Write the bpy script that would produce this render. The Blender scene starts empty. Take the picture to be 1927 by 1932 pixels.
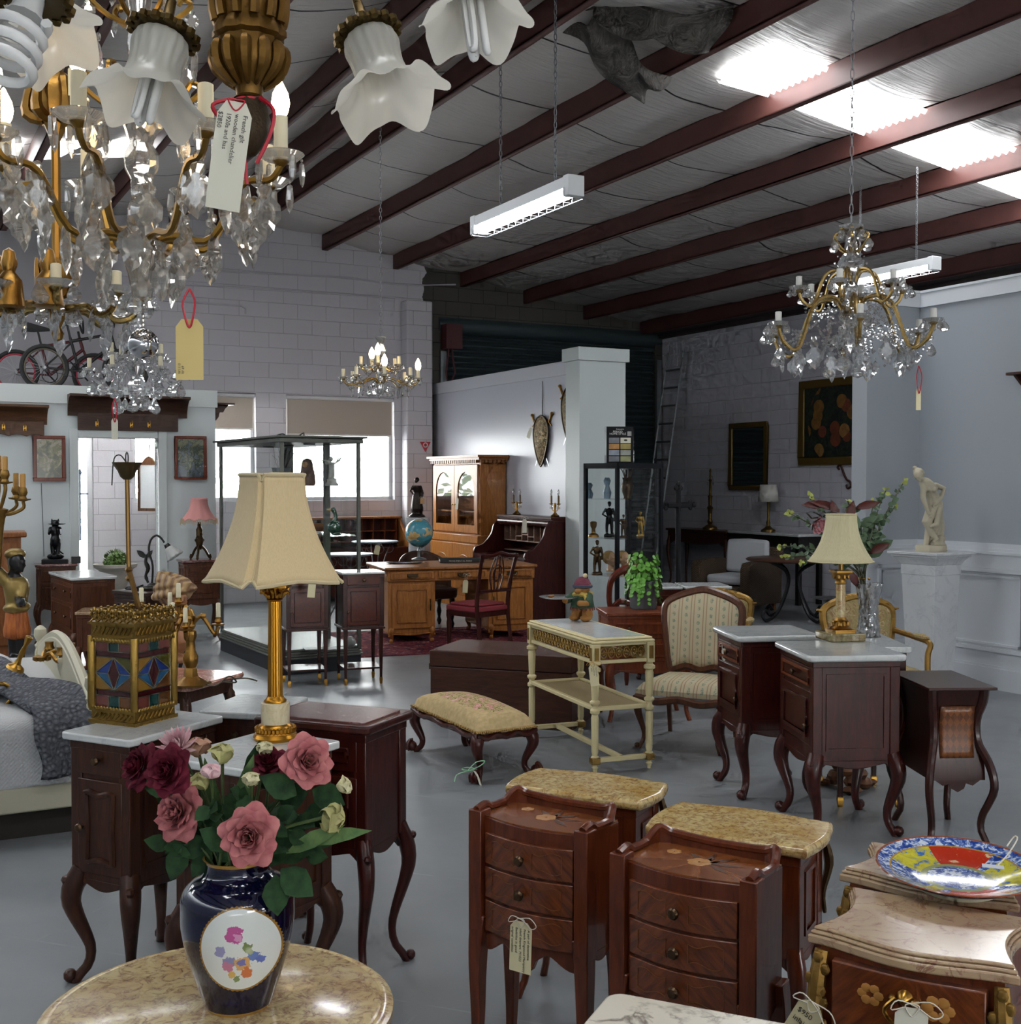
import bpy, bmesh, math, random
from math import sin, cos, pi, sqrt, atan, atan2, radians, tan, exp, floor
from mathutils import Vector as V, Matrix as MX
random.seed(7)
SC = bpy.context.scene
COL = SC.collection
FL, CX, CY, HOR, EYE = 2250., 963.5, 966., 905., 1.68
TH = atan((CY-HOR)/FL)
def ray(px, py):
 xc = (px-CX)/FL; yc = -(py-CY)/FL
 return V((xc, cos(TH)+yc*sin(TH), -sin(TH)+yc*cos(TH)))
EYEP = V((0, 0, EYE))
def at(px, py, Y):
 r = ray(px, py); return EYEP + r*(Y/r.y)
def gz(px, py, z=0.):
 r = ray(px, py); return EYEP + r*((z-EYE)/r.z)
def pl(px, py, P, n):
 r = ray(px, py); return EYEP + r*((P-EYEP).dot(n)/r.dot(n))
def fit3(z, A, B, C, k=.5):
 a, b, c = gz(*A, z), gz(*B, z), gz(*C, z)      # front-left, front-right, back-right corners of a level top
 a1 = atan2(b.y-a.y, b.x-a.x); a2 = atan2(c.y-b.y, c.x-b.x)-pi/2
 rz = a1*(1-k)+a2*k; ex = V((cos(rz), sin(rz), 0)); ey = V((-sin(rz), cos(rz), 0))
 g = c-a; m = (a+c)/2
 return m.x, m.y, rz, g.dot(ex), g.dot(ey)
def fit2(z, A, B, d):
 a, b = gz(*A, z), gz(*B, z); rz = atan2(b.y-a.y, b.x-a.x); ey = V((-sin(rz), cos(rz), 0)); m = (a+b)/2+ey*d/2
 return m.x, m.y, rz, (b-a).length, d
def fit1(z, A, rz, w, d):                           # from its front-left corner and a heading
 a = gz(*A, z); ex = V((cos(rz), sin(rz), 0)); ey = V((-sin(rz), cos(rz), 0)); m = a+ex*w/2+ey*d/2
 return m.x, m.y, rz, w, d
def frame(t):
 t = t.normalized(); u = V((0, 0, 1)) if abs(t.z) < .9 else V((1, 0, 0))
 a = u.cross(t).normalized(); return a, t.cross(a).normalized()
class MB:
 def __init__(s): s.v = []; s.f = []; s.m = []
 def add(s, vs, fs, mi=0, M=None):
  n = len(s.v)
  s.v += [tuple(M @ V(p)) if M else tuple(p) for p in vs]
  s.f += [tuple(i+n for i in f) for f in fs]; s.m += [mi]*len(fs); return s
 def box(s, x0, y0, z0, x1, y1, z1, mi=0, M=None):
  return s.add([(x, y, z) for z in (z0, z1) for x, y in ((x0, y0), (x1, y0), (x1, y1), (x0, y1))],
                     [(3, 2, 1, 0), (4, 5, 6, 7), (0, 1, 5, 4), (1, 2, 6, 5), (2, 3, 7, 6), (3, 0, 4, 7)], mi, M)
 def cb(s, c, d, mi=0, M=None):
  return s.box(c[0]-d[0]/2, c[1]-d[1]/2, c[2]-d[2]/2, c[0]+d[0]/2, c[1]+d[1]/2, c[2]+d[2]/2, mi, M)
 def lathe(s, prof, n=20, c=(0, 0, 0), mi=0, M=None, wob=None, cap=True):
  vs = []; fs = []
  for (r, z) in prof:
   for i in range(n):
    a = 2*pi*i/n; k = wob(a, r, z) if wob else 1
    vs.append((c[0]+r*k*cos(a), c[1]+r*k*sin(a), c[2]+z))
  m = len(prof)
  for j in range(m-1):
   for i in range(n):
    i2 = (i+1) % n; fs.append((j*n+i, j*n+i2, (j+1)*n+i2, (j+1)*n+i))
  if cap:
   if prof[0][0] > 1e-5: fs.append(tuple(range(n-1, -1, -1)))
   if prof[-1][0] > 1e-5: fs.append(tuple((m-1)*n+i for i in range(n)))
  return s.add(vs, fs, mi, M)
 def tube(s, pts, r, n=8, closed=False, mi=0, M=None, sq=None):
  pts = [V(p) for p in pts]; m = len(pts)
  rs = r if isinstance(r, (list, tuple)) else [r]*m
  vs = []; fs = []; a = None
  for i, p in enumerate(pts):
   t = (pts[(i+1) % m]-pts[i-1]) if closed else (pts[min(i+1, m-1)]-pts[max(i-1, 0)])
   if t.length < 1e-9: t = V((0, 0, 1))
   t.normalize()
   if a is None: a, b = frame(t)
   else:
    a = a-t*a.dot(t)
    a = frame(t)[0] if a.length < 1e-6 else a.normalized()
    b = t.cross(a)
   for k in range(n):
    w = 2*pi*(k+.5)/n; ca, cb_ = cos(w), sin(w)
    if sq: ca *= sq[0]; cb_ *= sq[1]
    vs.append(p+(a*ca+b*cb_)*rs[i])
  for i in range(m if closed else m-1):
   j = (i+1) % m
   for k in range(n):
    k2 = (k+1) % n; fs.append((i*n+k, i*n+k2, j*n+k2, j*n+k))
  if not closed: fs += [tuple(range(n-1, -1, -1)), tuple((m-1)*n+k for k in range(n))]
  return s.add(vs, fs, mi, M)
 def prism(s, out, h0, h1, ax='z', mi=0, M=None):
  n = len(out)
  def P(p, h): return {'z': (p[0], p[1], h), 'y': (p[0], h, p[1]), 'x': (h, p[0], p[1])}[ax]
  return s.add([P(p, h0) for p in out]+[P(p, h1) for p in out],
                     [tuple(range(n-1, -1, -1)), tuple(range(n, 2*n))]+[(i, (i+1) % n, n+(i+1) % n, n+i) for i in range(n)], mi, M)
 def loft(s, rings, mi=0, M=None, cap=True):
  n = len(rings[0]); vs = [p for r in rings for p in r]; fs = []
  for j in range(len(rings)-1):
   for i in range(n):
    i2 = (i+1) % n; fs.append((j*n+i, j*n+i2, (j+1)*n+i2, (j+1)*n+i))
  if cap: fs += [tuple(range(n-1, -1, -1)), tuple((len(rings)-1)*n+i for i in range(n))]
  return s.add(vs, fs, mi, M)
 def ell(s, c, r, n=14, mi=0, M=None):
  if not isinstance(r, (list, tuple)): r = (r, r, r)
  pr = [(sin(pi*j/(n//2)), -cos(pi*j/(n//2))) for j in range(n//2+1)]
  vs = []; fs = []
  for q, z in pr:
   for i in range(n): vs.append((c[0]+r[0]*q*cos(2*pi*i/n), c[1]+r[1]*q*sin(2*pi*i/n), c[2]+r[2]*z))
  for j in range(n//2):
   for i in range(n):
    i2 = (i+1) % n; fs.append((j*n+i, j*n+i2, (j+1)*n+i2, (j+1)*n+i))
  return s.add(vs, fs, mi, M)
 def grid(s, fn, nu, nv, cu=False, mi=0, M=None):
  vs = [fn(i/nu, j/nv) for j in range(nv+1) for i in range(nu if cu else nu+1)]
  w = nu if cu else nu+1
  return s.add(vs, [(j*w+i, j*w+(i+1) % w, (j+1)*w+(i+1) % w, (j+1)*w+i) for j in range(nv) for i in range(nu)], mi, M)
def put(name, mb, mat, parent=None, bev=0, ang=38, loc=None, rz=0, sub=0, solid=0, kind=None, weld=False, seg=2):
 me = bpy.data.meshes.new(name); me.from_pydata(mb.v, [], mb.f)
 for m in (mat if isinstance(mat, (list, tuple)) else [mat]): me.materials.append(m)
 if any(mb.m): me.polygons.foreach_set('material_index', mb.m)
 bm = bmesh.new(); bm.from_mesh(me)
 bmesh.ops.remove_doubles(bm, verts=bm.verts, dist=1e-5)
 bmesh.ops.recalc_face_normals(bm, faces=bm.faces)
 la = radians(ang)
 for e in bm.edges:
  if len(e.link_faces) == 2 and e.calc_face_angle(0) > la: e.smooth = False
 for f in bm.faces: f.smooth = ang > 0
 bm.to_mesh(me); bm.free()
 o = bpy.data.objects.new(name, me); COL.objects.link(o)
 if parent: o.parent = parent
 if loc is not None: o.location = loc
 o.rotation_euler.z = rz
 if solid:
  m = o.modifiers.new('s', 'SOLIDIFY'); m.thickness = solid; m.offset = 0
 if bev:
  m = o.modifiers.new('b', 'BEVEL'); m.width = bev; m.segments = seg; m.limit_method = 'ANGLE'; m.angle_limit = radians(40); m.harden_normals = False
 if sub:
  m = o.modifiers.new('u', 'SUBSURF'); m.levels = m.render_levels = sub
 if kind: o['kind'] = kind
 return o
def tag(o, label, cat, group=None, kind=None):
 o['label'] = label; o['category'] = cat
 if group: o['group'] = group
 if kind: o['kind'] = kind
 return o
def thing(name, label, cat, loc=(0, 0, 0), rz=0, group=None):
 o = bpy.data.objects.new(name, None); COL.objects.link(o); o.empty_display_size = .05
 o.location = loc; o.rotation_euler.z = rz
 return tag(o, label, cat, group)
def dup(root, loc=None, rz=None, label=None, group=None):
 r = root.copy(); COL.objects.link(r)
 if loc is not None: r.location = loc
 if rz is not None: r.rotation_euler.z = rz
 if label: r['label'] = label
 if group: r['group'] = group
 for ch in list(root.children):
  c = ch.copy(); COL.objects.link(c); c.parent = r
  for g in list(ch.children):
   d = g.copy(); COL.objects.link(d); d.parent = c
 return r
def inst(src, parent, loc, rz=0, rot=None, sc=None):
 c = src.copy(); COL.objects.link(c); c.parent = parent; c.location = loc
 c.rotation_euler = rot if rot else (0, 0, rz)
 if sc: c.scale = (sc, sc, sc) if not isinstance(sc, (tuple, list)) else sc
 return c
def rgb(h):
 h = h.lstrip('#'); o = []
 for i in (0, 2, 4):
  c = int(h[i:i+2], 16)/255; o.append(c/12.92 if c <= .04045 else ((c+.055)/1.055)**2.4)
 return (*o, 1)
MATS = {}
class NT:
 def __init__(s, name):
  s.mat = bpy.data.materials.new(name); s.mat.use_nodes = True; s.t = s.mat.node_tree
  s.b = s.t.nodes['Principled BSDF']; s.out = s.t.nodes['Material Output']
 def n(s, ty, **kw):
  o = s.t.nodes.new(ty)
  for k, v in kw.items(): setattr(o, k, v)
  return o
 def l(s, a, b): s.t.links.new(a, b)
 def co(s, sc=(1, 1, 1), which='Object', rot=(0, 0, 0)):
  tc = s.n('ShaderNodeTexCoord'); mp = s.n('ShaderNodeMapping')
  mp.inputs['Scale'].default_value = sc if isinstance(sc, (tuple, list)) else (sc,)*3
  mp.inputs['Rotation'].default_value = rot
  s.l(tc.outputs[which], mp.inputs[0]); return mp.outputs[0]
 def noise(s, co, scale=5, det=3, rough=.5, dist=0):
  o = s.n('ShaderNodeTexNoise'); s.l(co, o.inputs['Vector'])
  o.inputs['Scale'].default_value = scale; o.inputs['Detail'].default_value = det
  o.inputs['Roughness'].default_value = rough; o.inputs['Distortion'].default_value = dist
  return o.outputs[0]
 def ramp(s, fac, stops, interp='LINEAR'):
  o = s.n('ShaderNodeValToRGB'); o.color_ramp.interpolation = interp
  e = o.color_ramp.elements
  while len(e) < len(stops): e.new(.5)
  for el, (p, c) in zip(e, stops):
   el.position = p; el.color = c if isinstance(c, tuple) else ((rgb(c) if isinstance(c, str) else (c, c, c, 1)))
  s.l(fac, o.inputs[0]); return o.outputs[0]
 def mix(s, fac, a, b, mode='MIX'):
  o = s.n('ShaderNodeMix', data_type='RGBA', blend_type=mode)
  for sock, v in ((o.inputs[0], fac), (o.inputs[6], a), (o.inputs[7], b)):
   if isinstance(v, str): v = rgb(v)
   if hasattr(v, 'is_output'): s.l(v, sock)
   else: sock.default_value = v
  return o.outputs[2]
 def math(s, op, a, b=0., c=None):
  o = s.n('ShaderNodeMath', operation=op)
  for i, v in enumerate((a, b) if c is None else (a, b, c)):
   if hasattr(v, 'is_output'): s.l(v, o.inputs[i])
   else: o.inputs[i].default_value = v
  return o.outputs[0]
 def sep(s, co):
  o = s.n('ShaderNodeSeparateXYZ'); s.l(co, o.inputs[0]); return o.outputs
 def comb(s, x, y, z=0.):
  o = s.n('ShaderNodeCombineXYZ')
  for i, v in enumerate((x, y, z)):
   if hasattr(v, 'is_output'): s.l(v, o.inputs[i])
   else: o.inputs[i].default_value = v
  return o.outputs[0]
 def bump(s, h, st=.3, dist=.01):
  o = s.n('ShaderNodeBump'); o.inputs['Strength'].default_value = st; o.inputs['Distance'].default_value = dist
  s.l(h, o.inputs['Height']); s.l(o.outputs[0], s.b.inputs['Normal']); return o
 def fin(s, col=None, rough=.5, metal=0., coat=0., spec=.5, **kw):
  b = s.b
  for k, v in (('Base Color', col), ('Roughness', rough), ('Metallic', metal), ('Coat Weight', coat), ('Specular IOR Level', spec)):
   if v is None: continue
   if isinstance(v, str): v = rgb(v)
   if hasattr(v, 'is_output'): s.l(v, b.inputs[k])
   else: b.inputs[k].default_value = v
  b.inputs['Coat Roughness'].default_value = .12
  for k, v in kw.items(): b.inputs[k.replace('_', ' ')].default_value = v
  return s.mat
def P(name, col, rough=.5, metal=0., coat=0., emit=0., bump=0., bs=40, spec=.5, var=0., **kw):
 if name in MATS: return MATS[name]
 t = NT(name); c = col
 if var:
  nz = t.noise(t.co(), bs*.3, 3); c0 = rgb(col)
  c = t.mix(nz, tuple(x*(1-var) for x in c0[:3])+(1,), tuple(min(1, x*(1+var)) for x in c0[:3])+(1,))
 if bump: t.bump(t.noise(t.co(), bs, 3), bump, .004)
 m = t.fin(c, rough, metal, coat, spec, **kw)
 if emit:
  t.b.inputs['Emission Color'].default_value = rgb(col); t.b.inputs['Emission Strength'].default_value = emit
 MATS[name] = m; return m
def WOOD(name, c1, c2, rough=.34, sc=(9, 9, 1.3), coat=.12, grain=5, knots=.6):
 if name in MATS: return MATS[name]
 t = NT(name); co = t.co(sc)
 a = t.noise(co, grain, 5, .6, knots); b = t.noise(co, grain*5, 3, .6)
 f = t.math('ADD', t.math('MULTIPLY', a, .75), t.math('MULTIPLY', b, .25))
 c = t.ramp(f, [(.34, c1), (.68, c2)])
 t.bump(b, .06, .003)
 MATS[name] = t.fin(c, rough, 0., coat, .3); return MATS[name]
def MARBLE(name, base, mid, vein, scale=9, w=.05, rough=.18, dist=1.2, blot=.5):
 if name in MATS: return MATS[name]
 t = NT(name); co = t.co()
 n1 = t.noise(co, scale, 5, .62, dist); n2 = t.noise(co, scale*.45, 4, .55, .6)
 c = t.mix(t.ramp(n2, [(.5-blot*.3, 0.), (.5+blot*.3, 1.)]), base, mid)
 v = t.ramp(t.math('ABSOLUTE', t.math('SUBTRACT', n1, .5)), [(0., 1.), (w, 0.)])
 n3 = t.noise(co, scale*1.7, 4, .7, .3); v = t.math('MULTIPLY', v, t.ramp(n3, [(.40, .15), (.58, 1.)])); v = t.math('MAXIMUM', v, t.ramp(t.noise(co, scale*3.1, 3, .7), [(.60, 0.), (.74, .7)]))
 MATS[name] = t.fin(t.mix(t.math('MULTIPLY', v, .85), c, vein), rough, 0., .3); return MATS[name]
def SHADER(name, build):
 if name not in MATS:
  t = NT(name); t.t.nodes.remove(t.b); t.l(build(t), t.out.inputs[0]); MATS[name] = t.mat
 return MATS[name]
def _pane(t):
 tr = t.n('ShaderNodeBsdfTransparent'); tr.inputs[0].default_value = (.975, .985, .985, 1)
 g = t.n('ShaderNodeBsdfGlossy'); g.inputs['Roughness'].default_value = .02
 fr = t.n('ShaderNodeFresnel'); gm = t.n('ShaderNodeNewGeometry'); t.l(t.math('SUBTRACT', 1.45, t.math('MULTIPLY', gm.outputs['Backfacing'], 1.45-1/1.45)), fr.inputs[0])
 m = t.n('ShaderNodeMixShader'); t.l(t.math('MULTIPLY', fr.outputs[0], .8), m.inputs[0]); t.l(tr.outputs[0], m.inputs[1]); t.l(g.outputs[0], m.inputs[2])
 return m.outputs[0]
def _crystal(tint):
 def f(t):
  tr = t.n('ShaderNodeBsdfTransparent'); tr.inputs[0].default_value = tint
  g = t.n('ShaderNodeBsdfGlass'); g.inputs['IOR'].default_value = 1.5; g.inputs['Roughness'].default_value = 0.; g.inputs[0].default_value = tint
  gl = t.n('ShaderNodeBsdfGlossy'); gl.inputs['Roughness'].default_value = .03
  m = t.n('ShaderNodeMixShader'); m.inputs[0].default_value = .35; t.l(g.outputs[0], m.inputs[1]); t.l(tr.outputs[0], m.inputs[2])
  m2 = t.n('ShaderNodeMixShader'); m2.inputs[0].default_value = .22; t.l(m.outputs[0], m2.inputs[1]); t.l(gl.outputs[0], m2.inputs[2])
  df = t.n('ShaderNodeBsdfTranslucent'); df.inputs[0].default_value = tint; m3 = t.n('ShaderNodeMixShader'); m3.inputs[0].default_value = .10; t.l(m2.outputs[0], m3.inputs[1]); t.l(df.outputs[0], m3.inputs[2])
  return m3.outputs[0]
 return f
def EMIT(name, col, st):
 def f(t):
  e = t.n('ShaderNodeEmission'); e.inputs[0].default_value = rgb(col); e.inputs[1].default_value = st; return e.outputs[0]
 return SHADER(name, f)
PANE = SHADER('clear_pane', _pane)
CRY = SHADER('cut_crystal', _crystal((.98, .985, .99, 1)))
CRYW = SHADER('warm_crystal', _crystal((1., .975, .93, 1)))
TD = atan(1193/FL)
d1 = V((-sin(TD), cos(TD), 0)); d2 = V((cos(TD), sin(TD), 0)); ZZ = V((0, 0, 1))
RZ = TD                                   # local x runs along d2, local y along d1
PN = at(1082, 679, 14.0); PTOP = PN.z; PF = gz(820, 724.6, PTOP)
BW = V((PF.x, PF.y, 0))
_k = (V((PN.x, PN.y, 0))-BW).dot(d1)
BW = V((PN.x, PN.y, 0))-d1*_k             # keep the partition square to the wall
def bt(px, py, off=0.):
 p = pl(px, py, BW-d1*off, d1); return (p-BW).dot(d2), p.z
def loc(t, s, z=0.):                       # t across (along d2), s towards the viewer (along -d1)
 return BW+d2*t-d1*s+ZZ*z
def struct(name, mb, mat, origin=(0, 0, 0), rz=0, **k):
 return put(name, mb, mat, loc=origin, rz=rz, kind='structure', **k)
def hole_wall(mb, x0, x1, z0, z1, th, holes, mi=0):
 xs = sorted({x0, x1, *[h[0] for h in holes], *[h[1] for h in holes]}); zs = sorted({z0, z1, *[h[2] for h in holes], *[h[3] for h in holes]})
 for a, b in zip(xs, xs[1:]):
  for c, d in zip(zs, zs[1:]):
   if any(h[0] <= a and b <= h[1] and h[2] <= c and d <= h[3] for h in holes): continue
   for y in (0, th): mb.add([(a, y, c), (b, y, c), (b, y, d), (a, y, d)], [(0, 1, 2, 3) if y == 0 else (3, 2, 1, 0)], mi)
 for a, b, c, d in holes:
  for q in ([(a, c), (a, d)], [(b, c), (b, d)], [(a, c), (b, c)], [(a, d), (b, d)]):
   mb.add([(q[0][0], 0, q[0][1]), (q[1][0], 0, q[1][1]), (q[1][0], th, q[1][1]), (q[0][0], th, q[0][1])], [(0, 1, 2, 3)], mi)
 for a, b in ((0, th),):
  mb.add([(x0, 0, z1), (x1, 0, z1), (x1, th, z1), (x0, th, z1)], [(0, 1, 2, 3)], mi)
  for x in (x0, x1): mb.add([(x, 0, z0), (x, th, z0), (x, th, z1), (x, 0, z1)], [(0, 1, 2, 3)], mi)
 return mb
def BLOCK(name, paint, joint, bare=None, cut=0., bx=.41, bz=.205):
 t = NT(name); co = t.co(); x, y, z = t.sep(co)
 br = t.n('ShaderNodeTexBrick'); t.l(t.comb(x, z), br.inputs['Vector'])
 br.inputs['Scale'].default_value = 1; br.inputs['Brick Width'].default_value = bx; br.inputs['Row Height'].default_value = bz
 br.inputs['Mortar Size'].default_value = .006; br.inputs['Mortar Smooth'].default_value = .6
 c0 = rgb(paint); br.inputs['Color1'].default_value = c0; br.inputs['Color2'].default_value = tuple(k*.96 for k in c0[:3])+(1,)
 br.inputs['Mortar'].default_value = rgb(joint)
 c = br.outputs[0]
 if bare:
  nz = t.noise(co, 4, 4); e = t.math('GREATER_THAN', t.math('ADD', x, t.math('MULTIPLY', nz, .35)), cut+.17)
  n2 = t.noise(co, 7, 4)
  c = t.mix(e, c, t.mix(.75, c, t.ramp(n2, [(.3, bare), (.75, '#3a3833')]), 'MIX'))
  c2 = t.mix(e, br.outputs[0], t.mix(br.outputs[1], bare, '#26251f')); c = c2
 t.bump(t.math('SUBTRACT', t.math('MULTIPLY', t.noise(co, 30, 3), .25), br.outputs[1]), .5, .008)
 return t.fin(c, .6)
t = NT('painted_concrete'); co = t.co()
n1 = t.noise(co, .9, 4, .6); n2 = t.noise(co, 14, 4, .65)
c = t.mix(n1, '#767a7d', '#85898c')
br = t.n('ShaderNodeTexBrick'); t.l(t.co(rot=(0, 0, .35)), br.inputs['Vector'])
for k, v in (('Scale', 1), ('Brick Width', 3.1), ('Row Height', 1.15), ('Mortar Size', .006), ('Mortar Smooth', .3)): br.inputs[k].default_value = v
br.inputs['Mortar'].default_value = (1, 1, 1, 1); br.inputs['Color1'].default_value = br.inputs['Color2'].default_value = (0, 0, 0, 1)
scuff = t.math('MULTIPLY', br.outputs[1], t.ramp(t.noise(co, 6, 3), [(.45, 0.), (.65, .7)]))
c = t.mix(t.math('MULTIPLY', scuff, .5), c, '#a3a8ad')
t.bump(n2, .12, .004)
FLOORM = t.fin(c, t.ramp(t.noise(co, 3, 4), [(.3, .3), (.7, .42)]), spec=.5)
fb = MB(); fb.box(-14, -7, -.15, 14, 26, 0); struct('floor', fb, FLOORM)
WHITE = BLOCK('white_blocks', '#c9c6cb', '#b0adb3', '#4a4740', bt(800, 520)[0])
WIN = []
for a, b in (((250, 745), (484, 945)), ((540, 746), (745, 945))):
 (x0, z1), (x1, z0) = bt(*a), bt(*b); WIN.append((x0, x1, bt(540, 945)[1], bt(540, 744)[1]))
dx0, dx1 = bt(118, 900)[0], bt(176, 900)[0]
DOORH = (dx0, dx1, 0., 2.25)
RD0, RD1, RDZ = bt(840, 632)[0], bt(1237, 640)[0], bt(900, 622)[1]
SX = bt(1250, 640)[0]; SZ = bt(1250, 640)[1]
wb = MB(); hole_wall(wb, -11.5, SX+.3, 0, 5.6, .19, [*WIN, DOORH, (RD0, RD1, 0., RDZ)])
struct('wall_back', wb, WHITE, BW, RZ, ang=10)
ptop = bt(780, 566, .22)[1]; p0, p1 = bt(768, 700, .22)[0], bt(817, 700, .22)[0]
q = MB(); q.box(p0, -.22, 0, p1, 0, ptop); struct('trim_1', q, BLOCK('pilaster_blocks', '#c9c6cb', '#a4a1a7'), BW, RZ, bev=.02)
cab = MB()
for pts in ([(320, 508), (420, 512), (560, 519), (660, 524), (740, 536), (800, 538), (860, 537)], [(300, 534), (420, 541), (560, 550), (745, 562)], [(300, 566), (400, 573), (455, 577), (463, 582), (463, 592)]):
 cab.tube([V((*bt(*p, .02), 0)).xzy+V((0, -.02, 0)) for p in pts], .012, 6)
struct('trim_2', cab, P('cable_paint', '#bcb9bf', .5), BW, RZ)
def _bl(t):
 d_ = t.n('ShaderNodeBsdfDiffuse'); d_.inputs[0].default_value = rgb('#b9afa3'); tr = t.n('ShaderNodeBsdfTranslucent'); tr.inputs[0].default_value = rgb('#8a8074'); m1 = t.n('ShaderNodeMixShader'); m1.inputs[0].default_value = .12; t.l(d_.outputs[0], m1.inputs[1]); t.l(tr.outputs[0], m1.inputs[2]); return m1.outputs[0]
BLC = SHADER('blind_cloth', _bl)
ALU = P('window_alloy', '#c8cacb', .4, .3)
for i, (a, b, c, d) in enumerate(WIN):
 f = MB(); w = .05
 for bx in ((a, c, b, c+w), (a, d-w, b, d), (a, c, a+w, d), (b-w, c, b, d)): f.box(bx[0], .10, bx[1], bx[2], .15, bx[3])
 fr = struct(f'window_{i+1}', f, ALU, BW, RZ)
 g = MB(); g.box(a, .12, c, b, .126, d); put('glass_pane', g, PANE, fr)
 zb = bt(540, 817)[1] if i else bt(450, 807)[1]
 lab = ['cream roller blind half drawn over the window beside the booth', 'wide cream roller blind half drawn over the window behind the showcase'][i]
 r = thing('roller_blind', lab, 'blind', loc((a+b)/2, -.05, d), RZ)
 hw = (b-a)/2-.03
 k = MB(); k.box(-hw, -.004, zb-d, hw-.0, 0, -.03); put('blind_fabric', k, BLC, r)
 k = MB(); k.box(-hw, -.01, zb-d-.025, hw, .006, zb-d); put('bottom_rail', k, P('blind_rail', '#d8d4cd', .5), r)
 k = MB(); k.tube([(-hw-.02, 0, -.03), (hw+.02, 0, -.03)], .03, 12); put('roller_tube', k, P('blind_tube', '#d9d9db', .4), r)
rd = MB(); n = 84
rd.grid(lambda u, v: (RD0+(RD1-RD0)*u, .05+.022*sin(v*RDZ/.085*2*pi), RDZ*v), 1, 320)
door = struct('door_1', rd, P('roller_slats', '#39464a', .45, .2), BW, RZ, ang=60)
k = MB(); k.box(RD0-.09, -.05, 0, RD0, .09, RDZ-.35); k.box(RD1, -.05, 0, RD1+.09, .09, RDZ-.3); put('guide_rail', k, P('guide_steel', '#8d9497', .45, .7), door)
k = MB(); k.tube([(RD0-.1, .12, RDZ+.05), (RD1+.1, .12, RDZ+.05)], .16, 18); put('roll_drum', k, P('roller_slats', '#39464a'), door)
x, z = bt(846, 640); k = MB(); k.box(-.13, -.2, -.16, .13, 0, .2); k.tube([(-.05, -.1, -.16), (-.09, -.1, -.5), (-.05, -.1, -.75), (.05, -.1, -.5), (0, -.1, -.16)], .018, 6)
o = put('winder_box', k, P('dull_red', '#4e1c22', .5), loc=loc(x, .02, z), rz=RZ, bev=.01); tag(o, 'dull red winder box with loop of chain beside the roller door', 'box')
SX = bt(1250, 640)[0]; SZ = bt(1250, 640)[1]
sw = MB(); sw.box(0, 0, 0, 19, .19, SZ)
struct('wall_right', sw, BLOCK('grey_blocks', '#cbcad2', '#b4b3ba'), loc(SX, 0), RZ-pi/2)
PAINT = P('partition_paint', '#c6c8d2', .32, bump=.02, bs=8)
PLEN = (V((PN.x, PN.y, 0))-BW).dot(-d1)
q = MB(); q.box(0, 0, 0, .12, PLEN, PTOP-.02)
wp = struct('wall_middle', q, PAINT, loc(0, PLEN), RZ)
q = MB(); q.box(-.02, 0, PTOP-.16, 0, PLEN, PTOP-.02); q.box(-.025, 0, PTOP-.02, .145, PLEN, PTOP); struct('trim_3', q, P('partition_trim', '#cfd1d8', .35), loc(0, PLEN), RZ)
PD = .29; pw = (pl(1180, 900, loc(0, PLEN+PD), d1)-loc(0, PLEN)).dot(d2)
q = MB(); q.box(-.09, -PD, 0, pw, .02, PTOP-.02); struct('pillar_middle', q, P('pillar_paint', '#c3cbca', .5), loc(0, PLEN), RZ)
q = MB(); q.box(-.125, -PD-.035, PTOP-.03, pw+.035, .055, PTOP+.12); struct('trim_4', q, P('pillar_paint', '#c3cbca'), loc(0, PLEN), RZ, bev=.004)
RC = gz(1730, 1272, 0)                   # its inner corner on the floor
RH = (pl(1735, 555, RC, d2)).z
SH = P('blue_grey_paint', '#a0a6ac', .45, bump=.02, bs=9); TR = P('wainscot_white', '#d3d7dc', .4)
LW = 13.
jx = (pl(1635, 900, RC, d1)-RC).dot(d2)
q = MB(); q.box(jx, 0, 0, 0, .17, RH); q.box(0, -LW, 0, .17, .17, RH)
struct('wall_partition', q, SH, RC, RZ)
zr1 = pl(1850, 1024, RC, d2).z; zr0 = pl(1850, 1041, RC, d2).z
q = MB(); q.box(jx, -.012, 0, 0, 0, zr0); q.box(-.012, -LW, 0, 0, 0, zr0)
struct('trim_5', q, TR, RC, RZ)
q = MB()
for z0, z1, pr in ((zr0-.015, zr0+.01, .03), (zr0+.01, zr0+.035, .022), (zr0+.035, zr1, .016), (0, .17, .03), (.17, .19, .022)):
 q.box(jx, -pr, z0, 0, 0, z1); q.box(-pr, -LW, z0, 0, 0, z1)
q.box(jx, -.02, RH-.12, 0, 0, RH); q.box(-.02, -LW, RH-.12, 0, 0, RH); q.box(jx, -.03, RH, .19, .19, RH+.02); q.box(-.03, -LW, RH, .19, 0, RH+.02)
struct('trim_6', q, TR, RC, RZ)
q = MB(); pz0, pz1 = .30, zr0-.13
def pframe(M, w):
 for inset, pr, wd in ((0, .022, .03), (.05, .012, .02)):
  a, b, c, d = inset, w-inset, pz0+inset, pz1-inset
  for bx in ((a, c, b, c+wd), (a, d-wd, b, d), (a, c, a+wd, d), (b-wd, c, b, d)): q.box(bx[0], -pr-.012, bx[1], bx[2], 0, bx[3], 0, M)
pframe(MX.Translation((jx+.12, 0, 0)), -jx-.2)
a = .2
for i in range(7):
 pframe(MX.Translation((0, -a, 0)) @ MX.Rotation(-pi/2, 4, 'Z'), .92); a += 1.06
struct('trim_7', q, TR, RC, RZ)
OB = gz(42, 1215, 0)
def ot(px, py):
 p = pl(px, py, OB, d1); return (p-OB).dot(d2), p.z
ox1, oz1 = ot(406, 742); oz1 = ot(200, 738)[1]
da, db, dh = ot(148, 900)[0], ot(298, 900)[0], ot(200, 826)[1]
BOOTH = P('booth_paint', '#ced6d6', .5, bump=.02, bs=9)
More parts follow.
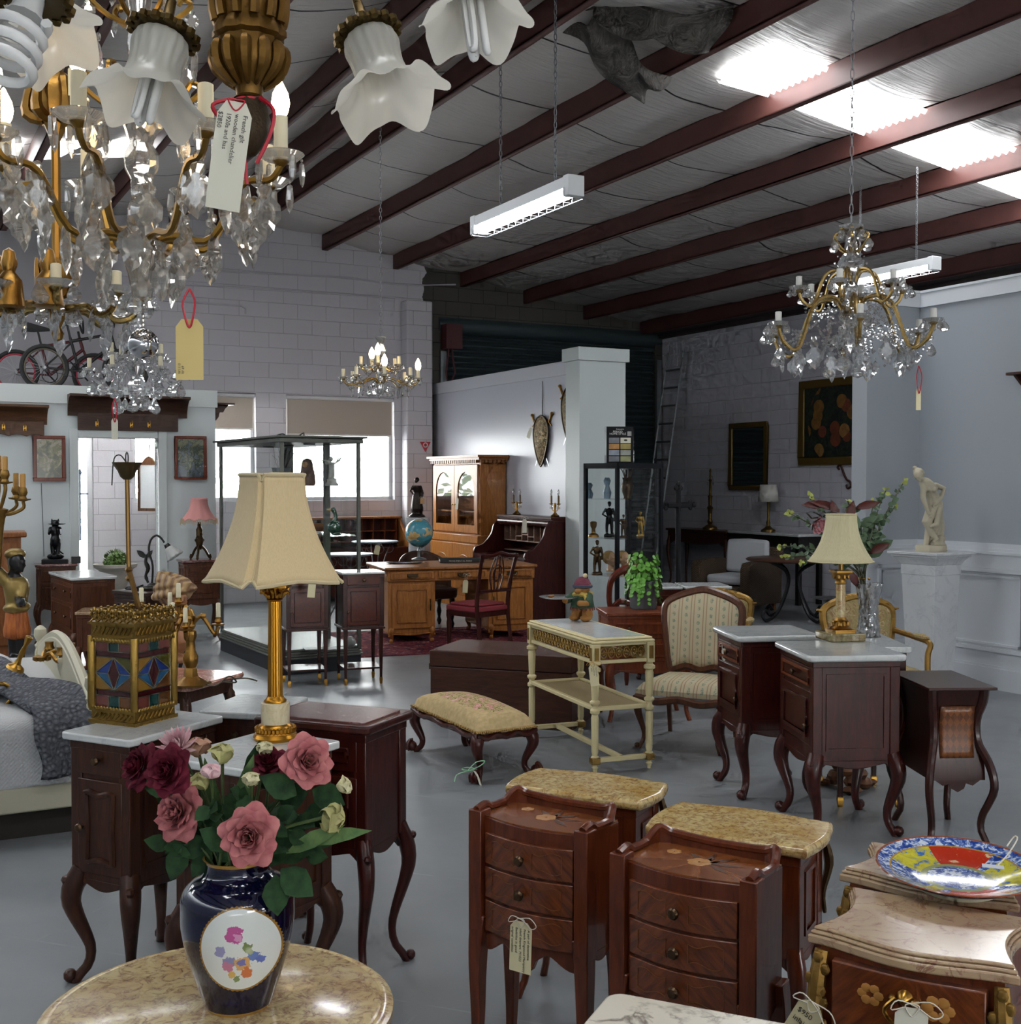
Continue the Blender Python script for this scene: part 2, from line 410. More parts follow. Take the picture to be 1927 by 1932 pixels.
q = MB(); hole_wall(q, -5.5, ox1, 0, oz1, .11, [(da, db, 0., dh)])
DB = (OB-BW).dot(-d1)
q.box(ox1-.11, .11, 0, ox1, min(1.0, DB), oz1)
struct('wall_booth', q, BOOTH, OB, RZ, ang=10)
q = MB(); q.box(-5.5, -.0, oz1, ox1, DB-.25, oz1+.04); struct('ceiling_booth', q, BOOTH, OB, RZ)
q = MB(); q.box(-5.5, -.02, oz1-.14, ox1+.02, 0, oz1+.045); q.box(-5.5, -.02, 0, da-.1, 0, .09); q.box(db+.1, -.02, 0, ox1, 0, .09)
struct('trim_8', q, P('booth_trim', '#c9d0cf', .4), OB, RZ)
q = MB(); w = .09
q.box(da-w, -.03, 0, da, .14, dh+w); q.box(db, -.03, 0, db+w, .14, dh+w); q.box(da, -.03, dh, db, .14, dh+w)
struct('trim_9', q, P('booth_trim', '#c9d0cf'), OB, RZ, bev=.004)
q = MB(); a, b = dx0, dx1; w = .07
for bx in ((a, 0, b, w), (a, 2.25-w, b, 2.25), (a, 0, a+w, 2.25), (b-w, 0, b, 2.25)): q.box(bx[0], .05, bx[1], bx[2], .11, bx[3])
dd = struct('door_2', q, ALU, BW, RZ); k = MB(); k.box(a, .08, 0, b, .086, 2.25); put('glass_pane', k, PANE, dd)
k = MB(); cxm = b-.16
k.tube([(cxm, .03, .9), (cxm, .03, 1.75)], .012, 6); k.tube([(cxm-.1, .03, 1.5), (cxm+.1, .03, 1.5)], .012, 6); k.lathe([(0, 1.83), (.03, 1.77), (.012, 1.73)], 6, (cxm, .03, 0)); put('wrought_bar', k, P('wrought_blue', '#5f6e85', .5), dd)
x1 = bt(208, 640, .3)[0]
q = MB(); q.box(-11.5, -.3, oz1, x1, -.01, 5.4); struct('wall_upper', q, P('upper_grey', '#8f8c90', .7, bump=.05, bs=12), BW, RZ)  # plain grey, darker than the white blocks beside it
q = MB(); q.box(-14, .2, -.2, 8, 16, -.02); struct('ground_outside', q, P('pale_paving', '#c9c6bf', .9), BW, RZ)
q = MB()
for i in range(900):
 a = random.uniform(-6, 3); h = random.uniform(0, 1)
 c = V((a, random.uniform(6.4, 7.2), .05+2.1*h+.25*sin(a*1.7)))
 u = V((random.uniform(-1, 1), random.uniform(-1, 1), random.uniform(-1, 1))).normalized()*.13; v = u.orthogonal().normalized()*.08
 q.add([c-u, c-v, c+u, c+v], [(0, 1, 2, 3)])
o = put('hedge', q, P('hedge_green', '#c3d2bc', .9), loc=BW, rz=RZ, kind='stuff'); tag(o, 'pale green hedge outside the bright windows', 'hedge')
PB = [bt(608, 474), bt(743.5, 510.7), bt(868.8, 536), bt(988.7, 572.4), bt(1101, 604.4)]
dt = (PB[4][0]-PB[0][0])/4; zz = (PB[4][1]-PB[0][1])/4; tm, zm = PB[2]
tm = sum(p[0] for p in PB)/5; zm = sum(p[1] for p in PB)/5
def zp(t): return zm+(t-tm)/dt*zz                      # underside of a purlin on the right-hand slope
PH = .21
TR_ = tm-2*dt-1.42*dt; ZR = zp(TR_)                       # ridge
def zroof(t): return (zp(t) if t >= TR_ else ZR+(t-TR_)*(-zz/dt))+PH
purl = [(tm+k*dt) for k in range(-3, 9)]+[TR_-.0]+[TR_-k*dt for k in (.55, 1.5, 2.5, 3.5, 4.5, 5.5, 6.5)]
S0, S1 = -.0, 25.2
OXI = P('oxide_steel', '#522f2a', .5, .1, var=.35, bs=12, bump=.05)
for i, tp in enumerate(sorted(purl)):
 q = MB(); sl = zz/dt if tp >= TR_ else -zz/dt
 z0 = zroof(tp)-PH; big = abs(tp-TR_) < .01
 h = PH+(.06 if big else 0); wf = .075 if not big else .12
 q.box(tp-.006, S0, z0+PH-h, tp+.006, S1, z0+PH); q.box(tp-.006, S0, z0+PH-h, tp+wf, S1, z0+PH-h+.012); q.box(tp-.006, S0, z0+PH-.012, tp+wf, S1, z0+PH)
 q.v = [(x, -y, z) for x, y, z in q.v]
 struct('beam_roof', q, OXI, BW, RZ)
t = NT('foil_sarking'); co = t.co((.35, 7, 1)); co2 = t.co(); x, y, z = t.sep(co2)
nz = t.noise(co, 3.2, 5, .6, .4); n2 = t.noise(co2, .6, 3)
sm = t.math('ADD', y, t.math('MULTIPLY', t.math('SINE', t.math('MULTIPLY', x, 1.9)), .05)); sm = t.math('ADD', sm, t.math('MULTIPLY', t.noise(co2, .7, 2), .5))
fr = t.math('FRACT', t.math('MULTIPLY', sm, .74)); ln = t.math('LESS_THAN', t.math('ABSOLUTE', t.math('SUBTRACT', fr, .5)), .009)
c = t.mix(n2, '#b9b5b2', '#d3cfca'); c = t.mix(ln, c, '#1d1b1c')
t.bump(nz, .55, .05)
FOIL = t.fin(c, .42, .2)
us = []
tl = sorted(purl); tl = [tl[0]-.9]+tl+[tl[-1]+.6]
for a, b in zip(tl, tl[1:]):
 for k in range(6): us.append(a+(b-a)*k/6)
us.append(tl[-1])
import bisect
def sag(tv):
 i = max(1, min(len(tl)-1, bisect.bisect(tl, tv))); a, b = tl[i-1], tl[i]; f = (tv-a)/(b-a); return -.05*sin(pi*max(0, min(1, f)))
q = MB(); nv = 60
vs = [(tv, -S1*j/nv, zroof(tv)+sag(tv)+.012*sin(j*2.1+tv*3)) for j in range(nv+1) for tv in us]
w = len(us); q.add(vs, [(j*w+i, j*w+i+1, (j+1)*w+i+1, (j+1)*w+i) for j in range(nv) for i in range(w-1)])
struct('ceiling', q, FOIL, BW, RZ, ang=60)
SKY = EMIT('daylit_sheet', '#fbfdff', 14.)
def roof_pt(px, py):
 nrm = V((0, 0, 1))*1.0-d2*(zz/dt); nrm.normalize()
 return pl(px, py, loc(tm, 0, zm+PH), nrm)
A, B = roof_pt(1348, 130), roof_pt(1445, 90)
s_a = (A-BW).dot(-d1); s_b = (roof_pt(1568, 118)-BW).dot(-d1)
s_lo, s_hi = min(s_a, s_b), max(s_a, s_b)
nsk = 0
def skylight(t0, t1, s0, s1):
 global nsk
 q = MB()
 def fn(u, v):
  tv = t0+(t1-t0)*v; return (tv, -(s0+(s1-s0)*u), zroof(tv)+sag(tv)-.05+.018*cos(u*(s1-s0)/.076*2*pi))
 q.grid(fn, 60 if nsk < 4 else 2, 1)
 nsk += 1; struct(f'window_{nsk+2}', q, SKY, BW, RZ, ang=70)
SKN = []
for k in range(-2, 2):
 a, b = tm+k*dt, tm+(k+1)*dt
 skylight(a+(.5*dt if k == -2 else .1*dt), b-.03*dt, s_lo, s_hi)
for sc in (s_hi+5.2, s_hi+10.4):  # unseen glowing rows overhead and behind, added to light the foreground
 for k in range(-2, 2): skylight(tm+(k+.1)*dt, tm+(k+.97)*dt, sc, sc+(s_hi-s_lo))
for sc in (s_lo-5, s_lo+.5, s_lo+5.7, s_lo+10.9):
 for k in (1.5, 2.5, 3.5): skylight(TR_-(k+.97)*dt, TR_-(k+.08)*dt, sc, sc+(s_hi-s_lo))
for sc in (1.5, 4.5, 7.5):  # glowing sheets out of view, added to brighten the booth and back wall
 for k in (5.2, 6.2): skylight(TR_-(k+.97)*dt, TR_-(k+.08)*dt, sc, sc+(s_hi-s_lo))
q = MB(); q.box(SX-.35, -19, SZ+.06, SX+.1, 0, SZ+.4); q.box(SX-.1, -19, SZ, SX+.2, 0, SZ+.06); struct('beam_eave', q, P('dark_timber', '#2b2120', .8, var=.3), BW, RZ)
q = MB(); hole_wall(q, -11.5, 9, 0, 5.6, .19, [(-6., -3.2, .9, 2.4), (.5, 3.3, .9, 2.4)]); struct('wall_front', q, SH, loc(0, 24.8), RZ)
q = MB(); q.box(-11.7, -25, 0, -11.5, .2, 5.6); struct('wall_left', q, SH, BW, RZ)
q = MB(); q.box(8.8, -25, 0, 9., 0, 5.); struct('wall_side', q, SH, BW, RZ)
MAHOG = WOOD('mahogany', '#260c09', '#4c1b12', .3)
WALNUT = WOOD('walnut', '#2c1710', '#4f2c1b', .36)
OAK = WOOD('honey_oak', '#8a5426', '#b87a3c', .38)
OAKD = WOOD('golden_oak', '#7a4a22', '#a36a34', .4)
KING = WOOD('kingwood', '#47200f', '#763a1c', .28, coat=.4)
KINGD = WOOD('kingwood_frame', '#4a1d0d', '#72351a', .28, coat=.4)
ROSE = WOOD('rosewood', '#230e0a', '#401a11', .3)
CHESTW = WOOD('chest_oak', '#2d1811', '#4c2a1c', .42, sc=(1.3, 9, 9))
DARK = WOOD('dark_walnut', '#1f100b', '#3a2015', .34)
CHERRY = WOOD('cherry', '#5a2716', '#83401f', .34)
BRASS = P('polished_brass', '#a9813c', .3, 1., bump=.05, bs=60)
GILT = P('gilt_bronze', '#957038', .38, 1., bump=.25, bs=90)
OLDG = P('old_gilding', '#8a6a34', .5, .8, bump=.4, bs=70, var=.35)
BRONZE = P('dark_bronze', '#4a3a26', .4, .9, bump=.2, bs=80)
KNOBM = P('bronze_knob', '#5a4634', .35, .9)
WHITEM = MARBLE('white_marble', '#cdcfcd', '#c2c6c5', '#b0b5b8', 7, .05, .14)
REDM = MARBLE('red_marble', '#5e3835', '#764a47', '#a98d88', 14, .04, .16)
YELM = MARBLE('yellow_breccia', '#d6c088', '#bf9c58', '#7d4c24', 30, .10, .18, .8)
PINKM = MARBLE('pink_marble', '#a5886b', '#b29a78', '#7a4c3f', 13, .04, .14, .9)
TABM = MARBLE('violet_breccia', '#d8c594', '#c9ab78', '#7f5249', 26, .09, .2, .8)
CALM = MARBLE('arabescato', '#e8e2d2', '#ded5c2', '#6b5c54', 5, .05, .14, 2.2)
CARD = P('tag_card', '#d9cfa6', .8)
CARDW = P('tag_card_pale', '#d8d5c4', .8)
INK = P('ink', '#4a4540', .8)
STRING = P('tag_string', '#d6cfc0', .8)
RED = P('red_ribbon', '#b3122a', .45)
WAX = P('candle_sleeve', '#d9cfb0', .55)
CREAM = P('cream_paint', '#cfc193', .5, bump=.08, bs=50, var=.08)
def rrect(w, d, r=.02, n=4, cham=False):
 o = []
 for cx, cy, a0 in ((w/2-r, -d/2+r, -pi/2), (w/2-r, d/2-r, 0), (-w/2+r, d/2-r, pi/2), (-w/2+r, -d/2+r, pi)):
  for k in range(n+1):
   a = a0+pi/2*k/n; o.append((cx+r*cos(a), cy+r*sin(a)))
 return o
def serp(w, d, bow=.03, side=.02, ear=.012, n=14):
 o = []
 def f(u): return .5*(1-cos(2*pi*u))
 for k in range(n+1):
  u = k/n; o.append((-w/2+w*u, -d/2+ear-(bow+ear)*f(u)+ear*(1-2*f(u))*0))
 for k in range(1, n+1):
  u = k/n; o.append((w/2-side*sin(pi*u)*(1 if u < 1 else 0), -d/2+ear+(d-ear)*u))
 for k in range(1, n):
  u = k/n; o.append((-w/2+side*sin(pi*u), d/2-(d-ear)*u))
 o.insert(n+1+n, (-w/2, d/2)); return o
def cat(tab, u):
 n = len(tab)-1; x = u*n; i = min(int(x), n-1); f = x-i
 p0, p1, p2, p3 = tab[max(i-1, 0)], tab[i], tab[i+1], tab[min(i+2, n)]
 return .5*(2*p1+(p2-p0)*f+(2*p0-5*p1+4*p2-p3)*f*f+(3*p1-p0-3*p2+p3)*f**3)
def spl(pts, n=24):
 pts = [V(p) for p in pts]
 return [V(tuple(cat([p[k] for p in pts], i/n) for k in range(3))) for i in range(n+1)]
def cabriole(h, r=.03, out=.05, ang=0, foot=True, ear=True, n=10):
 mb = MB(); O = [.0, .42, .55, .3, -.05, -.32, -.2, .45]; R = [1.05, 1.12, 1.0, .82, .68, .55, .52, .55]
 pts = []; rs = []
 for i in range(17):
  u = i/16; o = cat(O, u)*out; pts.append((o*cos(ang), o*sin(ang), h*(1-u)+.0)); rs.append(r*cat(R, u))
 mb.tube(pts, rs, n)
 if foot: mb.ell(((.62*out)*cos(ang), (.62*out)*sin(ang), r*.75), r*.72, 10)
 if ear: mb.ell(((.75*out)*cos(ang), (.75*out)*sin(ang), h*.9), r*.55, 8)
 return mb
def panel_ring(x0, x1, z0, z1, y, r=.007, scal=0.):
 mb = MB()
 if not scal:
  for a, b, c, d in ((x0, x1, z0, z0+2*r), (x0, x1, z1-2*r, z1)): mb.prism([(a, c), (b, c), (b, d), (a, d)], y-r, y+r, 'y')
  for a, b in ((x0, x0+2*r), (x1-2*r, x1)): mb.prism([(a, z0+2*r), (b, z0+2*r), (b, z1-2*r), (a, z1-2*r)], y-r, y+r, 'y')
  return mb
 pts = []; N = 48; cx, cz = (x0+x1)/2, (z0+z1)/2; hw, hh = (x1-x0)/2, (z1-z0)/2
 for i in range(N):
  a = 2*pi*i/N; c, s = cos(a), sin(a); k = 1/max(abs(c), abs(s)); px, pz = c*k, s*k
  w = 1-scal*(cos(4*a)*.5+.5)*(.6)-scal*.35*(sin(4*a)**2)*0
  pts.append((cx+px*hw*w*(1-.06*abs(px*pz)), y, cz+pz*hh*w*(1-.06*abs(px*pz))))
 mb.tube(pts, r, 6, closed=True); return mb
KN = {}
def knob(parent, x, y, z, mat=None, s=1.):
 mat = mat or KNOBM; mb = MB()
 mb.lathe([(.004, 0), (.006, .008), (.013, .014), (.015, .02), (.011, .027), (0, .03)], 10, M=MX.Rotation(pi/2, 4, 'X') @ MX.Scale(s, 4))
 return put('knob', mb, mat, parent, loc=(x, y, z))
def front_item(T, it, bw, y, wood):
 k = it[0]; z0, z1 = it[1], it[2]; o = it[3] if len(it) > 3 else {}
 mg = o.get('m', .028); x0, x1 = -bw/2+mg, bw/2-mg
 mb = MB(); mb.box(x0, y-.008, z0, x1, y+.004, z1)
 d = put(k, mb, o.get('mat', wood), T, bev=.003)
 st = o.get('style', 'rect')
 if st != 'none':
  ins = o.get('ins', .03); mb = panel_ring(x0+ins, x1-ins, z0+ins, z1-ins, y-.01, o.get('r', .006), o.get('scal', 0.))
  if o.get('panel'): mb.box(x0+ins+.004, y-.0095, z0+ins+.004, x1-ins-.004, y-.007, z1-ins-.004)
  put('panel_moulding', mb, o.get('pmat', wood), d, bev=.002 if st == 'rect' and not o.get('scal') else 0)
 for kx, kz in o.get('knobs', []): knob(d, kx, y-.008, kz, o.get('kmat'), o.get('ks', 1.))
 return d
def apron_out(w, z, drop, n=24, lobes=2):
 o = [(-w/2, z), (w/2, z)]
 for i in range(n+1):
  u = i/n; x = w/2-w*u; e = min(1, (1-abs(2*u-1))*4)
  f = .5-.5*cos(2*pi*lobes*u)
  o.append((x, z-drop*(1-.75*e+.45*e*(cos(2*pi*u)*-.5+.5)*(1 if lobes else 1))))
 return o
def cabinet(name, label, ctg, fit, H, leg_h, wood, top, th=.025, over=.03, items=(), leg='cab', lr=.03, out=.045, drop=.06, group=None, toutl=None, r=.02, tname='marble_top', foot=True, ear=True, side=True, tbev=.006, cap=None, bodymat=None, lh_extra=.03):
 cx, cy, rz, w, d = fit; T = thing(name, label, ctg, (cx, cy, 0), rz, group)
 bw, bd = w-2*over, d-2*over; b = MB(); bt_ = H-th
 b.box(-bw/2, -bd/2, leg_h, bw/2, bd/2, bt_)
 b.box(-bw/2-.008, -bd/2-.008, bt_-.03, bw/2+.008, bd/2+.008, bt_)
 for sx in (-1, 1):
  for sy in (-1, 1): b.cb((sx*(bw/2-.018), sy*(bd/2-.018), (leg_h+bt_)/2), (.048, .048, bt_-leg_h))
 if drop:
  ao = apron_out(bw-.03, leg_h+.004, drop); so = apron_out(bd-.03, leg_h+.004, drop)
  for y in (-bd/2, bd/2-.02): b.prism(ao, y, y+.02, 'y')
  for x in (-bw/2, bw/2-.02): b.prism(so, x, x+.02, 'x')
 put('body', b, bodymat or wood, T, bev=.004)
 if side:
  for sx in (-1, 1):
   m = MB(); m.add(*(lambda q: (q.v, q.f))(panel_ring(-bd/2+.06, bd/2-.06, leg_h+.05, bt_-.06, 0, .006)), 0, MX.Translation((sx*bw/2, 0, 0)) @ MX.Rotation(pi/2, 4, 'Z'))
   put('side_moulding', m, wood, T)
 t = MB(); t.prism(toutl(w, d) if toutl else rrect(w, d, r), H-th, H); put(tname, t, top, T, bev=tbev, seg=3)
 for i, (sx, sy) in enumerate(((-1, -1), (1, -1), (1, 1), (-1, 1))):
  if leg == 'cab':
   lg = cabriole(leg_h+lh_extra, lr, out, atan2(sy, sx), foot, ear); o = put('leg', lg, wood, T, loc=(sx*(bw/2-lr*.6), sy*(bd/2-lr*.6), 0))
  elif leg == 'taper':
   lg = MB(); q = lr
   lg.loft([[(-q*k, -q*k, z), (q*k, -q*k, z), (q*k, q*k, z), (-q*k, q*k, z)] for k, z in ((.55, .0 if not cap else .05), (1, leg_h+.01))])
   o = put('leg', lg, wood, T, bev=.003, loc=(sx*(bw/2-lr), sy*(bd/2-lr), 0))
   if cap:
    c = MB(); c.loft([[(-q*k, -q*k, z), (q*k, -q*k, z), (q*k, q*k, z), (-q*k, q*k, z)] for k, z in ((.5, 0), (.7, .04), (.62, .045), (.66, .055))]); put('brass_cap', c, BRASS, o)
 for it in items: front_item(T, it, bw, -bd/2, wood)
 return T
def tilt(o, rx=0, ry=0, rz=None):
 o.rotation_euler.x = rx; o.rotation_euler.y = ry
 if rz is not None: o.rotation_euler.z = rz
 return o
def txt(s, size, mat, parent, loc, rot=(pi/2, 0, 0), name='lettering', al='CENTER', ext=.0004, sp=1.):
 c = bpy.data.curves.new(name, 'FONT'); c.body = s; c.size = size; c.extrude = ext; c.align_x = al; c.space_line = sp; c.resolution_u = 2
 f = bpy.data.objects.new(name, c); COL.objects.link(f); bpy.context.view_layer.update()
 me = bpy.data.meshes.new_from_object(f.evaluated_get(bpy.context.evaluated_depsgraph_get())); bpy.data.objects.remove(f); bpy.data.curves.remove(c)
 me.name = name; me.materials.clear(); me.materials.append(mat)
 o = bpy.data.objects.new(name, me); COL.objects.link(o); o.parent = parent; o.location = loc; o.rotation_euler = rot; return o
def price_tag(label, p, w, h, rz, lines=None, mat=None, smat=None, lean=0., slen=.03, group=None, curl=0., size=.011, side=False, lean_x=0., rib=None):
 """a card on a string hanging from point p, its face turned to -y of its own heading"""
 T = thing('price_tag', label, 'price tag', p, rz, group)
 T.rotation_euler = (lean_x, lean, rz)
 mb = MB(); c = w*.22; z0 = -slen-h; z1 = -slen
 n = 8; o = []
 def Y(z): return curl*((z-z1)/h)**2 if curl else 0.
 rows = [z1-(z1-z0)*k/n for k in range(n+1)]
 mb.add([(x, Y(z)+.0004*sg, z) for sg in (-1, 1) for k, z in enumerate(rows) for x in ((-w/2+(c if k == 0 else 0)), (w/2-(c if k == 0 else 0)))],
           [(2*k, 2*k+1, 2*k+3, 2*k+2) for k in range(n)]+[(2*(n+1)+2*k+2, 2*(n+1)+2*k+3, 2*(n+1)+2*k+1, 2*(n+1)+2*k) for k in range(n)])
 put('card', mb, mat or CARD, T, ang=60)
 mb = MB(); rr = rib or .0012
 mb.tube(spl([(0, 0, 0), (-.012, -.004, -slen*.5), (-.003, -.003, -slen-.012), (.004, -.003, -slen-.012), (.012, -.004, -slen*.45), (0, 0, 0)], 18), rr, 5)
 if not rib: mb.tube(spl([(0, 0, 0), (.03, -.006, .008), (.05, -.008, -.008), (.035, -.008, -.018), (.006, -.002, -.004), (-.025, -.006, .004), (-.035, -.006, -.014), (-.01, -.004, -.006)], 24), rr, 5)
 put('string', mb, smat or STRING, T)
 if lines:
  y = -.0012
  for i, s in enumerate(lines):
   if side: txt(s, size, INK, T, (w/2-.012-i*size*1.25, y, z1-.018), (pi/2, pi/2, 0), al='LEFT', ext=.0002)
   else: txt(s, size, INK, T, (-w/2+.006, y, z1-.028-i*size*1.3), (pi/2, 0, 0), al='LEFT', ext=.0002)
 return T
SC_DOOR = {'style': 'scal', 'scal': .2, 'r': .011, 'ins': .035}
HA = .845
def bedside(label, fit, H=HA, wood=WALNUT, top=WHITEM, group='marble-topped bedside cabinets', kx=.13, **k):
 w = fit[3]
 return cabinet('bedside_cabinet', label, 'bedside cabinet', fit, H, .42*H, wood, top, over=.03, group=group, lr=.032, out=.07, drop=.055,
  items=(('drawer', H*.84, H-.05, {'style': 'none', 'knobs': [(0, H*.9)]}), ('door', H*.45, H*.82, {**SC_DOOR, 'knobs': [(-w/2+.08, H*.63)]})), **k)
fA = fit3(HA, (112, 1380), (262, 1408), (425, 1350), .4)
bedside('dark bedside cabinet with white marble top under the stained glass lantern', fA)
fB = fit3(HA, (308, 1428), (470, 1458), (646, 1397), .4)
bedside('dark bedside cabinet with white marble top carrying the tall column lamp', fB)
fA2 = fit3(HA, (352, 1344), (525, 1363), (567, 1317), .5)
cA2 = (fA2[0]+.03, fA2[1]+.03, fA2[2], fA2[3], fA2[4])
bedside('marble-topped bedside cabinet tucked close behind the lantern cabinet', cA2)
HC = .878
fC = fit3(HC, (475, 1352), (695, 1373), (783, 1339), .5)
cabinet('bedside_cabinet', 'dark mahogany bedside cabinet with red marble inset top and slender cabriole legs', 'bedside cabinet', fC, HC, .46, MAHOG, MAHOG, th=.03, over=.028, lr=.026, out=.07, drop=.06,
  items=(('drawer', .72, .83, {'style': 'rect', 'knobs': [(0, .775)]}), ('door', .5, .7, {'style': 'rect'})), tname='moulded_top', side=False, tbev=.008)
T = [o for o in COL.objects if o.get('label', '').startswith('dark mahogany bedside cabinet with red')][0]
m = MB(); m.prism(rrect(fC[3]-.07, fC[4]-.07, .012), HC-.002, HC+.004); put('marble_inset', m, REDM, T)
rc = gz(438, 1905, .72)
HR = .72
def edge_r(): 
 a = gz(131, 1932, HR); return abs(a.x-gz(440, 1932, HR).x)
RR = .45
rpos = gz(440, 1772, HR)+V((0, -RR, 0)); rpos.x = gz(440, 1850, HR).x
RR = gz(745, 1880, HR).x-rpos.x
rpos = gz(440, 1772, HR)+V((0, -RR, 0)); rpos.x = gz(440, 1850, HR).x
T = thing('round_table', 'round table with yellow and violet breccia marble top under the blue vase', 'table', (rpos.x, rpos.y, 0))
m = MB(); m.lathe([(0, .69), (RR-.012, .69), (RR, .70), (RR, .713), (RR-.012, HR), (RR-.022, HR-.001), (RR-.026, HR+.002), (0, HR+.002)], 64); put('marble_top', m, TABM, T)
m = MB(); m.lathe([(RR-.03, .60), (RR-.02, .62), (RR-.03, .69), (RR-.08, .69), (RR-.08, .60)], 48, cap=False); put('apron', m, MAHOG, T)
for k in range(4):
 a = pi/4+k*pi/2; put('leg', cabriole(.64, .03, .07, a), MAHOG, T, loc=((RR-.07)*cos(a), (RR-.07)*sin(a), 0))
for k in range(12):
 a = 2*pi*k/12+.1; m = MB(); m.ell(((RR-.018)*cos(a), (RR-.018)*sin(a), .66), (.012, .012, .03), 8); put('gilt_mount', m, GILT, T)
t = NT('marquetry_top'); co = t.co(); x, y, z = t.sep(co)
ang = t.math('ARCTAN2', y, x); fan = t.math('FRACT', t.math('MULTIPLY', t.math('ADD', ang, 9.), 8/6.2832))
gr = t.noise(t.comb(t.math('MULTIPLY', ang, 6.), t.math('MULTIPLY', t.math('POWER', t.math('ADD', t.math('MULTIPLY', x, x), t.math('MULTIPLY', y, y)), .5), 4.)), 6, 4)
c = t.ramp(t.math('ADD', t.math('MULTIPLY', fan, .35), t.math('MULTIPLY', gr, .65)), [(.2, '#64300f'), (.8, '#8d5226')])
MARQ = t.fin(c, .26, 0, .4)
t = NT('marquetry_front'); co = t.co(); x, y, z = t.sep(co)
dg = t.math('ADD', t.math('ABSOLUTE', x), z)
gr = t.noise(t.comb(t.math('MULTIPLY', dg, 26.), t.math('MULTIPLY', t.math('SUBTRACT', t.math('ABSOLUTE', x), z), 4.), y), 3, 4)
MARQF = t.fin(t.ramp(gr, [(.3, '#4e2211'), (.75, '#83441f')]), .28, 0, .35)
INL = P('inlay_fruitwood', '#a9763a', .35); INLD = P('inlay_dark', '#4a2b18', .35); LINE = P('stringing', '#7e4d26', .35)
def flower_inlay(mb, cx, cy, z, s):
 for k in range(6):
  a = k*pi/3; mb.ell((cx+.5*s*cos(a), cy+.5*s*sin(a), z), (.42*s, .42*s, .0006), 8)
def bowchest(label, fit, H, leg_h, group, nd=3):
 cx, cy, rz, w, d = fit; w -= .036; d -= .015; T = thing('bedside_chest', label, 'bedside chest', (cx, cy, 0), rz, group)
 bow = .035; tray = .03
 def fy(x): return -d/2-bow*cos(pi*x/w)
 xs = [-w/2+.03+(w-.06)*k/12 for k in range(13)]
 b = MB(); ol = [(-w/2, -d/2+.0), (-w/2+.03, fy(-w/2+.03)+.004)]+[(x, fy(x)+.006) for x in xs]+[(w/2-.03, fy(w/2-.03)+.004), (w/2, -d/2), (w/2, d/2), (-w/2, d/2)]
 ol = [(-w/2, -d/2)]+[(x, fy(x)+.008) for x in xs]+[(w/2, -d/2), (w/2, d/2), (-w/2, d/2)]
 b.prism(ol, leg_h, H-tray)
 for sx in (-1, 1): b.box(sx*(w/2)-.022, -d/2-.02, leg_h, sx*(w/2)+.022, -d/2+.03, H-.012)
 so = apron_out(d-.04, leg_h+.004, .05)
 for x in (-w/2, w/2-.018): b.prism(so, x, x+.018, 'x')
 n = 24
 def ap(u, v):
  x = -w/2+.03+(w-.06)*u; e = .05*(.25+.75*abs(cos(2*pi*u))**1.5)+.02*(1 if abs(u-.5) < .12 else 0)
  return (x, fy(x)+.006, leg_h+.004-e*v)
 b.grid(ap, n, 1); b.grid(lambda u, v: (ap(u, v)[0], ap(u, v)[1]+.018, ap(u, v)[2]), n, 1); b.grid(lambda u, v: (ap(u, 1)[0], ap(u, 1)[1]+.018*v, ap(u, 1)[2]), n, 1)
 put('body', b, KINGD, T, bev=.003)
 t = MB(); t.prism([(x*.985, y*.985) for x, y in ol], H-tray, H-tray+.004); tp = put('tray_top', t, MARQ, T)
 for fx, fy_, fs in ((0, -.01, .035), (-.09, .03, .022)):
  m = MB(); flower_inlay(m, fx, fy_, H-tray+.0045, fs); put('inlaid_flower', m, INL, tp)
 m = MB()
 for k in range(5):
  a = -.5+k*.75; m.add([(.02, -.01, 0), (.02+.05*cos(a)-.01*sin(a), -.01+.05*sin(a)+.01*cos(a), 0), (.02+.09*cos(a), -.01+.09*sin(a), 0), (.02+.05*cos(a)+.01*sin(a), -.01+.05*sin(a)-.01*cos(a), 0)], [(0, 1, 2, 3)], 0, MX.Translation((0, 0, H-tray+.0047)))
 put('inlaid_leaf', m, INLD, tp)
 g = MB()   # gallery rim rising at the corners, running round back and sides
 path = [(-w/2, -d/2-.01, H-.012), (-w/2, -d/2+.03, H-.004)]+[(-w/2, -d/2+.03+(d-.06)*k/6, H-.012+.012*sin(pi*k/6)*0-.006*sin(pi*k/6)) for k in range(1, 6)]+[(-w/2+.012, d/2-.012, H+.012)]
 path += [(-w/2+w*k/8, d/2, H+.004-.008*sin(pi*k/8)) for k in range(1, 8)]+[(w/2-.012, d/2-.012, H+.012)]
 path += [(w/2, d/2-.03-(d-.06)*k/6, H-.012-.006*sin(pi*k/6)) for k in range(1, 6)]+[(w/2, -d/2+.03, H-.004), (w/2, -d/2-.01, H-.012)]
 g.tube(spl(path, 70), .011, 8); 
 for k in range(len(path)-1):
  (x0, y0, z0), (x1, y1, z1) = path[k], path[k+1]
  nx, ny = (y1-y0), -(x1-x0); L = sqrt(nx*nx+ny*ny) or 1; nx, ny = nx/L*.006, ny/L*.006
  g.add([(x0-nx, y0-ny, H-tray), (x1-nx, y1-ny, H-tray), (x1-nx, y1-ny, z1), (x0-nx, y0-ny, z0), (x0+nx, y0+ny, H-tray), (x1+nx, y1+ny, H-tray), (x1+nx, y1+ny, z1), (x0+nx, y0+ny, z0)], [(0, 1, 2, 3), (7, 6, 5, 4)])
 put('gallery', g, KINGD, T)
 zt = H-tray-.035; zh = (zt-leg_h-.01)/nd
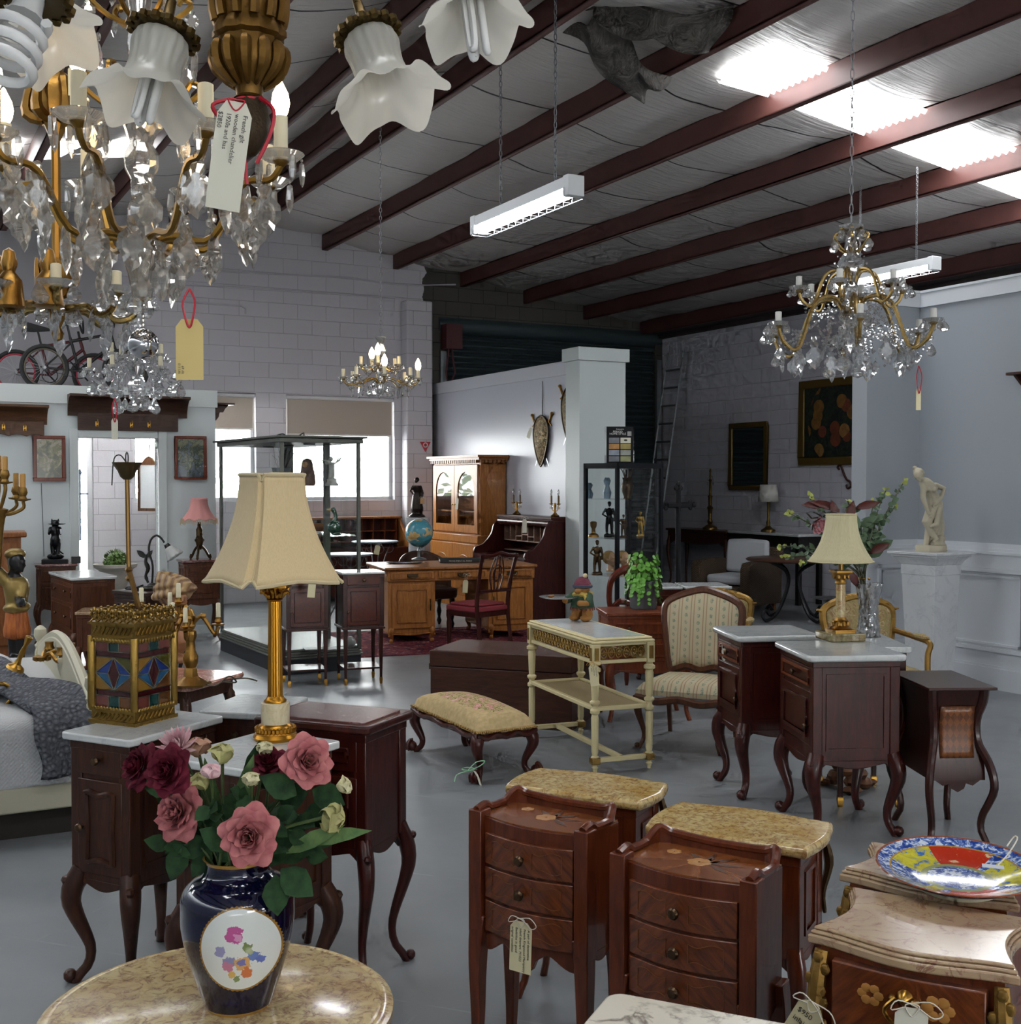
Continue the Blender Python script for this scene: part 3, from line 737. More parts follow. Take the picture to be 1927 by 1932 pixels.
 for i in range(nd):
  z0 = leg_h+.012+i*zh; z1 = z0+zh-.008
  q = MB(); q.loft([[(x, fy(x)-.001, z) for x in xs]+[(x, fy(x)+.012, z) for x in xs[::-1]] for z in (z0, z1)])
  dr = put('drawer', q, MARQF, T, bev=.002)
  for sx in (-1, 1):
   q = MB()
   xs2 = [sx*(.03+(w/2-.09)*k/8) for k in range(9)]
   lo = [(x, fy(x)-.0025, z0+.02+.006*sin(k*.8)) for k, x in enumerate(xs2)]; hi = [(x, fy(x)-.0025, z1-.02-.006*sin(k*.8)) for k, x in enumerate(xs2)]
   q.tube(lo+hi[::-1], .0011, 4, closed=True); put('stringing_line', q, LINE, dr)
  knob(dr, 0, fy(0)-.001, (z0+z1)/2)
 for sx, sy in ((-1, -1), (1, -1), (1, 1), (-1, 1)):
  lg = MB(); pts = []; rs = []
  for k in range(13):
   u = k/12; o = .012*sin(u*pi*.9)*(1-u)+.03*u*u*(u-.55); pts.append((sx*o*1.6, sy*o*1.2, (leg_h+.05)*(1-u))); rs.append(.034*(1-.54*u)+.006*max(0, u-.9)*6)
  lg.tube(pts, rs, 4); put('leg', lg, KINGD, T, bev=.004, loc=(sx*(w/2-.006), -d/2+.006 if sy < 0 else d/2-.02, 0))
 return T
HK = .76
fK1 = fit3(HK, (891, 1517), (1105, 1570), (1181, 1530), .6)
fK2 = fit3(HK, (1157, 1598), (1428, 1663), (1493, 1612), .6)
bowchest('bow-fronted marquetry bedside chest of three drawers with price tag on its lowest knob', fK1, HK, .40, 'marquetry bedside chests')
bowchest('bow-fronted marquetry bedside chest of three drawers without a tag, behind the veined white marble top', fK2, HK, .40, 'marquetry bedside chests')
def stand(label, fit, H, group):
 T = cabinet('bedside_stand', label, 'bedside stand', fit, H, .38, KINGD, YELM, th=.032, over=.03, lr=.024, out=.04, drop=.05, group=group, toutl=lambda w, d: serp(w, d, .028, -.02, .0), foot=False, ear=False, tbev=.012,
  items=(('drawer', H-.2, H-.06, {'style': 'none', 'knobs': [(0, H-.13)], 'mat': MARQF}), ('door', .42, H-.22, {'style': 'none', 'mat': MARQF})))
 w, d = fit[3]-.06, fit[4]-.06
 for sx in (-1, 1):
  m = MB(); m.tube(spl([(sx*(w/2+.01), -d/2-.01, H-.05), (sx*(w/2+.02), -d/2-.02, H-.12), (sx*(w/2+.006), -d/2-.008, H-.2), (sx*(w/2+.012), -d/2-.01, H-.26)], 12), [.012, .012, .014, .015, .014, .012, .011, .01, .009, .008, .008, .007, .005], 6); put('bronze_mount', m, BRONZE, T)
 return T
HS = .70
fS1 = fit3(HS, (952, 1480), (1213, 1530), (1262, 1476), .6)
fS2 = fit3(HS, (1216, 1556), (1528, 1612), (1573, 1550), .6)
def back_turned(f): return (f[0], f[1], f[2]+pi, f[3], f[4])
stand('yellow breccia marble-topped stand behind the tagged marquetry chest', back_turned(fS1), HS, 'yellow marble-topped stands')
stand('yellow breccia marble-topped stand, the nearer one beside the pink marble commode', back_turned(fS2), HS, 'yellow marble-topped stands')
def commode(label, fit, H, group):
 cx, cy, rz, w, d = fit; T = thing('commode', label, 'commode', (cx, cy, 0), rz, group)
 ol = lambda k, o=0: [(x*k, y*k) for x, y in serp(w, d, .016, .035, .02)]
 t = MB(); t.prism(ol(1), H-.034, H-.016); t.prism(ol(.975), H-.016, H-.008); t.prism(ol(.945), H-.008, H); put('marble_top', t, PINKM, T, bev=.006, seg=3)
 b = MB(); R = []
 for z, k in ((.20, .8), (.3, .9), (.45, .93), (H-.16, .9), (H-.034, .86)): R.append([(x*k, y*k, z) for x, y in serp(w, d, .014, .02, .0)])
 b.loft(R); put('body', b, KINGD, T, ang=50)
 for z0, z1 in ((H-.215, H-.05), (H-.39, H-.235)):
  def F(u, v):
   x = (-.5+u)*(w*.72); return (x, -d/2*.9-.014*.9*.5*(1+cos(2*pi*x/w))-.012+.0, z0+(z1-z0)*v)
  q = MB(); q.grid(F, 16, 1); q.grid(lambda u, v: (F(u, v)[0], F(u, v)[1]+.03, F(u, v)[2]), 16, 1)
  for v in (0, 1): q.grid(lambda u, s: (F(u, v)[0], F(u, v)[1]+.03*s, F(u, v)[2]), 16, 1)
  for u in (0, 1): q.grid(lambda s, v: (F(u, v)[0], F(u, v)[1]+.03*s, F(u, v)[2]), 1, 1)
  dr = put('drawer', q, MARQF, T, bev=.003)
  y0 = F(.5, 0)[1]; zc = (z0+z1)/2+.045
  h = MB(); h.lathe([(0, 0), (.016, .002), (.012, .01), (.006, .018), (0, .02)], 10, M=MX.Translation((0, y0, zc)) @ MX.Rotation(pi/2, 4, 'X'))
  for sx in (-1, 1): h.ell((sx*.022, y0-.006, zc-.003), .007, 8)
  h.tube(spl([(-.014, y0-.012, zc), (-.034, y0-.016, zc-.024), (-.02, y0-.018, zc-.044), (0, y0-.018, zc-.048), (.02, y0-.018, zc-.044), (.034, y0-.016, zc-.024), (.014, y0-.012, zc)], 20), .0042, 7)
  put('drop_handle', h, BRASS, dr)
  for sx, s in ((-.55, .02), (.5, .024)):
   m = MB()
   for k in range(6): 
    x = sx*w*.3+.5*s*cos(k*pi/3)*1.6; m.ell((x, F(x/(w*.72)+.5, 0)[1]-.0005, zc-.01+.5*s*sin(k*pi/3)*1.3), (.5*s, .0012, .45*s), 8)
   put('inlaid_flower', m, INL, dr)
 for sx in (-1, 1):
  m = MB(); x = sx*w*.42; y = -d/2*.86-.004
  m.tube(spl([(x*1.0, y, H-.04), (x*1.03, y-.012, H-.09), (x*1.06, y-.014, H-.16), (x*1.01, y-.01, H-.24), (x*.99, y-.004, H-.3)], 20), [.017-.011*abs(k/20-.3) for k in range(21)], 8)
  for k in range(12): m.ell((x*1.02+.016*sin(k*2.2), y-.016, H-.05-k*.022), (.011, .009, .013), 8)
  put('gilt_mount', m, OLDG, T)
 for sx, sy in ((-1, -1), (1, -1), (1, 1), (-1, 1)): put('leg', cabriole(.26, .028, .05, atan2(sy, sx)), KINGD, T, loc=(sx*w*.36, sy*d*.36, 0))
 return T
HP = .80
fP1 = fit3(HP, (1517, 1752), (1955, 1848), (1972, 1735), .3)
commode('commode with moulded pink marble top and brass drop handle in the near right corner', fP1, HP, 'pink marble-topped commodes')
fP2 = fit3(HP, (1582, 1668), (1960, 1745), (1985, 1640), .3)
commode('pink marble-topped commode under the painted plate', (fP2[0]+.0, fP2[1]+.06, fP1[2], fP1[3]*.98, fP1[4]*.85), HP, 'pink marble-topped commodes')
HV = .80
fV = fit1(HV, (1152, 1868), radians(-21), .62, .40)
v0 = gz(1152, 1868, HV); ex = V((cos(radians(-24)), sin(radians(-24)), 0)); ey = V((-ex.y, ex.x, 0)); ce = v0+ex*.3-ey*.21
cabinet('side_cabinet', 'cabinet with violet-veined white marble top at the bottom edge before the untagged chest', 'cabinet', (ce.x, ce.y, radians(-24), .6, .42), HV, .2, WALNUT, CALM, th=.03, over=.025, r=.03, items=(('drawer', .6, .74, {'knobs': [(0, .67)]}), ('door', .24, .58, {'knobs': [(.2, .42)]})))
HQ = .862
R1 = fit3(HQ, (1342, 1181), (1384, 1204), (1556, 1199), .5)
R2 = fit3(HQ, (1459, 1209), (1530, 1238), (1716, 1236), .5)
for f, lab in ((R1, 'mahogany pot cupboard with white marble top and price tag, beside the striped chair'), (R2, 'mahogany pot cupboard with white marble top carrying the onyx lamp')):
 w = f[3]
 cabinet('pot_cupboard', lab, 'bedside cupboard', f, HQ, .36, MAHOG, WHITEM, th=.03, over=.035, lr=.036, out=.06, drop=.06, r=.035, group='mahogany pot cupboards', tbev=.01,
  items=(('drawer', .70, .80, {'style': 'rect', 'ins': .012, 'knobs': [(0, .75)], 'pmat': CHERRY}), ('door', .43, .685, {'style': 'rect', 'ins': .035, 'r': .009, 'knobs': [(w/2-.085, .52)]})))
fR3 = fit3(.83, (1560, 1240), (1750, 1234), (1650, 1196), .3)
cabinet('side_table', 'dark side table with white marble top and brass-capped tapered legs under the crystal vase', 'table', (1.845, 6.30, radians(-1), .40, .54), .83, .70, ROSE, WHITEM, th=.03, over=.03, leg='taper', lr=.022, drop=0, cap=True, side=False)
fM = fit3(.735, (1734, 1298), (1891, 1298), (1782, 1261), 0.)
t = NT('cube_parquetry'); co = t.co(); x, y, z = t.sep(co)
ck = t.n('ShaderNodeTexChecker'); ck.inputs['Scale'].default_value = 1; t.l(t.comb(t.math('MULTIPLY', t.math('ADD', x, t.math('MULTIPLY', z, .6)), 34.), t.math('MULTIPLY', t.math('SUBTRACT', x, t.math('MULTIPLY', z, .6)), 34.), 0), ck.inputs['Vector'])
ck.inputs['Color1'].default_value = rgb('#8a5122'); ck.inputs['Color2'].default_value = rgb('#46240f')
PARQ = t.fin(t.mix(t.noise(co, 30, 2), ck.outputs[0], '#6b3b18'), .35, 0, .2)
cx, cy, rz, w, d = fM; d = .5; cy = gz(1812, 1298, .735).y+d/2; rz = radians(3)
cx += .03
T = thing('occasional_table', 'rosewood occasional table with cube parquetry panel and long curved legs', 'table', (cx, cy, 0), rz)
m = MB(); m.box(-w/2, -d/2, .722, w/2, d/2, .735); put('table_top', m, ROSE, T, bev=.003)
zs = [(.30, .80), (.36, .79), (.44, .72), (.54, .69), (.62, .72), (.70, .80), (.722, .82)]
m = MB(); m.loft([[(-w/2*k, -d/2*k, z), (w/2*k, -d/2*k, z), (w/2*k, d/2*k, z), (-w/2*k, d/2*k, z)] for z, k in zs])
m.prism([(-w*.33, .30), (w*.33, .30), (w*.22, .275), (w*.12, .285), (.03, .262), (0, .245), (-.03, .262), (-w*.12, .285), (-w*.22, .275)], -d/2*.8, -d/2*.8+.02, 'y'); put('body', m, ROSE, T, ang=50)
m = MB(); m.grid(lambda u, v: ((u-.5)*w*.5, -d/2*cat([.73, .70, .70, .74], v)-.006, .40+.24*v), 6, 8); put('parquetry_panel', m, PARQ, T, solid=.002)
for sx, sy in ((-1, -1), (1, -1), (1, 1), (-1, 1)):
 O = [.83, .80, .71, .69, .74, .90, 1.0, 1.02, .93, .82, .80, .92]; pts = []; rs = []
 for k in range(25):
  u = k/24; o = cat(O, u); pts.append((sx*w/2*o-sx*.012, sy*d/2*o-sy*.012, .722*(1-u))); rs.append(.024-.009*u)
 m = MB(); m.tube(pts, rs, 8); put('leg', m, ROSE, T)
p = gz(1600, 1487); T = thing('carved_pedestal', 'carved gilt rock-shaped lamp foot standing on the floor under the tables', 'pedestal', (p.x, p.y, 0))
m = MB()
for k in range(16):
 a = k*2.4; r = .11-.006*k; m.ell((r*cos(a)*.8, r*sin(a)*.6, .03+.011*k), (.05, .045, .035), 8)
for k in range(3): m.ell((.13*cos(k*2.1+.4), .13*sin(k*2.1+.4), .022), (.06, .035, .022), 8)
put('rock_base', m, P('carved_gilt_wood', '#6b452c', .5, .3, bump=.4, bs=60, var=.4), T)
m = MB(); m.lathe([(.02, .18), (.016, .3), (.02, .42), (.03, .44), (.012, .47), (0, .5)], 12); put('stem', m, BRASS, T)
def limb(mb, pts, rs, n=10):
 mb.tube(pts, rs, n); mb.ell(pts[0], rs[0]*.99, 10); mb.ell(pts[-1], rs[-1]*.99, 10)
def chain(mb, pts, rs, m=12):
 P_ = spl(pts, m); R_ = [cat(rs, i/m) for i in range(m+1)]; limb(mb, P_, R_)
def fig(name, mb, mat, parent, vox=.006, it=4, loc=None):
 o = put(name, mb, mat, parent, ang=180, loc=loc)
 r = o.modifiers.new('r', 'REMESH'); r.mode = 'VOXEL'; r.voxel_size = vox; r.use_smooth_shade = True
 if it: s = o.modifiers.new('s', 'SMOOTH'); s.factor = .5; s.iterations = it
 return o
def PX(ox, oy, s):
 return lambda px, py, y=0.: V(((px-ox)*s, y, (oy-py)*s))
def hand(mb, w, d, nrm, L, r):
 """palm, four bent fingers of different lengths and a thumb, from wrist w along d"""
 d = V(d).normalized(); nrm = V(nrm).normalized(); sd = d.cross(nrm).normalized()
 pc = V(w)+d*L*.28; mb.tube([V(w), pc, V(w)+d*L*.5], [r*.9, r*1.25, r*1.2], 8, sq=(1, .6) if abs(d.z) < .9 else None)
 for i, (o, k) in enumerate(((-.9, .42), (-.3, .5), (.3, .47), (.9, .36))):
  b = V(w)+d*L*.48+sd*o*r; limb(mb, [b, b+d*L*k*.55+nrm*L*.03, b+d*L*k*.9+nrm*L*.14], [r*.36, r*.33, r*.27], 6)
 b = V(w)+d*L*.18-sd*r*1.0; limb(mb, [b, b-sd*r*.7+d*L*.16, b-sd*r*.8+d*L*.3+nrm*L*.08], [r*.42, r*.36, r*.3], 6)
def head(mb, c, r, face, up=(0, 0, 1)):
 f = V(face).normalized(); u = V(up); u = (u-f*u.dot(f)).normalized(); s = f.cross(u); c = V(c)
 M = MX(((s.x, f.x, u.x, c.x), (s.y, f.y, u.y, c.y), (s.z, f.z, u.z, c.z), (0, 0, 0, 1)))
 mb.ell((0, -.05*r, .1*r), (.78*r, .92*r, .95*r), 14, M=M); mb.ell((0, .25*r, -.45*r), (.55*r, .6*r, .6*r), 12, M=M)
 mb.ell((0, .92*r, -.12*r), (.13*r, .22*r, .24*r), 8, M=M); mb.ell((0, .8*r, .2*r), (.5*r, .14*r, .12*r), 8, M=M)
 mb.ell((0, .78*r, -.52*r), (.26*r, .14*r, .09*r), 8, M=M); mb.ell((0, .72*r, -.85*r), (.22*r, .18*r, .16*r), 8, M=M)
 for k in (-1, 1):
  mb.ell((k*.3*r, .74*r, .04*r), (.13*r, .1*r, .08*r), 8, M=M); mb.ell((k*.4*r, .6*r, -.28*r), (.22*r, .2*r, .2*r), 8, M=M); mb.ell((k*.78*r, -.05*r, -.05*r), (.1*r, .18*r, .27*r), 8, M=M)
 return M
BURL = WOOD('burl_mahogany', '#30100a', '#5c2413', .26, sc=(6, 6, 6), grain=4, knots=1.6, coat=.3)
for A, lab in (((539, 1083), 'tall dark bedside cabinet on brass-capped legs, just right of the column lamp'), ((646, 1081), 'tall dark bedside cabinet on brass-capped legs against the oak desk')):
 f = fit1(.923, A, radians(19), .355, .36)
 T = cabinet('bedside_cabinet', lab, 'bedside cabinet', f, .923, .47, ROSE, WHITEM, th=.015, over=.012, leg='taper', lr=.018, drop=0, cap=True, side=False, r=.005, group='tall dark bedside cabinets', tbev=.003,
  items=(('drawer', .82, .9, {'style': 'none', 'mat': BURL, 'knobs': [(0, .86)]}), ('door', .49, .80, {'ins': .03, 'r': .002, 'mat': BURL, 'knobs': [(-.13, .6)], 'ks': .7})))
 m = MB(); m.box(-.16, -.16, .125, .16, .16, .14); put('shelf', m, ROSE, T, bev=.003)
 m = MB(); m.box(-.178, -.186, .455, .178, .18, .475); put('waist_moulding', m, ROSE, T, bev=.004)
f = fit1(.78, (727, 1072), radians(19), 1.66, .95); cx, cy, rz, w, d = f; DESK = f
T = thing('pedestal_desk', 'honey oak pedestal desk with carved panel doors on the red rug', 'desk', (cx, cy, 0), rz)
m = MB(); m.prism(rrect(w, d, .03), .75, .78); put('desk_top', m, OAKD, T, bev=.01)
m = MB(); m.box(-w/2+.03, -d/2+.03, .635, w/2-.03, d/2-.03, .75); put('frieze', m, OAK, T, bev=.004)
pwid = .50
for sx in (-1, 1):
 x0 = sx*(w/2-.04); x1 = x0-sx*pwid; a, b = min(x0, x1), max(x0, x1)
 m = MB(); m.box(a, -d/2+.05, .1, b, d/2-.05, .635); m.prism([(p[0]+(a+b)/2, p[1]) for p in apron_out(pwid, .1, .035)], -d/2+.04, -d/2+.06, 'y')
 pd = put('pedestal', m, OAK, T, bev=.004)
 dd = MB(); dd.box(a+.04, -d/2+.036, .15, b-.04, -d/2+.052, .60); dr = put('door', dd, OAK, T, bev=.004)
 put('panel_moulding', panel_ring(a+.085, b-.085, .2, .555, -d/2+.032, .008, .12), OAKD, dr)
 m = MB(); m.tube([(x1-sx*-.055, -d/2+.03, .33), (x1+sx*.055, -d/2+.02, .39), (x1+sx*.055, -d/2+.03, .45)], .006, 6); put('handle', m, BRONZE, dr)
 for px in (a+.04, b-.04):
  for py in (-d/2+.07, d/2-.07): put('foot', cabriole(.15, .03, .03, atan2(py, px-(a+b)/2), True, False), OAK, T, loc=(px, py, 0))
for a, b in ((-w/2+.06, -w/2+.52), (-.26, .26), (w/2-.52, w/2-.06)):
 m = MB(); m.box(a, -d/2+.014, .655, b, -d/2+.035, .735); dr = put('drawer', m, OAK, T, bev=.006)
 put('panel_moulding', panel_ring(a+.02, b-.02, .668, .722, -d/2+.013, .004), OAKD, dr)
 m = MB(); xc = (a+b)/2; m.tube(spl([(xc-.05, -d/2+.012, .70), (xc-.04, -d/2, .68), (xc, -d/2-.005, .672), (xc+.04, -d/2, .68), (xc+.05, -d/2+.012, .70)], 12), .006, 6); m.cb((xc, -d/2+.012, .697), (.12, .004, .035)); put('handle', m, BRONZE, dr)
t = NT('persian_rug'); co = t.co(); x, y, z = t.sep(co)
v = t.n('ShaderNodeTexVoronoi'); v.inputs['Scale'].default_value = 9; t.l(co, v.inputs['Vector'])
c = t.ramp(t.noise(co, 16, 3, .6, 1.), [(.38, '#2c2838'), (.48, '#6e2f36'), (.6, '#7a3b40'), (.68, '#b08a7a')]); c = t.mix(t.ramp(v.outputs['Distance'], [(.12, 1.), (.2, 0.)]), c, '#3a2f45')
RUG = t.fin(c, .95, spec=.1)
m = MB(); m.box(-1.45, -.95, 0, 1.45, .95, .008); o = put('rug', m, RUG, loc=(-.75, 12.45, .0), rz=radians(19)); tag(o, 'faded red patterned rug under the oak desk', 'rug')
def on(f, x, y, z): 
 cx, cy, rz = f[:3]; return V((cx+x*cos(rz)-y*sin(rz), cy+x*sin(rz)+y*cos(rz), z))
t = NT('globe_map'); co = t.co(); n = t.noise(co, 7.5, 4, .55); GLOBE = t.fin(t.ramp(n, [(.54, '#4a93a3'), (.56, '#d2b37c'), (.66, '#b99a58')]), .3, 0, .3)
p = gz(791, 1056, .78); T = thing('globe', 'blue terrestrial globe on a metal foot on the oak desk', 'globe', p)
m = MB(); m.ell((0, 0, .30), .158, 32); put('sphere', m, GLOBE, T)
m = MB(); m.lathe([(.085, 0), (.085, .008), (.06, .02), (.02, .03), (.018, .07), (.026, .1), (.014, .125), (.01, .14)], 20); put('foot', m, P('grey_steel', '#7b8084', .35, .8), T)
m = MB(); a0 = radians(23); m.tube([(.166*sin(a)*cos(.6), .166*sin(a)*sin(.6), .30-.166*cos(a)) for a in [i*pi/20 for i in range(1, 20)]], .005, 6); put('meridian_arm', m, P('grey_steel', '#7b8084'), T)
p = gz(764, 1063, .78); T = thing('tray', 'oval silver tray lying on the oak desk left of the globe', 'tray', p, .3)
m = MB(); m.lathe([(0, .004), (.16, .004), (.19, .014), (.2, .016), (.2, .012), (.165, 0), (0, 0)], 32, M=MX.Scale(.55, 4, (0, 1, 0))); put('dish', m, P('silver', '#b9bcc0', .22, 1.), T)
p = gz(870, 1060, .78); T = thing('book', 'large black book lying flat on the oak desk', 'book', p, radians(8))
m = MB(); m.box(-.24, -.15, 0, .24, .15, .004); m.box(-.24, -.15, .034, .24, .15, .038); m.box(-.24, -.15, 0, .24, -.146, .038); put('cover', m, P('black_cloth', '#17191c', .5), T)
m = MB(); m.box(-.232, -.145, .004, .232, .144, .034); put('page_block', m, P('paper', '#cfcac0', .9), T)
txt('MONUMENTAL PARIS', .026, P('spine_letters', '#b9b4a8', .6), T, (-.02, -.1506, .0105))
p = gz(950, 1057, .78); m = MB(); m.grid(lambda u, v: ((u-.5)*.5, (v-.5)*.26, .012+.012*sin(u*9)*cos(v*7)+.01*sin(u*23+v*5)), 14, 8)
o = put('plastic_sleeve', m, SHADER('clear_film', _pane), loc=p, rz=.2, solid=.001); tag(o, 'crumpled clear plastic sleeve on the right end of the desk', 'sleeve')
SPN = loc(0, 0)
def wall_s(px): return (pl(px, 900, SPN, d2)-BW).dot(-d1)
s1 = wall_s(957); s0 = s1-1.45
BD = .42; bz = pl(908, 858, loc(-BD, 0), d2).z
T = thing('bookcase', 'tall honey wood bookcase with two arched glass doors against the sword wall', 'bookcase', loc(-BD/2-.012, (s0+s1)/2), RZ-pi/2)
w = s1-s0; d = BD
m = MB(); m.box(-w/2, -d/2+.05, .95, -w/2+.04, d/2, bz-.08); m.box(w/2-.04, -d/2+.05, .95, w/2, d/2, bz-.08); m.box(-w/2, d/2-.02, .95, w/2, d/2, bz-.08); m.box(-w/2, -d/2+.05, bz-.12, w/2, d/2, bz-.08); m.box(-w/2, -d/2+.05, .95, w/2, d/2, .98)
put('upper_case', m, OAK, T, bev=.003)
m = MB(); m.box(-w/2-.02, -d/2, 0, w/2+.02, d/2, .95); m.box(-w/2-.035, -d/2-.015, .86, w/2+.035, d/2, .96); put('lower_case', m, OAK, T, bev=.006)
m = MB(); 
for k, (z0, z1) in enumerate(((bz-.09, bz-.06), (bz-.06, bz-.03), (bz-.03, bz))): m.box(-w/2-.02-.03*k, -d/2+.03-.03*k, z0, w/2+.02+.03*k, d/2, z1)
for k in range(int(w/.06)): m.box(-w/2+.02+k*.06, -d/2-.012, bz-.1, -w/2+.05+k*.06, -d/2+.04, bz-.062)
for k in range(6): m.box(w/2-.005, -d/2+.03+k*.06, bz-.1, w/2+.045, -d/2+.06+k*.06, bz-.062)
put('cornice', m, OAKD, T)
for sx in (-1, 1):
 x0, x1 = (-w/2+.04, -.005) if sx < 0 else (.005, w/2-.04); z0, z1 = .985, bz-.125; y = -d/2+.03
 gx0, gx1, gz0, gz1 = x0+.09, x1-.09, z0+.1, z1-.09; r = (gx1-gx0)/2; N = 16
 arch = [(gx0, gz0), (gx1, gz0)]+[((gx0+gx1)/2+r*cos(pi*k/N), gz1-r+r*sin(pi*k/N)) for k in range(N+1)]
 outr = [(x0, z0), (x1, z0)]+[((x1 if k <= N*.3 else x0 if k >= N*.7 else x1+(x0-x1)*(k/N-.3)/.4), z1 if .0 < k/N < 1 and .25 < k/N < .75 else (gz1-r+(z1-gz1+r)*min(1, min(k, N-k)/(N*.25)))) for k in range(N+1)]
 m = MB(); n = len(arch)
 for yy in (y-.012, y+.012): m.add([(a, yy, b) for a, b in arch]+[(a, yy, b) for a, b in outr], [(i, (i+1) % n, n+(i+1) % n, n+i) for i in range(n)])
 for L in (arch, outr): m.add([(a, yy, b) for yy in (y-.012, y+.012) for a, b in L], [(i, (i+1) % n, n+(i+1) % n, n+i) for i in range(n)])
 dr = put('door', m, OAK, T)
 m = MB(); m.prism(arch, y-.002, y+.002, 'y'); put('glass_pane', m, PANE, dr)
 knob(dr, x1-.03 if sx < 0 else x0+.03, y-.012, 1.35, BRASS, .8)
 m = MB(); m.box(x0, -d/2-.012, .08, x1, -d/2+.004, .84); ld = put('cupboard_door', m, OAK, T, bev=.004)
 m = MB(); rr = (x1-x0)/2-.1; m.prism([(x0+.1, .16), (x1-.1, .16)]+[((x0+x1)/2+rr*cos(pi*k/12), .70-rr*.8+rr*.8*sin(pi*k/12)) for k in range(13)], -d/2-.02, -d/2-.01, 'y'); put('arched_panel', m, OAKD, ld, bev=.006)
for z in (1.25, 1.5):
 m = MB(); m.box(-w/2+.04, -d/2+.08, z, w/2-.04, d/2-.02, z+.02); put('shelf', m, OAKD, T)
s1 = wall_s(1078); s0 = s1-1.35; w = s1-s0; d = .62
T = thing('roll_top_desk', 'dark mahogany roll-top desk standing open against the sword wall', 'desk', loc(-d/2-.012, (s0+s1)/2), RZ-pi/2); RT = (T.location.x, T.location.y, T.rotation_euler.z)
zt = pl(1000, 973, loc(-.2, 0), d2).z
S = [(-d/2, .0), (d/2, 0), (d/2, zt-.03), (d/2-.24, zt-.03)]+[tuple(p)[:2] for p in [(q.x, q.y) for q in spl([(d/2-.24, zt-.03, 0), (d/2-.33, zt-.12, 0), (d/2-.37, zt-.24, 0), (-d/2+.14, .88, 0), (-d/2+.03, .84, 0), (-d/2, .77, 0)], 20)]][1:]
for sx in (-1, 1):
 m = MB(); m.prism([(a, b) for a, b in S], sx*w/2-.03*(sx > 0), sx*w/2+.03*(sx < 0), 'x'); put('side_panel', m, MAHOG, T, bev=.004)
m = MB(); m.box(-w/2-.02, d/2-.27, zt-.03, w/2+.02, d/2, zt); m.box(-w/2-.01, d/2-.25, zt-.06, w/2+.01, d/2, zt-.03); m.tube([(-w/2+.03, d/2-.25, zt-.08), (w/2-.03, d/2-.25, zt-.08)], .04, 10); put('top', m, MAHOG, T, bev=.004)
m = MB(); m.box(-w/2+.03, -d/2, .72, w/2-.03, d/2-.02, .77); m.box(-w/2+.03, d/2-.03, .1, w/2-.03, d/2-.01, zt-.03); put('writing_bed', m, MAHOG, T)
for sx in (-1, 1):
 m = MB(); m.box(min(sx*(w/2-.03), sx*(w/2-.42)), -d/2+.01, .04, max(sx*(w/2-.03), sx*(w/2-.42)), d/2-.04, .72); put('pedestal', m, MAHOG, T, bev=.004)
m = MB(); y0 = d/2-.2; PGN = P('pigeonhole_edge', '#8a6a58', .5)
for z in (.80, .92, zt-.09): m.box(-w/2+.06, y0, z, w/2-.06, d/2-.03, z+.012)
for k in range(9):
 x = -w/2+.06+(w-.12)*k/8; m.box(x-.005, y0, .92, x+.005, d/2-.03, zt-.08)
for k in (2, 3, 4): m.box(-w/2+.06+(w-.12)*(k+.05)/8, y0, .98+.02*(k % 2), -w/2+.06+(w-.12)*(k+.95)/8, d/2-.03, .99+.02*(k % 2))
put('pigeonholes', m, PGN, T)
RTZ = zt
def girandole(label, x, grp):
 q = V((cos(RT[2])*x-sin(RT[2])*.18+RT[0], sin(RT[2])*x+cos(RT[2])*.18+RT[1], RTZ)); T = thing('candle_lamp', label, 'lamp', q, RT[2], grp)
 m = MB(); m.lathe([(.05, 0), (.055, .012), (.03, .03), (.014, .05), (.012, .1), (.018, .13), (.008, .16), (0, .17)], 14); put('base', m, GILT, T)
 for a in (0, pi):
  m = MB(); m.tube(spl([(0, 0, .09), (.04*cos(a), 0, .07), (.08*cos(a), 0, .10), (.085*cos(a), 0, .14)], 10), .005, 6); m.lathe([(.004, .14), (.028, .15), (.03, .156), (.012, .156), (.012, .17)], 10, (.085*cos(a), 0, 0)); ar = put('arm', m, GILT, T)
  m = MB(); m.lathe([(.012, .17), (.012, .25)], 8, (.085*cos(a), 0, 0)); put('candle', m, P('brown_sleeve', '#7a6244', .5), ar)
  m = MB(); m.lathe([(.008, .25), (.016, .275), (.013, .3), (0, .33)], 10, (.085*cos(a), 0, 0)); put('bulb', m, CRY, ar)
  for k in (-1, 1):
   m = MB(); m.lathe([(0, .085), (.008, .1), (.003, .125), (0, .14)], 6, (.085*cos(a)+k*.026, 0, 0)); put('crystal_drop', m, CRY, ar)
girandole('brass candle lamp with crystal drops on the roll-top desk beneath the shield', -.05-w*.27, 'candle lamps on the roll-top'); girandole('brass candle lamp at the near end of the roll-top, half hidden by the white pillar', w*.40, 'candle lamps on the roll-top')
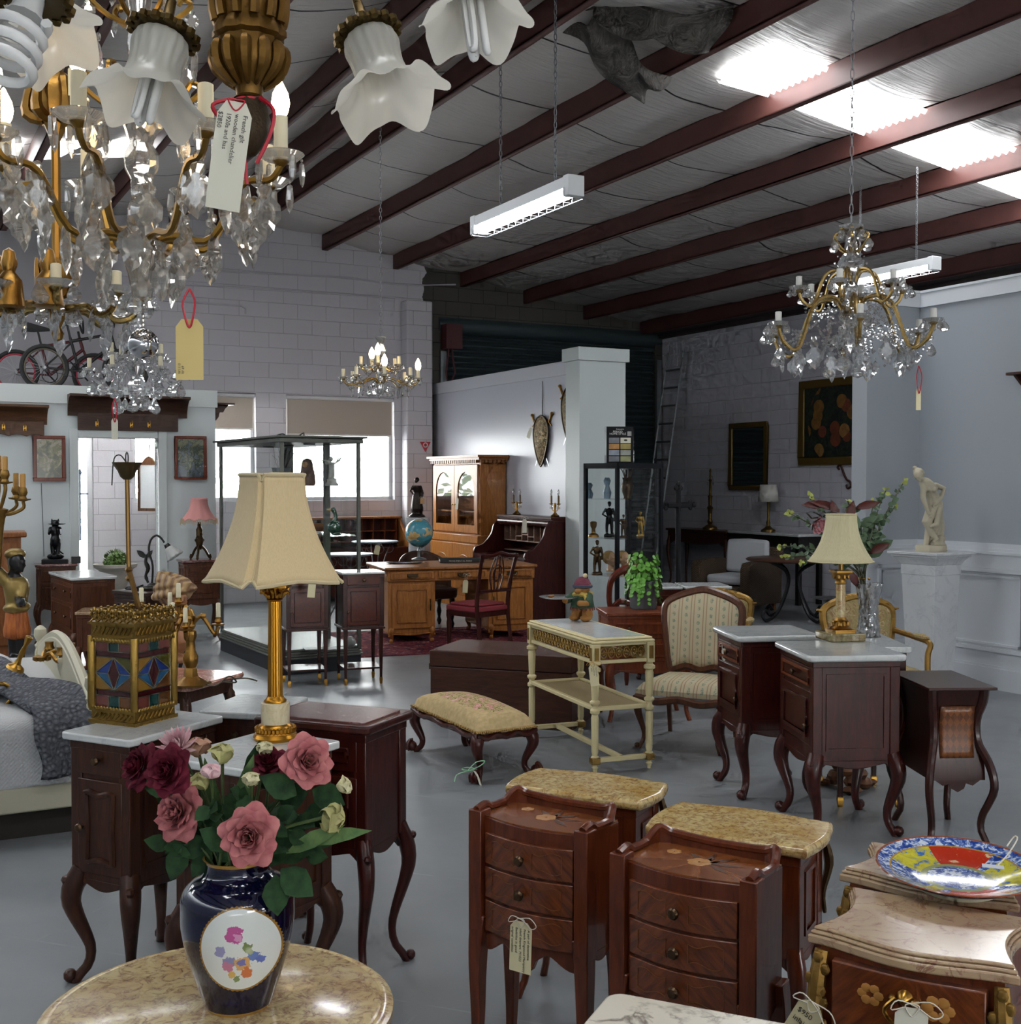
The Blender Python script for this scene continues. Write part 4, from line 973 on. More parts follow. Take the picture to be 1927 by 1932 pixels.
def shield(px, pyt, pyb, label, grp):
 c = pl(px, (pyt+pyb)/2, loc(-.03, 0), d2); h = pl(px, pyt, loc(0, 0), d2).z-pl(px, pyb, loc(0, 0), d2).z
 T = thing('shield', label, 'shield', c, RZ-pi/2, grp); hw = h*.29
 N = 28; o = []
 for k in range(N):
  u = k/(N-1); z = h/2-h*u; wv = hw*sqrt(max(0, 1-(max(0, (.32-u))/.32)**2))*(1 if u < .32 else cos((u-.32)/.68*pi/2)**.75); o.append((wv, z))
 R = [[(x*k, -.05*(1-k*k), z*k) for x, z in o]+[(-x*k, -.05*(1-k*k), z*k) for x, z in o[::-1]] for k in (1., .93, .8, .55, .25, .02)]
 t = 'embossed_shield'
 if t not in MATS:
  q = NT(t); co = q.co(); n = q.noise(co, 22, 4, .6, 2.); q.bump(n, 1., .02); MATS[t] = q.fin(q.ramp(n, [(.35, '#2a2218'), (.5, '#6e5c40'), (.68, '#b09a72')]), .38, .8)
 m = MB(); m.loft(R, cap=False); put('boss', m, MATS[t], T, ang=60)
 m = MB(); m.tube([(x, -.004, z) for x, z in o]+[(-x, -.004, z) for x, z in o[::-1]][1:-1], .012, 6, closed=True); put('rim', m, P('shield_rim', '#3b3226', .35, .9), T)
 for sx in (-1, 1):
  a = V((sx*hw*1.35, .012, h*.52)); b = V((-sx*hw*.95, .012, -h*.5)); dr = (b-a).normalized(); L = (b-a).length
  g = MB(); g.tube([a, a+dr*.16*L], .014, 8); g.ell(a, .022, 8); pr = V((dr.z, 0, -dr.x)); g.tube([a+dr*.16*L-pr*.07, a+dr*.165*L, a+dr*.16*L+pr*.07], .009, 6); sw = put('sword_hilt', g, GILT, T)
  g = MB(); p0, p1, p2 = a+dr*.16*L, b-dr*.1, b; s = pr*.017; y = V((0, .004, 0))
  g.loft([[p0-s, p0-y, p0+s, p0+y], [p1-s*.8, p1-y, p1+s*.8, p1+y], [p2-s*.05, p2-y*.1, p2+s*.05, p2+y*.1]]); put('blade', g, P('blade_steel', '#a9adb2', .25, 1.), sw)
 g = MB(); zc = h/2; top = pl(px, pyt-64, loc(0, 0), d2).z-c.z
 for k in (-1, 1): g.tube([(k*.008, .02, zc), (k*.002, .02, top)], .003, 5)
 put('chain', g, P('dark_chain', '#4b4b4b', .4, .9), T); return T
shield(1021, 784, 880, 'embossed bronze shield over crossed swords hanging in the middle of the sword wall', 'shields with swords')
shield(1077, 728, 840, 'second embossed shield with swords, partly hidden behind the white pillar', 'shields with swords')
SEATR = P('red_damask', '#8c3038', .8, bump=.15, bs=60)
T = thing('side_chair', 'mahogany side chair with red upholstered seat turned toward the oak desk', 'chair', (gz(903, 1222).x, 11.55, 0), radians(-135)); w, d = .46, .44
m = MB(); m.prism(rrect(w, d, .04), .42, .47); m.prism(rrect(w-.05, d-.05, .05), .47, .495); put('seat', m, SEATR, T, bev=.018, seg=3)
m = MB(); m.box(-w/2+.01, -d/2+.01, .37, w/2-.01, d/2-.01, .42); put('seat_rail', m, MAHOG, T, bev=.004)
for sx in (-1, 1):
 m = MB(); m.lathe([(.012, 0), (.018, .03), (.02, .1), (.026, .3), (.02, .33), (.028, .36), (.028, .42)], 10); put('leg', m, MAHOG, T, loc=(sx*(w/2-.03), -d/2+.03, 0))
 m = MB(); m.tube(spl([(sx*(w/2-.03), d/2+.06, 0), (sx*(w/2-.025), d/2-.01, .42), (sx*(w/2-.02), d/2+.02, .7), (sx*(w/2+.0), d/2+.09, .97)], 14), [.02]*5+[.022]*5+[.018]*5, 6); put('back_post', m, MAHOG, T)
m = MB(); m.tube(spl([(-w/2, d/2+.085, .95), (-.1, d/2+.1, .96), (0, d/2+.1, .985), (.1, d/2+.1, .96), (w/2, d/2+.085, .95)], 14), .026, 6, sq=(1, .7)); m.tube([(-w/2+.03, d/2+.025, .62), (w/2-.03, d/2+.025, .62)], .015, 6); put('crest_rail', m, MAHOG, T)
m = MB()
for k in range(4): m.tube(spl([((k-1.5)*.035, d/2+.03, .63), ((k-1.5)*.06, d/2+.05, .78), ((k-1.5)*.03, d/2+.08, .95)], 8), .008, 5)
m.tube([(.05*cos(a), d/2+.055+.02*sin(a), .79+.08*sin(a)) for a in [2*pi*k/14 for k in range(14)]], .007, 5, closed=True); put('splat', m, MAHOG, T)
LEA = P('brown_leather', '#4a2f22', .38, bump=.1, bs=50)
q = on(DESK, -.05, .78, 0); T = thing('leather_armchair', 'dark leather tub armchair behind the oak desk', 'armchair', q, DESK[2]+.1)
m = MB(); m.prism(rrect(.56, .54, .08), .34, .46); put('seat', m, LEA, T, bev=.03)
m = MB(); R = []
for k in range(17):
 a = pi*k/16; x, y = .32*cos(a), .05+.28*sin(a); zt = .68+.18*sin(a); R.append([(x*.86, y*.9-.0, .34), (x, y, .34), (x, y, zt), (x*.86, y*.9, zt)])
m.loft(R); put('back_rest', m, LEA, T, bev=.02)
for sx in (-1, 1):
 for sy in (-1, 1):
  m = MB(); m.lathe([(.012, 0), (.03, .05), (.016, .09), (.03, .16), (.018, .22), (.032, .3), (.032, .36)], 10); put('leg', m, P('black_wood', '#15100e', .35), T, loc=(sx*.22, sy*.2, 0))
T = thing('balloon_back_chair', 'mahogany balloon-back chair with carved crest beside the glass tower cabinet', 'chair', (at(1163, 1100, 9.5).x, 9.5, 0), radians(200)); 
BBW = WOOD('red_mahogany', '#42180f', '#6d2b1b', .3)
m = MB(); m.prism(rrect(.44, .42, .07), .40, .47); put('seat', m, P('dark_seat', '#3d2a22', .7), T, bev=.02)
o = spl([(-.15, .24, .45), (-.165, .27, .62), (-.20, .30, .78), (-.19, .33, .92), (-.1, .34, .985), (0, .34, 1.0), (.1, .34, .985), (.19, .33, .92), (.20, .30, .78), (.165, .27, .62), (.15, .24, .45)], 40)
m = MB(); m.tube(o, [.02+.014*exp(-((i-20)/8)**2) for i in range(41)], 7); put('back_frame', m, BBW, T)
m = MB(); m.tube(spl([(-.17, .285, .70), (-.1, .29, .74), (0, .29, .72), (.1, .29, .74), (.17, .285, .70)], 16), [.012, .014, .018, .022, .026, .026, .022, .02, .02, .02, .022, .026, .026, .022, .018, .014, .012], 7); put('mid_rail', m, BBW, T)
m = MB()
for k in range(7): m.ell(((k-3)*.025, .33, .985-.004*(k-3)**2), (.018, .016, .022), 8)
put('carved_crest', m, BBW, T)
for sx in (-1, 1):
 m = MB(); m.lathe([(.013, 0), (.02, .05), (.018, .3), (.026, .34), (.026, .42)], 10); put('leg', m, BBW, T, loc=(sx*.17, -.16, 0))
 m = MB(); m.tube(spl([(sx*.15, .30, 0), (sx*.155, .22, .3), (sx*.15, .23, .45)], 8), .02, 6); put('leg', m, BBW, T)
f = fit1(.76, (1145, 1157), radians(6), .62, .42); T = cabinet('writing_table', 'small cherry wood side table with curved legs carrying the potted ivy', 'table', f, .76, .36, CHERRY, CHERRY, th=.022, over=.02, lr=.03, out=.035, drop=.05, tname='table_top', r=.008, side=False, tbev=.004, foot=False, ear=False, items=(('drawer', .42, .57, {'knobs': [(-.15, .49), (.15, .49)]}), ('drawer', .58, .72, {'knobs': [(-.15, .65), (.15, .65)]})))
p = gz(1214, 1148, .76); T = thing('potted_plant', 'trailing green ivy in a grey stone cylinder pot on the cherry side table', 'plant', p)
m = MB(); m.lathe([(.0, 0), (.088, 0), (.095, .01), (.095, .20), (.085, .20), (.082, .17), (0, .17)], 24); put('pot', m, P('grey_stoneware', '#5f6366', .8, bump=.15, bs=40), T)
LEAFG = P('ivy_leaf', '#5f9a34', .45, var=.4, bs=30); m = MB(); random.seed(3); mst = MB()
for k in range(34):
 a = random.uniform(0, 2*pi); L = random.choice((.02, .05, .1, .2)); up = random.uniform(.03, .2)
 pts = spl([(.03*cos(a), .03*sin(a), .17), (.09*cos(a), .09*sin(a), .2+up), (.11*cos(a), .11*sin(a)*1.0, .19+up*.3-L*.3), (.12*cos(a), .12*sin(a), .16-L*.6)], 9); mst.tube(pts, .0015, 4)
 for j in range(1, 10, 1):
  p_ = pts[j]; n_ = V((cos(a)+random.uniform(-.6, .6), sin(a)+random.uniform(-.6, .6), random.uniform(0, .9))).normalized(); t_ = V((random.uniform(-1, 1), random.uniform(-1, 1), -.5)).cross(n_).normalized(); b_ = n_.cross(t_); s = random.uniform(.013, .024)
  c_ = p_+n_*.012; m.add([c_-t_*s, c_-b_*s*.8-t_*.3*s, c_+b_*-.7*s+t_*.5*s, c_+t_*s*1.2, c_+b_*.7*s+t_*.5*s, c_+b_*s*.8-t_*.3*s], [(0, 1, 2, 3, 4, 5)])
o = put('foliage', m, LEAFG, T); put('stems', mst, P('ivy_stem', '#4d6b2a', .6), T)
for A, lab in (((1200, 1108), 'white marble-topped cabinet behind the potted ivy'), ((1294, 1107), 'white marble-topped cabinet behind the striped armchair')):
 f = fit1(.78, A, radians(5), .40, .42); cabinet('low_cabinet', lab, 'cabinet', f, .78, .12, MAHOG, WHITEM, th=.022, over=.02, lr=.03, out=.02, drop=.03, group='white-topped low cabinets', r=.006, items=(('drawer', .6, .74, {'knobs': [(0, .67)]}), ('door', .16, .58, {'knobs': [(-.12, .4)]})))
f = fit2(.5, (812, 1226), (1087, 1240), .6); cx, cy, rz, w, d = f; w = 1.02
f = fit1(.5, (812, 1226), rz, w, .6); cx, cy, rz, w, d = f
T = thing('blanket_chest', 'large plain dark wooden chest behind the tapestry footstool', 'chest', (cx, cy, 0), rz)
m = MB(); m.box(-w/2, -d/2, 0, w/2, d/2, .385); put('box', m, CHESTW, T, bev=.005)
m = MB(); m.box(-w/2-.004, -d/2-.004, .389, w/2+.004, d/2+.004, .5); put('lid', m, CHESTW, T, bev=.006)
m = MB(); m.tube(spl([(-w/2-.004, -.06, .33), (-w/2-.03, -.04, .30), (-w/2-.03, .04, .30), (-w/2-.004, .06, .33)], 10), .006, 6); put('handle', m, BRONZE, T)
m = MB(); m.cb((-w/2-.006, -d/2+.03, .385), (.012, .05, .04)); put('latch', m, BRONZE, T)
t = NT('needlework'); co = t.co(); x, y, z = t.sep(co)
n1 = t.noise(co, 24, 3, .6, .6); n2 = t.noise(t.co(1.), 9, 2)
dist = t.math('ADD', t.math('MULTIPLY', t.math('MULTIPLY', x, x), 70.), t.math('MULTIPLY', t.math('MULTIPLY', y, y), 8.))
msk = t.math('MULTIPLY', t.math('LESS_THAN', t.math('ADD', dist, t.math('MULTIPLY', n2, .9)), 1.5), t.math('GREATER_THAN', z, .36))
fl = t.ramp(n1, [(.42, '#b09a70'), (.44, '#6b6a35'), (.5, '#bda880'), (.55, '#b77a78'), (.62, '#c9a39a')], 'CONSTANT')
c = t.mix(msk, t.ramp(t.noise(co, 40, 2), [(.3, '#a89468'), (.7, '#bda57c')]), fl)
t.bump(t.noise(co, 160, 1), .3, .002); NEED = t.fin(c, .9, spec=.15)
F_ = [gz(800, 1413), gz(881, 1479), gz(985, 1463), gz(900, 1409)]; ce = sum(F_, V())/4
w, d, rz = .37, .9, radians(28)
T = thing('footstool', 'long footstool with floral needlework top and ball-and-claw feet', 'footstool', (ce.x, ce.y, 0), rz)
m = MB(); m.grid(lambda u, v: (lambda a, b: ((a-.5)*w*1.0, (b-.5)*d, .29+.05*min(1, 9*min(a, 1-a, b*2.2, (1-b)*2.2))**.5+.055*sin(pi*a)**.6*sin(pi*b)**.6))(u, v), 20, 32)
ol = rrect(w, d, .02); m.prism(ol, .27, .292); 
for k in range(33): pass
put('cushion', m, NEED, T, ang=60)
m = MB(); 
for i, (p_, n_) in enumerate((((-w/2, -d/2), (w/2, -d/2)), ((w/2, -d/2), (w/2, d/2)), ((w/2, d/2), (-w/2, d/2)), ((-w/2, d/2), (-w/2, -d/2)))):
 K = 16; L = []
 for k in range(K+1):
  u = k/K; L.append((p_[0]+(n_[0]-p_[0])*u, p_[1]+(n_[1]-p_[1])*u, .262-.02*sin(pi*u*3)**2))
 m.tube(L, .016, 6)
m.box(-w/2+.01, -d/2+.01, .23, w/2-.01, d/2-.01, .275); put('frame', m, MAHOG, T)
m = MB()
for k in range(120):
 u = k/120*4; i = int(u); u -= i; c4 = [(-w/2, -d/2), (w/2, -d/2), (w/2, d/2), (-w/2, d/2), (-w/2, -d/2)]; m.ell((c4[i][0]*1.02+(c4[i+1][0]-c4[i][0])*u*1.02, c4[i][1]*1.01+(c4[i+1][1]-c4[i][1])*u*1.01, .282), (.01, .01, .008), 6)
put('braid_trim', m, P('braid', '#9a7a42', .8), T)
for sx, sy in ((-1, -1), (1, -1), (1, 1), (-1, 1)):
 a = atan2(sy, sx); lg = put('leg', cabriole(.27, .034, .06, a, False, False), MAHOG, T, loc=(sx*(w/2-.03), sy*(d/2-.04), 0))
 m = MB(); c_ = (.05*cos(a), .05*sin(a), .034); m.ell(c_, .032, 12)
 for k in range(4):
  b = a+(k-1.5)*.8; m.tube(spl([(c_[0]+.01*cos(b), c_[1]+.01*sin(b), .075), (c_[0]+.034*cos(b), c_[1]+.034*sin(b), .045), (c_[0]+.03*cos(b), c_[1]+.03*sin(b), .01)], 8), .008, 6)
 put('claw_foot', m, MAHOG, lg)
 m = MB()
 for k in range(5): m.ell((.02*cos(a)+.02*cos(a+(k-2)*.7), .02*sin(a)+.02*sin(a+(k-2)*.7), .225-.012*abs(k-2)), (.013, .013, .024), 8)
 put('acanthus_carving', m, MAHOG, lg)
p = gz(884, 1478); T = thing('ribbon', 'pale green ribbon with a paper end tied round the near claw foot', 'ribbon', (p.x, p.y-.03, .08))
GRB = P('green_ribbon', '#8fc29a', .6); m = MB(); m.tube([(.035*cos(a), .035*sin(a)+.03, .0) for a in [2*pi*k/12 for k in range(12)]], .003, 5, closed=True)
m.tube(spl([(0, 0, 0), (.04, -.01, .045), (.09, -.01, .055), (.07, -.01, .03), (.01, 0, .0), (-.06, -.01, -.02), (-.075, -.01, -.06)], 24), .0028, 5); put('bow', m, GRB, T)
m = MB(); m.grid(lambda u, v: (.02+.05*v+.012*u, -.012, -.0-.11*v*v), 2, 8); put('paper_end', m, CARDW, T, solid=.001)
f = fit3(.773, (1119, 1206), (1241, 1200), (1100, 1164), .6); cx, cy, rz, w, d = f
T = thing('console_table', 'cream painted side table with marble top, gilt pierced frieze and cane shelf', 'table', (cx, cy, 0), rz); CT = f
m = MB(); m.prism(rrect(w, d, .008), .74, .757); m.prism(rrect(w-.02, d-.02, .008), .757, .770); put('top_frame', m, CREAM, T, bev=.006)
m = MB(); m.box(-w/2+.045, -d/2+.045, .765, w/2-.045, d/2-.045, .774); put('marble_inset', m, WHITEM, T)
fw, fd = w-.05, d-.05
m = MB()
for sy in (-1, 1):
 for z0, z1 in ((.625, .645), (.725, .74)): m.box(-fw/2, sy*fd/2-.012, z0, fw/2, sy*fd/2+.012, z1)
for sx in (-1, 1):
 for z0, z1 in ((.625, .645), (.725, .74)): m.box(sx*fw/2-.012, -fd/2, z0, sx*fw/2+.012, fd/2, z1)
 for sy in (-1, 1): m.box(sx*fw/2-.024, sy*fd/2-.024, .62, sx*fw/2+.024, sy*fd/2+.024, .74)
put('frieze_frame', m, CREAM, T, bev=.003)
FG = P('frieze_gilt', '#8d7038', .5, .7, bump=.2, bs=80)
def guill(L, M, nm):
 m = MB(); n = max(3, int(L/.042))
 for k in range(n):
  x = -L/2+L*(k+.5)/n; m.tube([(x+.02*cos(a), 0, .685+.03*sin(a)) for a in [2*pi*j/12 for j in range(12)]], .0048, 5, closed=True, M=M); m.tube([(x+.009*cos(a), 0, .685+.013*sin(a)) for a in [2*pi*j/8 for j in range(8)]], .004, 5, closed=True, M=M)
  m.tube([(x-L/n/2, 0, .685), (x+L/n/2, 0, .685)], .004, 5, M=M)
 put(nm, m, FG, T)
for sy in (-1, 1): guill(fw-.06, MX.Translation((0, sy*fd/2, 0)), 'pierced_frieze')
for sx in (-1, 1): guill(fd-.06, MX.Translation((sx*fw/2, 0, 0)) @ MX.Rotation(pi/2, 4, 'Z'), 'pierced_frieze')
for sx in (-1, 1):
 for sy in (-1, 1):
  m = MB(); fl = lambda a, r, z: 1-.12*(sin(a*4)**2 > .5)*((.12 < z < .33) or (.42 < z < .56))
  m.lathe([(0, 0), (.012, 0), (.014, .02), (.02, .03), (.011, .045), (.024, .05), (.024, .09), (.016, .1), (.020, .12), (.023, .32), (.018, .335), (.028, .345), (.028, .36), (.018, .372), (.018, .385), (.03, .40), (.03, .41), (.018, .42), (.022, .44), (.025, .56), (.02, .575), (.034, .585), (.034, .60), (.02, .61), (.02, .63)], 24, wob=fl); lg = put('leg', m, CREAM, T, loc=(sx*fw/2, sy*fd/2, 0))
  m = MB(); m.cb((0, 0, .07), (.052, .052, .04)); put('gilt_block', m, FG, lg, bev=.005)
  m = MB(); m.cb((0, -.026 if sy < 0 else .026, .682), (.026, .004, .075)); m.cb((-.026 if sx < 0 else .026, 0, .682), (.004, .026, .075)); put('gilt_panel', m, FG, lg)
m = MB()
for a, b, c_, e_ in ((-fw/2, -fd/2-.012, fw/2, -fd/2+.02), (-fw/2, fd/2-.02, fw/2, fd/2+.012), (-fw/2-.012, -fd/2, -fw/2+.02, fd/2), (fw/2-.02, -fd/2, fw/2+.012, fd/2)): m.box(a, b, .355, c_, e_, .377)
put('shelf_frame', m, CREAM, T, bev=.003)
t = NT('cane'); co = t.co(); x, y, z = t.sep(co)
wv = t.math('MULTIPLY', t.math('SINE', t.math('MULTIPLY', x, 420.)), t.math('SINE', t.math('MULTIPLY', y, 420.)))
CANE = t.fin(t.mix(t.math('GREATER_THAN', wv, .15), '#a9966c', '#6a5b40'), .6)
m = MB(); m.box(-fw/2+.018, -fd/2+.018, .362, fw/2-.018, fd/2-.018, .366); put('cane_panel', m, CANE, T)
m = MB()
for sy in (-1, 1): m.box(-fw/2, sy*fd/2-.014, .058, fw/2, sy*fd/2+.014, .085)
m.box(-.014, -fd/2, .058, .014, fd/2, .085); put('stretcher', m, CREAM, T, bev=.003)
p = gz(1094, 1172, .774); T = thing('bear_figurine', 'bear figurine in knitted cap, scarf and green coat holding out a glass dish', 'figurine', (p.x+.02, p.y+.03, .774), radians(-35))
BF = P('bear_fur', '#9a6a34', .9, bump=.8, bs=120); m = MB()
for sx in (-1, 1): limb(m, [(sx*.035, 0, .09), (sx*.04, -.005, .035)], [.033, .036]); m.ell((sx*.042, -.028, .022), (.034, .05, .023), 10)
m.ell((0, 0, .13), (.062, .055, .06)); m.ell((0, -.005, .205), (.05, .05, .047)); m.ell((0, -.05, .193), (.026, .028, .022), 10)
for sx in (-1, 1): m.ell((sx*.046, .0, .225), (.017, .01, .018), 8)
limb(m, [(-.055, -.02, .155), (-.085, -.065, .13), (-.07, -.1, .135)], [.022, .02, .02]); limb(m, [(.055, -.02, .155), (.07, -.06, .12), (.03, -.085, .12)], [.022, .02, .02])
fig('body', m, BF, T, .004, 2)
GC = P('green_coat', '#2f4a36', .85, bump=.3, bs=70); m = MB(); m.lathe([(.075, .085), (.078, .09), (.07, .13), (.058, .165), (.045, .175)], 18, cap=False); limb(m, [(-.052, -.01, .158), (-.08, -.05, .136)], [.03, .027]); limb(m, [(.052, -.01, .158), (.072, -.045, .128)], [.03, .027]); o = put('coat', m, GC, T)
m = MB()
for k in range(18): a = 2*pi*k/18; m.tube([(.077*cos(a), .077*sin(a), .088), (.079*cos(a), .079*sin(a), .07)], .003, 4)
put('coat_fringe', m, P('red_trim', '#7a2d2d', .8), T)
m = MB(); m.tube([(.052*cos(a), .05*sin(a), .172+.006*sin(3*a)) for a in [2*pi*k/16 for k in range(16)]], .017, 7, closed=True); m.tube(spl([(.04, -.04, .17), (.06, -.05, .14), (.07, -.06, .11)], 6), .012, 6); put('scarf', m, P('yellow_scarf', '#b59a4a', .9, bump=.8, bs=60), T)
m = MB(); m.lathe([(.054, .215), (.058, .225), (.055, .24), (.04, .268), (.018, .282), (0, .285)], 16); put('knitted_cap', m, P('cap_wool', '#6b3140', .9, bump=.8, bs=70), T)
m = MB(); m.tube([(.056*cos(a), .056*sin(a), .222) for a in [2*pi*k/16 for k in range(16)]], .011, 6, closed=True); put('cap_brim', m, P('blue_wool', '#3c4456', .9, bump=.8, bs=70), T)
m = MB(); m.ell((.02, 0, .29), .016, 10); put('pompom', m, P('cream_wool', '#cdbf95', .9, bump=.8, bs=90), T)
m = MB(); m.lathe([(0, .146), (.10, .148), (.125, .156), (.128, .16), (.12, .156), (.098, .152), (0, .150)], 28, c=(-.11, -.11, 0)); put('glass_dish', m, CRY, T)
m = MB(); m.ell((-.16, -.13, .158), (.02, .012, .009), 8); m.ell((-.143, -.125, .163), .008, 8); put('dish_mouse', m, BF, T)
t = NT('striped_fabric'); co = t.co(); x, y, z = t.sep(co)
fx = t.math('FRACT', t.math('MULTIPLY', t.math('ADD', x, 5.), 12.)); st = t.math('MAXIMUM', t.math('LESS_THAN', t.math('ABSOLUTE', t.math('SUBTRACT', fx, .12)), .035), t.math('LESS_THAN', t.math('ABSOLUTE', t.math('SUBTRACT', fx, .36)), .035))
fz = t.math('FRACT', t.math('MULTIPLY', t.math('SUBTRACT', z, t.math('MULTIPLY', y, .9)), 26.)); dt_ = t.math('ADD', t.math('POWER', t.math('MULTIPLY', t.math('SUBTRACT', fx, .74), 2.2), 2.), t.math('POWER', t.math('SUBTRACT', fz, .5), 2.))
mot = t.math('MULTIPLY', t.math('LESS_THAN', dt_, .075), t.math('GREATER_THAN', t.noise(co, 150, 1), .47))
STRIPE = t.fin(t.mix(mot, t.mix(st, '#b7ab8e', '#9c8168'), '#7f8b78'), .85, spec=.15)
FRW = WOOD('carved_walnut', '#3a1f13', '#643a22', .34)
def fauteuil(name, label, pos, rz, fab, frame, w=.52, d=.5, hb=.93, crest=False, arms=False, group=None, hs=.38):
 T = thing(name, label, 'armchair' if arms else 'chair', pos, rz, group)
 m = MB(); m.grid(lambda u, v: ((u-.5)*w*(1-.12*v), (v-.5)*d, hs+.05*min(1, 10*min(u, 1-u, v, 1-v))**.5+.02*sin(pi*u)*sin(pi*v)), 16, 16); m.prism([(-w/2, -d/2), (w/2, -d/2), (w*.44, d/2), (-w*.44, d/2)], hs-.03, hs+.002); put('seat', m, fab, T, ang=60)
 m = MB(); L = []
 for k in range(17): u = k/16; L.append((-w/2+w*u, -d/2-.012, hs-.045-.02*sin(2*pi*u)**2))
 m.tube(L, .024, 6)
 for sx in (-1, 1): m.tube([(sx*w/2, -d/2, hs-.05), (sx*w*.47, 0, hs-.055), (sx*w*.44, d/2, hs-.05)], .022, 6)
 put('seat_rail', m, frame, T)
 zb = hs+.04; H = hb-zb; tlt = .16
 def B(x, zz, off=0): return (x, d/2+.02+tlt*(zz-zb)+off, zz)
 o = [(-.36, .02), (-.40, .2), (-.44, .45), (-.47, .68), (-.45, .82), (-.34, .90), (-.18, .96), (0, 1.0), (.18, .96), (.34, .90), (.45, .82), (.47, .68), (.44, .45), (.40, .2), (.36, .02), (.18, .09), (0, .05), (-.18, .09)]
 ring = spl([(a*w, b, 0) for a, b in o]+[(o[0][0]*w, o[0][1], 0)], 72)[:-1]; ring = [B(p.x, zb+H*p.y) for p in ring]
 m = MB(); m.tube(ring, .028, 7, closed=True); bf = put('back_frame', m, frame, T)
 cz = zb+H*.5; cc = B(0, cz)
 m = MB(); R = []
 for k, yo in ((1., 0), (.92, -.02), (.7, -.03), (.35, -.035), (.02, -.036)): R.append([((p[0])*k, cc[1]+(p[1]-cc[1])*k+yo, cz+(p[2]-cz)*k) for p in ring])
 m.loft(R); R2 = [[(p[0], p[1]+.01, p[2]) for p in ring], [(cc[0]+(p[0]-cc[0])*.02, cc[1]+(p[1]-cc[1])*.02+.02, cz+(p[2]-cz)*.02) for p in ring]]; m.loft(R2); put('back_pad', m, fab, T, ang=60)
 m = MB()
 for k in range(-4 if crest else -1, 5 if crest else 2): c_ = B(k*.035, hb+.005-.004*k*k*(.3 if crest else 1), -.01); m.ell(c_, (.022, .018, .022 if crest else .016), 8)
 if crest:
  for sx in (-1, 1): m.tube([B(sx*(.1+.03*k), hb-.01-.012*k+.012*sin(k*2), -.01) for k in range(8)], [.02, .018, .022, .016, .02, .014, .012, .008], 7)
 put('carved_crest', m, frame, bf)
 for sx in (-1, 1):
  put('leg', cabriole(hs-.02, .026, .05, atan2(-1, sx), True, False), frame, T, loc=(sx*(w/2-.03), -d/2+.03, 0))
  m = MB(); m.tube([(sx*w*.40, d/2+.08, 0), (sx*w*.39, d/2, hs), B(sx*w*.37, zb+H*.05)], [.016, .022, .022], 4); put('leg', m, frame, T)
  if arms:
   m = MB(); m.tube(spl([B(sx*w*.45, zb+H*.5), (sx*w*.54, .05, hs+.24), (sx*w*.54, -d*.2, hs+.22), (sx*w*.5, -d*.22, hs+.14), (sx*w*.46, -d*.3, hs-.02)], 20), .02, 7); put('arm', m, frame, T)
   m = MB(); m.ell((sx*w*.54, .02, hs+.255), (.03, .11, .022), 10); put('arm_pad', m, fab, T)
 return T
q = gz(1306, 1412); fauteuil('upholstered_chair', 'carved walnut chair with striped and sprigged cream upholstery, facing forward', (q.x, q.y+.12, 0), radians(-24), STRIPE, FRW, .55, .50, .95, hs=.37)
t = NT('floral_tapestry'); co = t.co(); n = t.noise(co, 14, 4, .6, 1.5); FLOR = t.fin(t.ramp(n, [(.36, '#8f8056'), (.5, '#a8986c'), (.56, '#8d6a4c'), (.64, '#b3a67e')]), .9, spec=.15)
for (px, Y, r, lab) in ((1340, 9.1, -20, 'floral tapestry armchair with gilded crest seen behind the striped chair'), (1664, 8.0, 12, 'floral tapestry armchair with gilded crest behind the crystal vase')):
 fauteuil('floral_armchair', lab, (at(px, 1100, Y).x, Y, 0), radians(r), FLOR, OLDG, .56, .5, .80 if Y > 8.5 else .86, True, True, 'floral tapestry armchairs', .36)
FRM = P('showcase_frame', '#5e605a', .4, .6); PLD = P('plinth_dark', '#22262c', .45); PLG = P('plinth_moulding', '#6a6d66', .4, .3)
w, d, hz = .735, 1.77, 2.06
f = fit1(0, (532, 1275), radians(30.5), w, d); T = thing('display_case', 'long glass display case on a dark plinth holding statuettes, behind the cream lampshade', 'display case', (f[0], f[1], 0), f[2]); DC = f
m = MB(); m.box(-w/2, -d/2, 0, w/2, d/2, .13); put('plinth', m, PLD, T, bev=.004)
m = MB(); 
for k in range(4): m.box(-w/2-.012+.006*k, -d/2-.012+.006*k, .13+.022*k, w/2+.012-.006*k, d/2+.012-.006*k, .148+.022*k)
m.box(-w/2+.02, -d/2+.02, .12, w/2-.02, d/2-.02, .215); put('base_moulding', m, PLG, T)
m = MB(); m.box(-w/2-.05, -d/2-.05, hz-.02, w/2+.05, d/2+.05, hz); m.box(-w/2-.02, -d/2-.02, hz-.06, w/2+.02, d/2+.02, hz-.02); put('canopy', m, FRM, T, bev=.006)
for sx in (-1, 1):
 for sy in (-1, 1): m = MB(); m.cb((sx*(w/2-.014), sy*(d/2-.014), (hz+.15)/2), (.028, .028, hz-.2)); put('post', m, FRM, T)
for sx in (-1, 1): m = MB(); m.box(sx*(w/2-.012)-.003, -d/2+.02, .21, sx*(w/2-.012)+.003, d/2-.02, hz-.05); put('glass_pane', m, PANE, T)
for sy in (-1, 1): m = MB(); m.box(-w/2+.02, sy*(d/2-.012)-.003, .21, w/2-.02, sy*(d/2-.012)+.003, hz-.05); put('glass_pane', m, PANE, T)
for z in (1.19, 1.625): m = MB(); m.box(-w/2+.03, -d/2+.04, z-.008, w/2-.03, d/2-.04, z); put('glass_shelf', m, PANE, T)
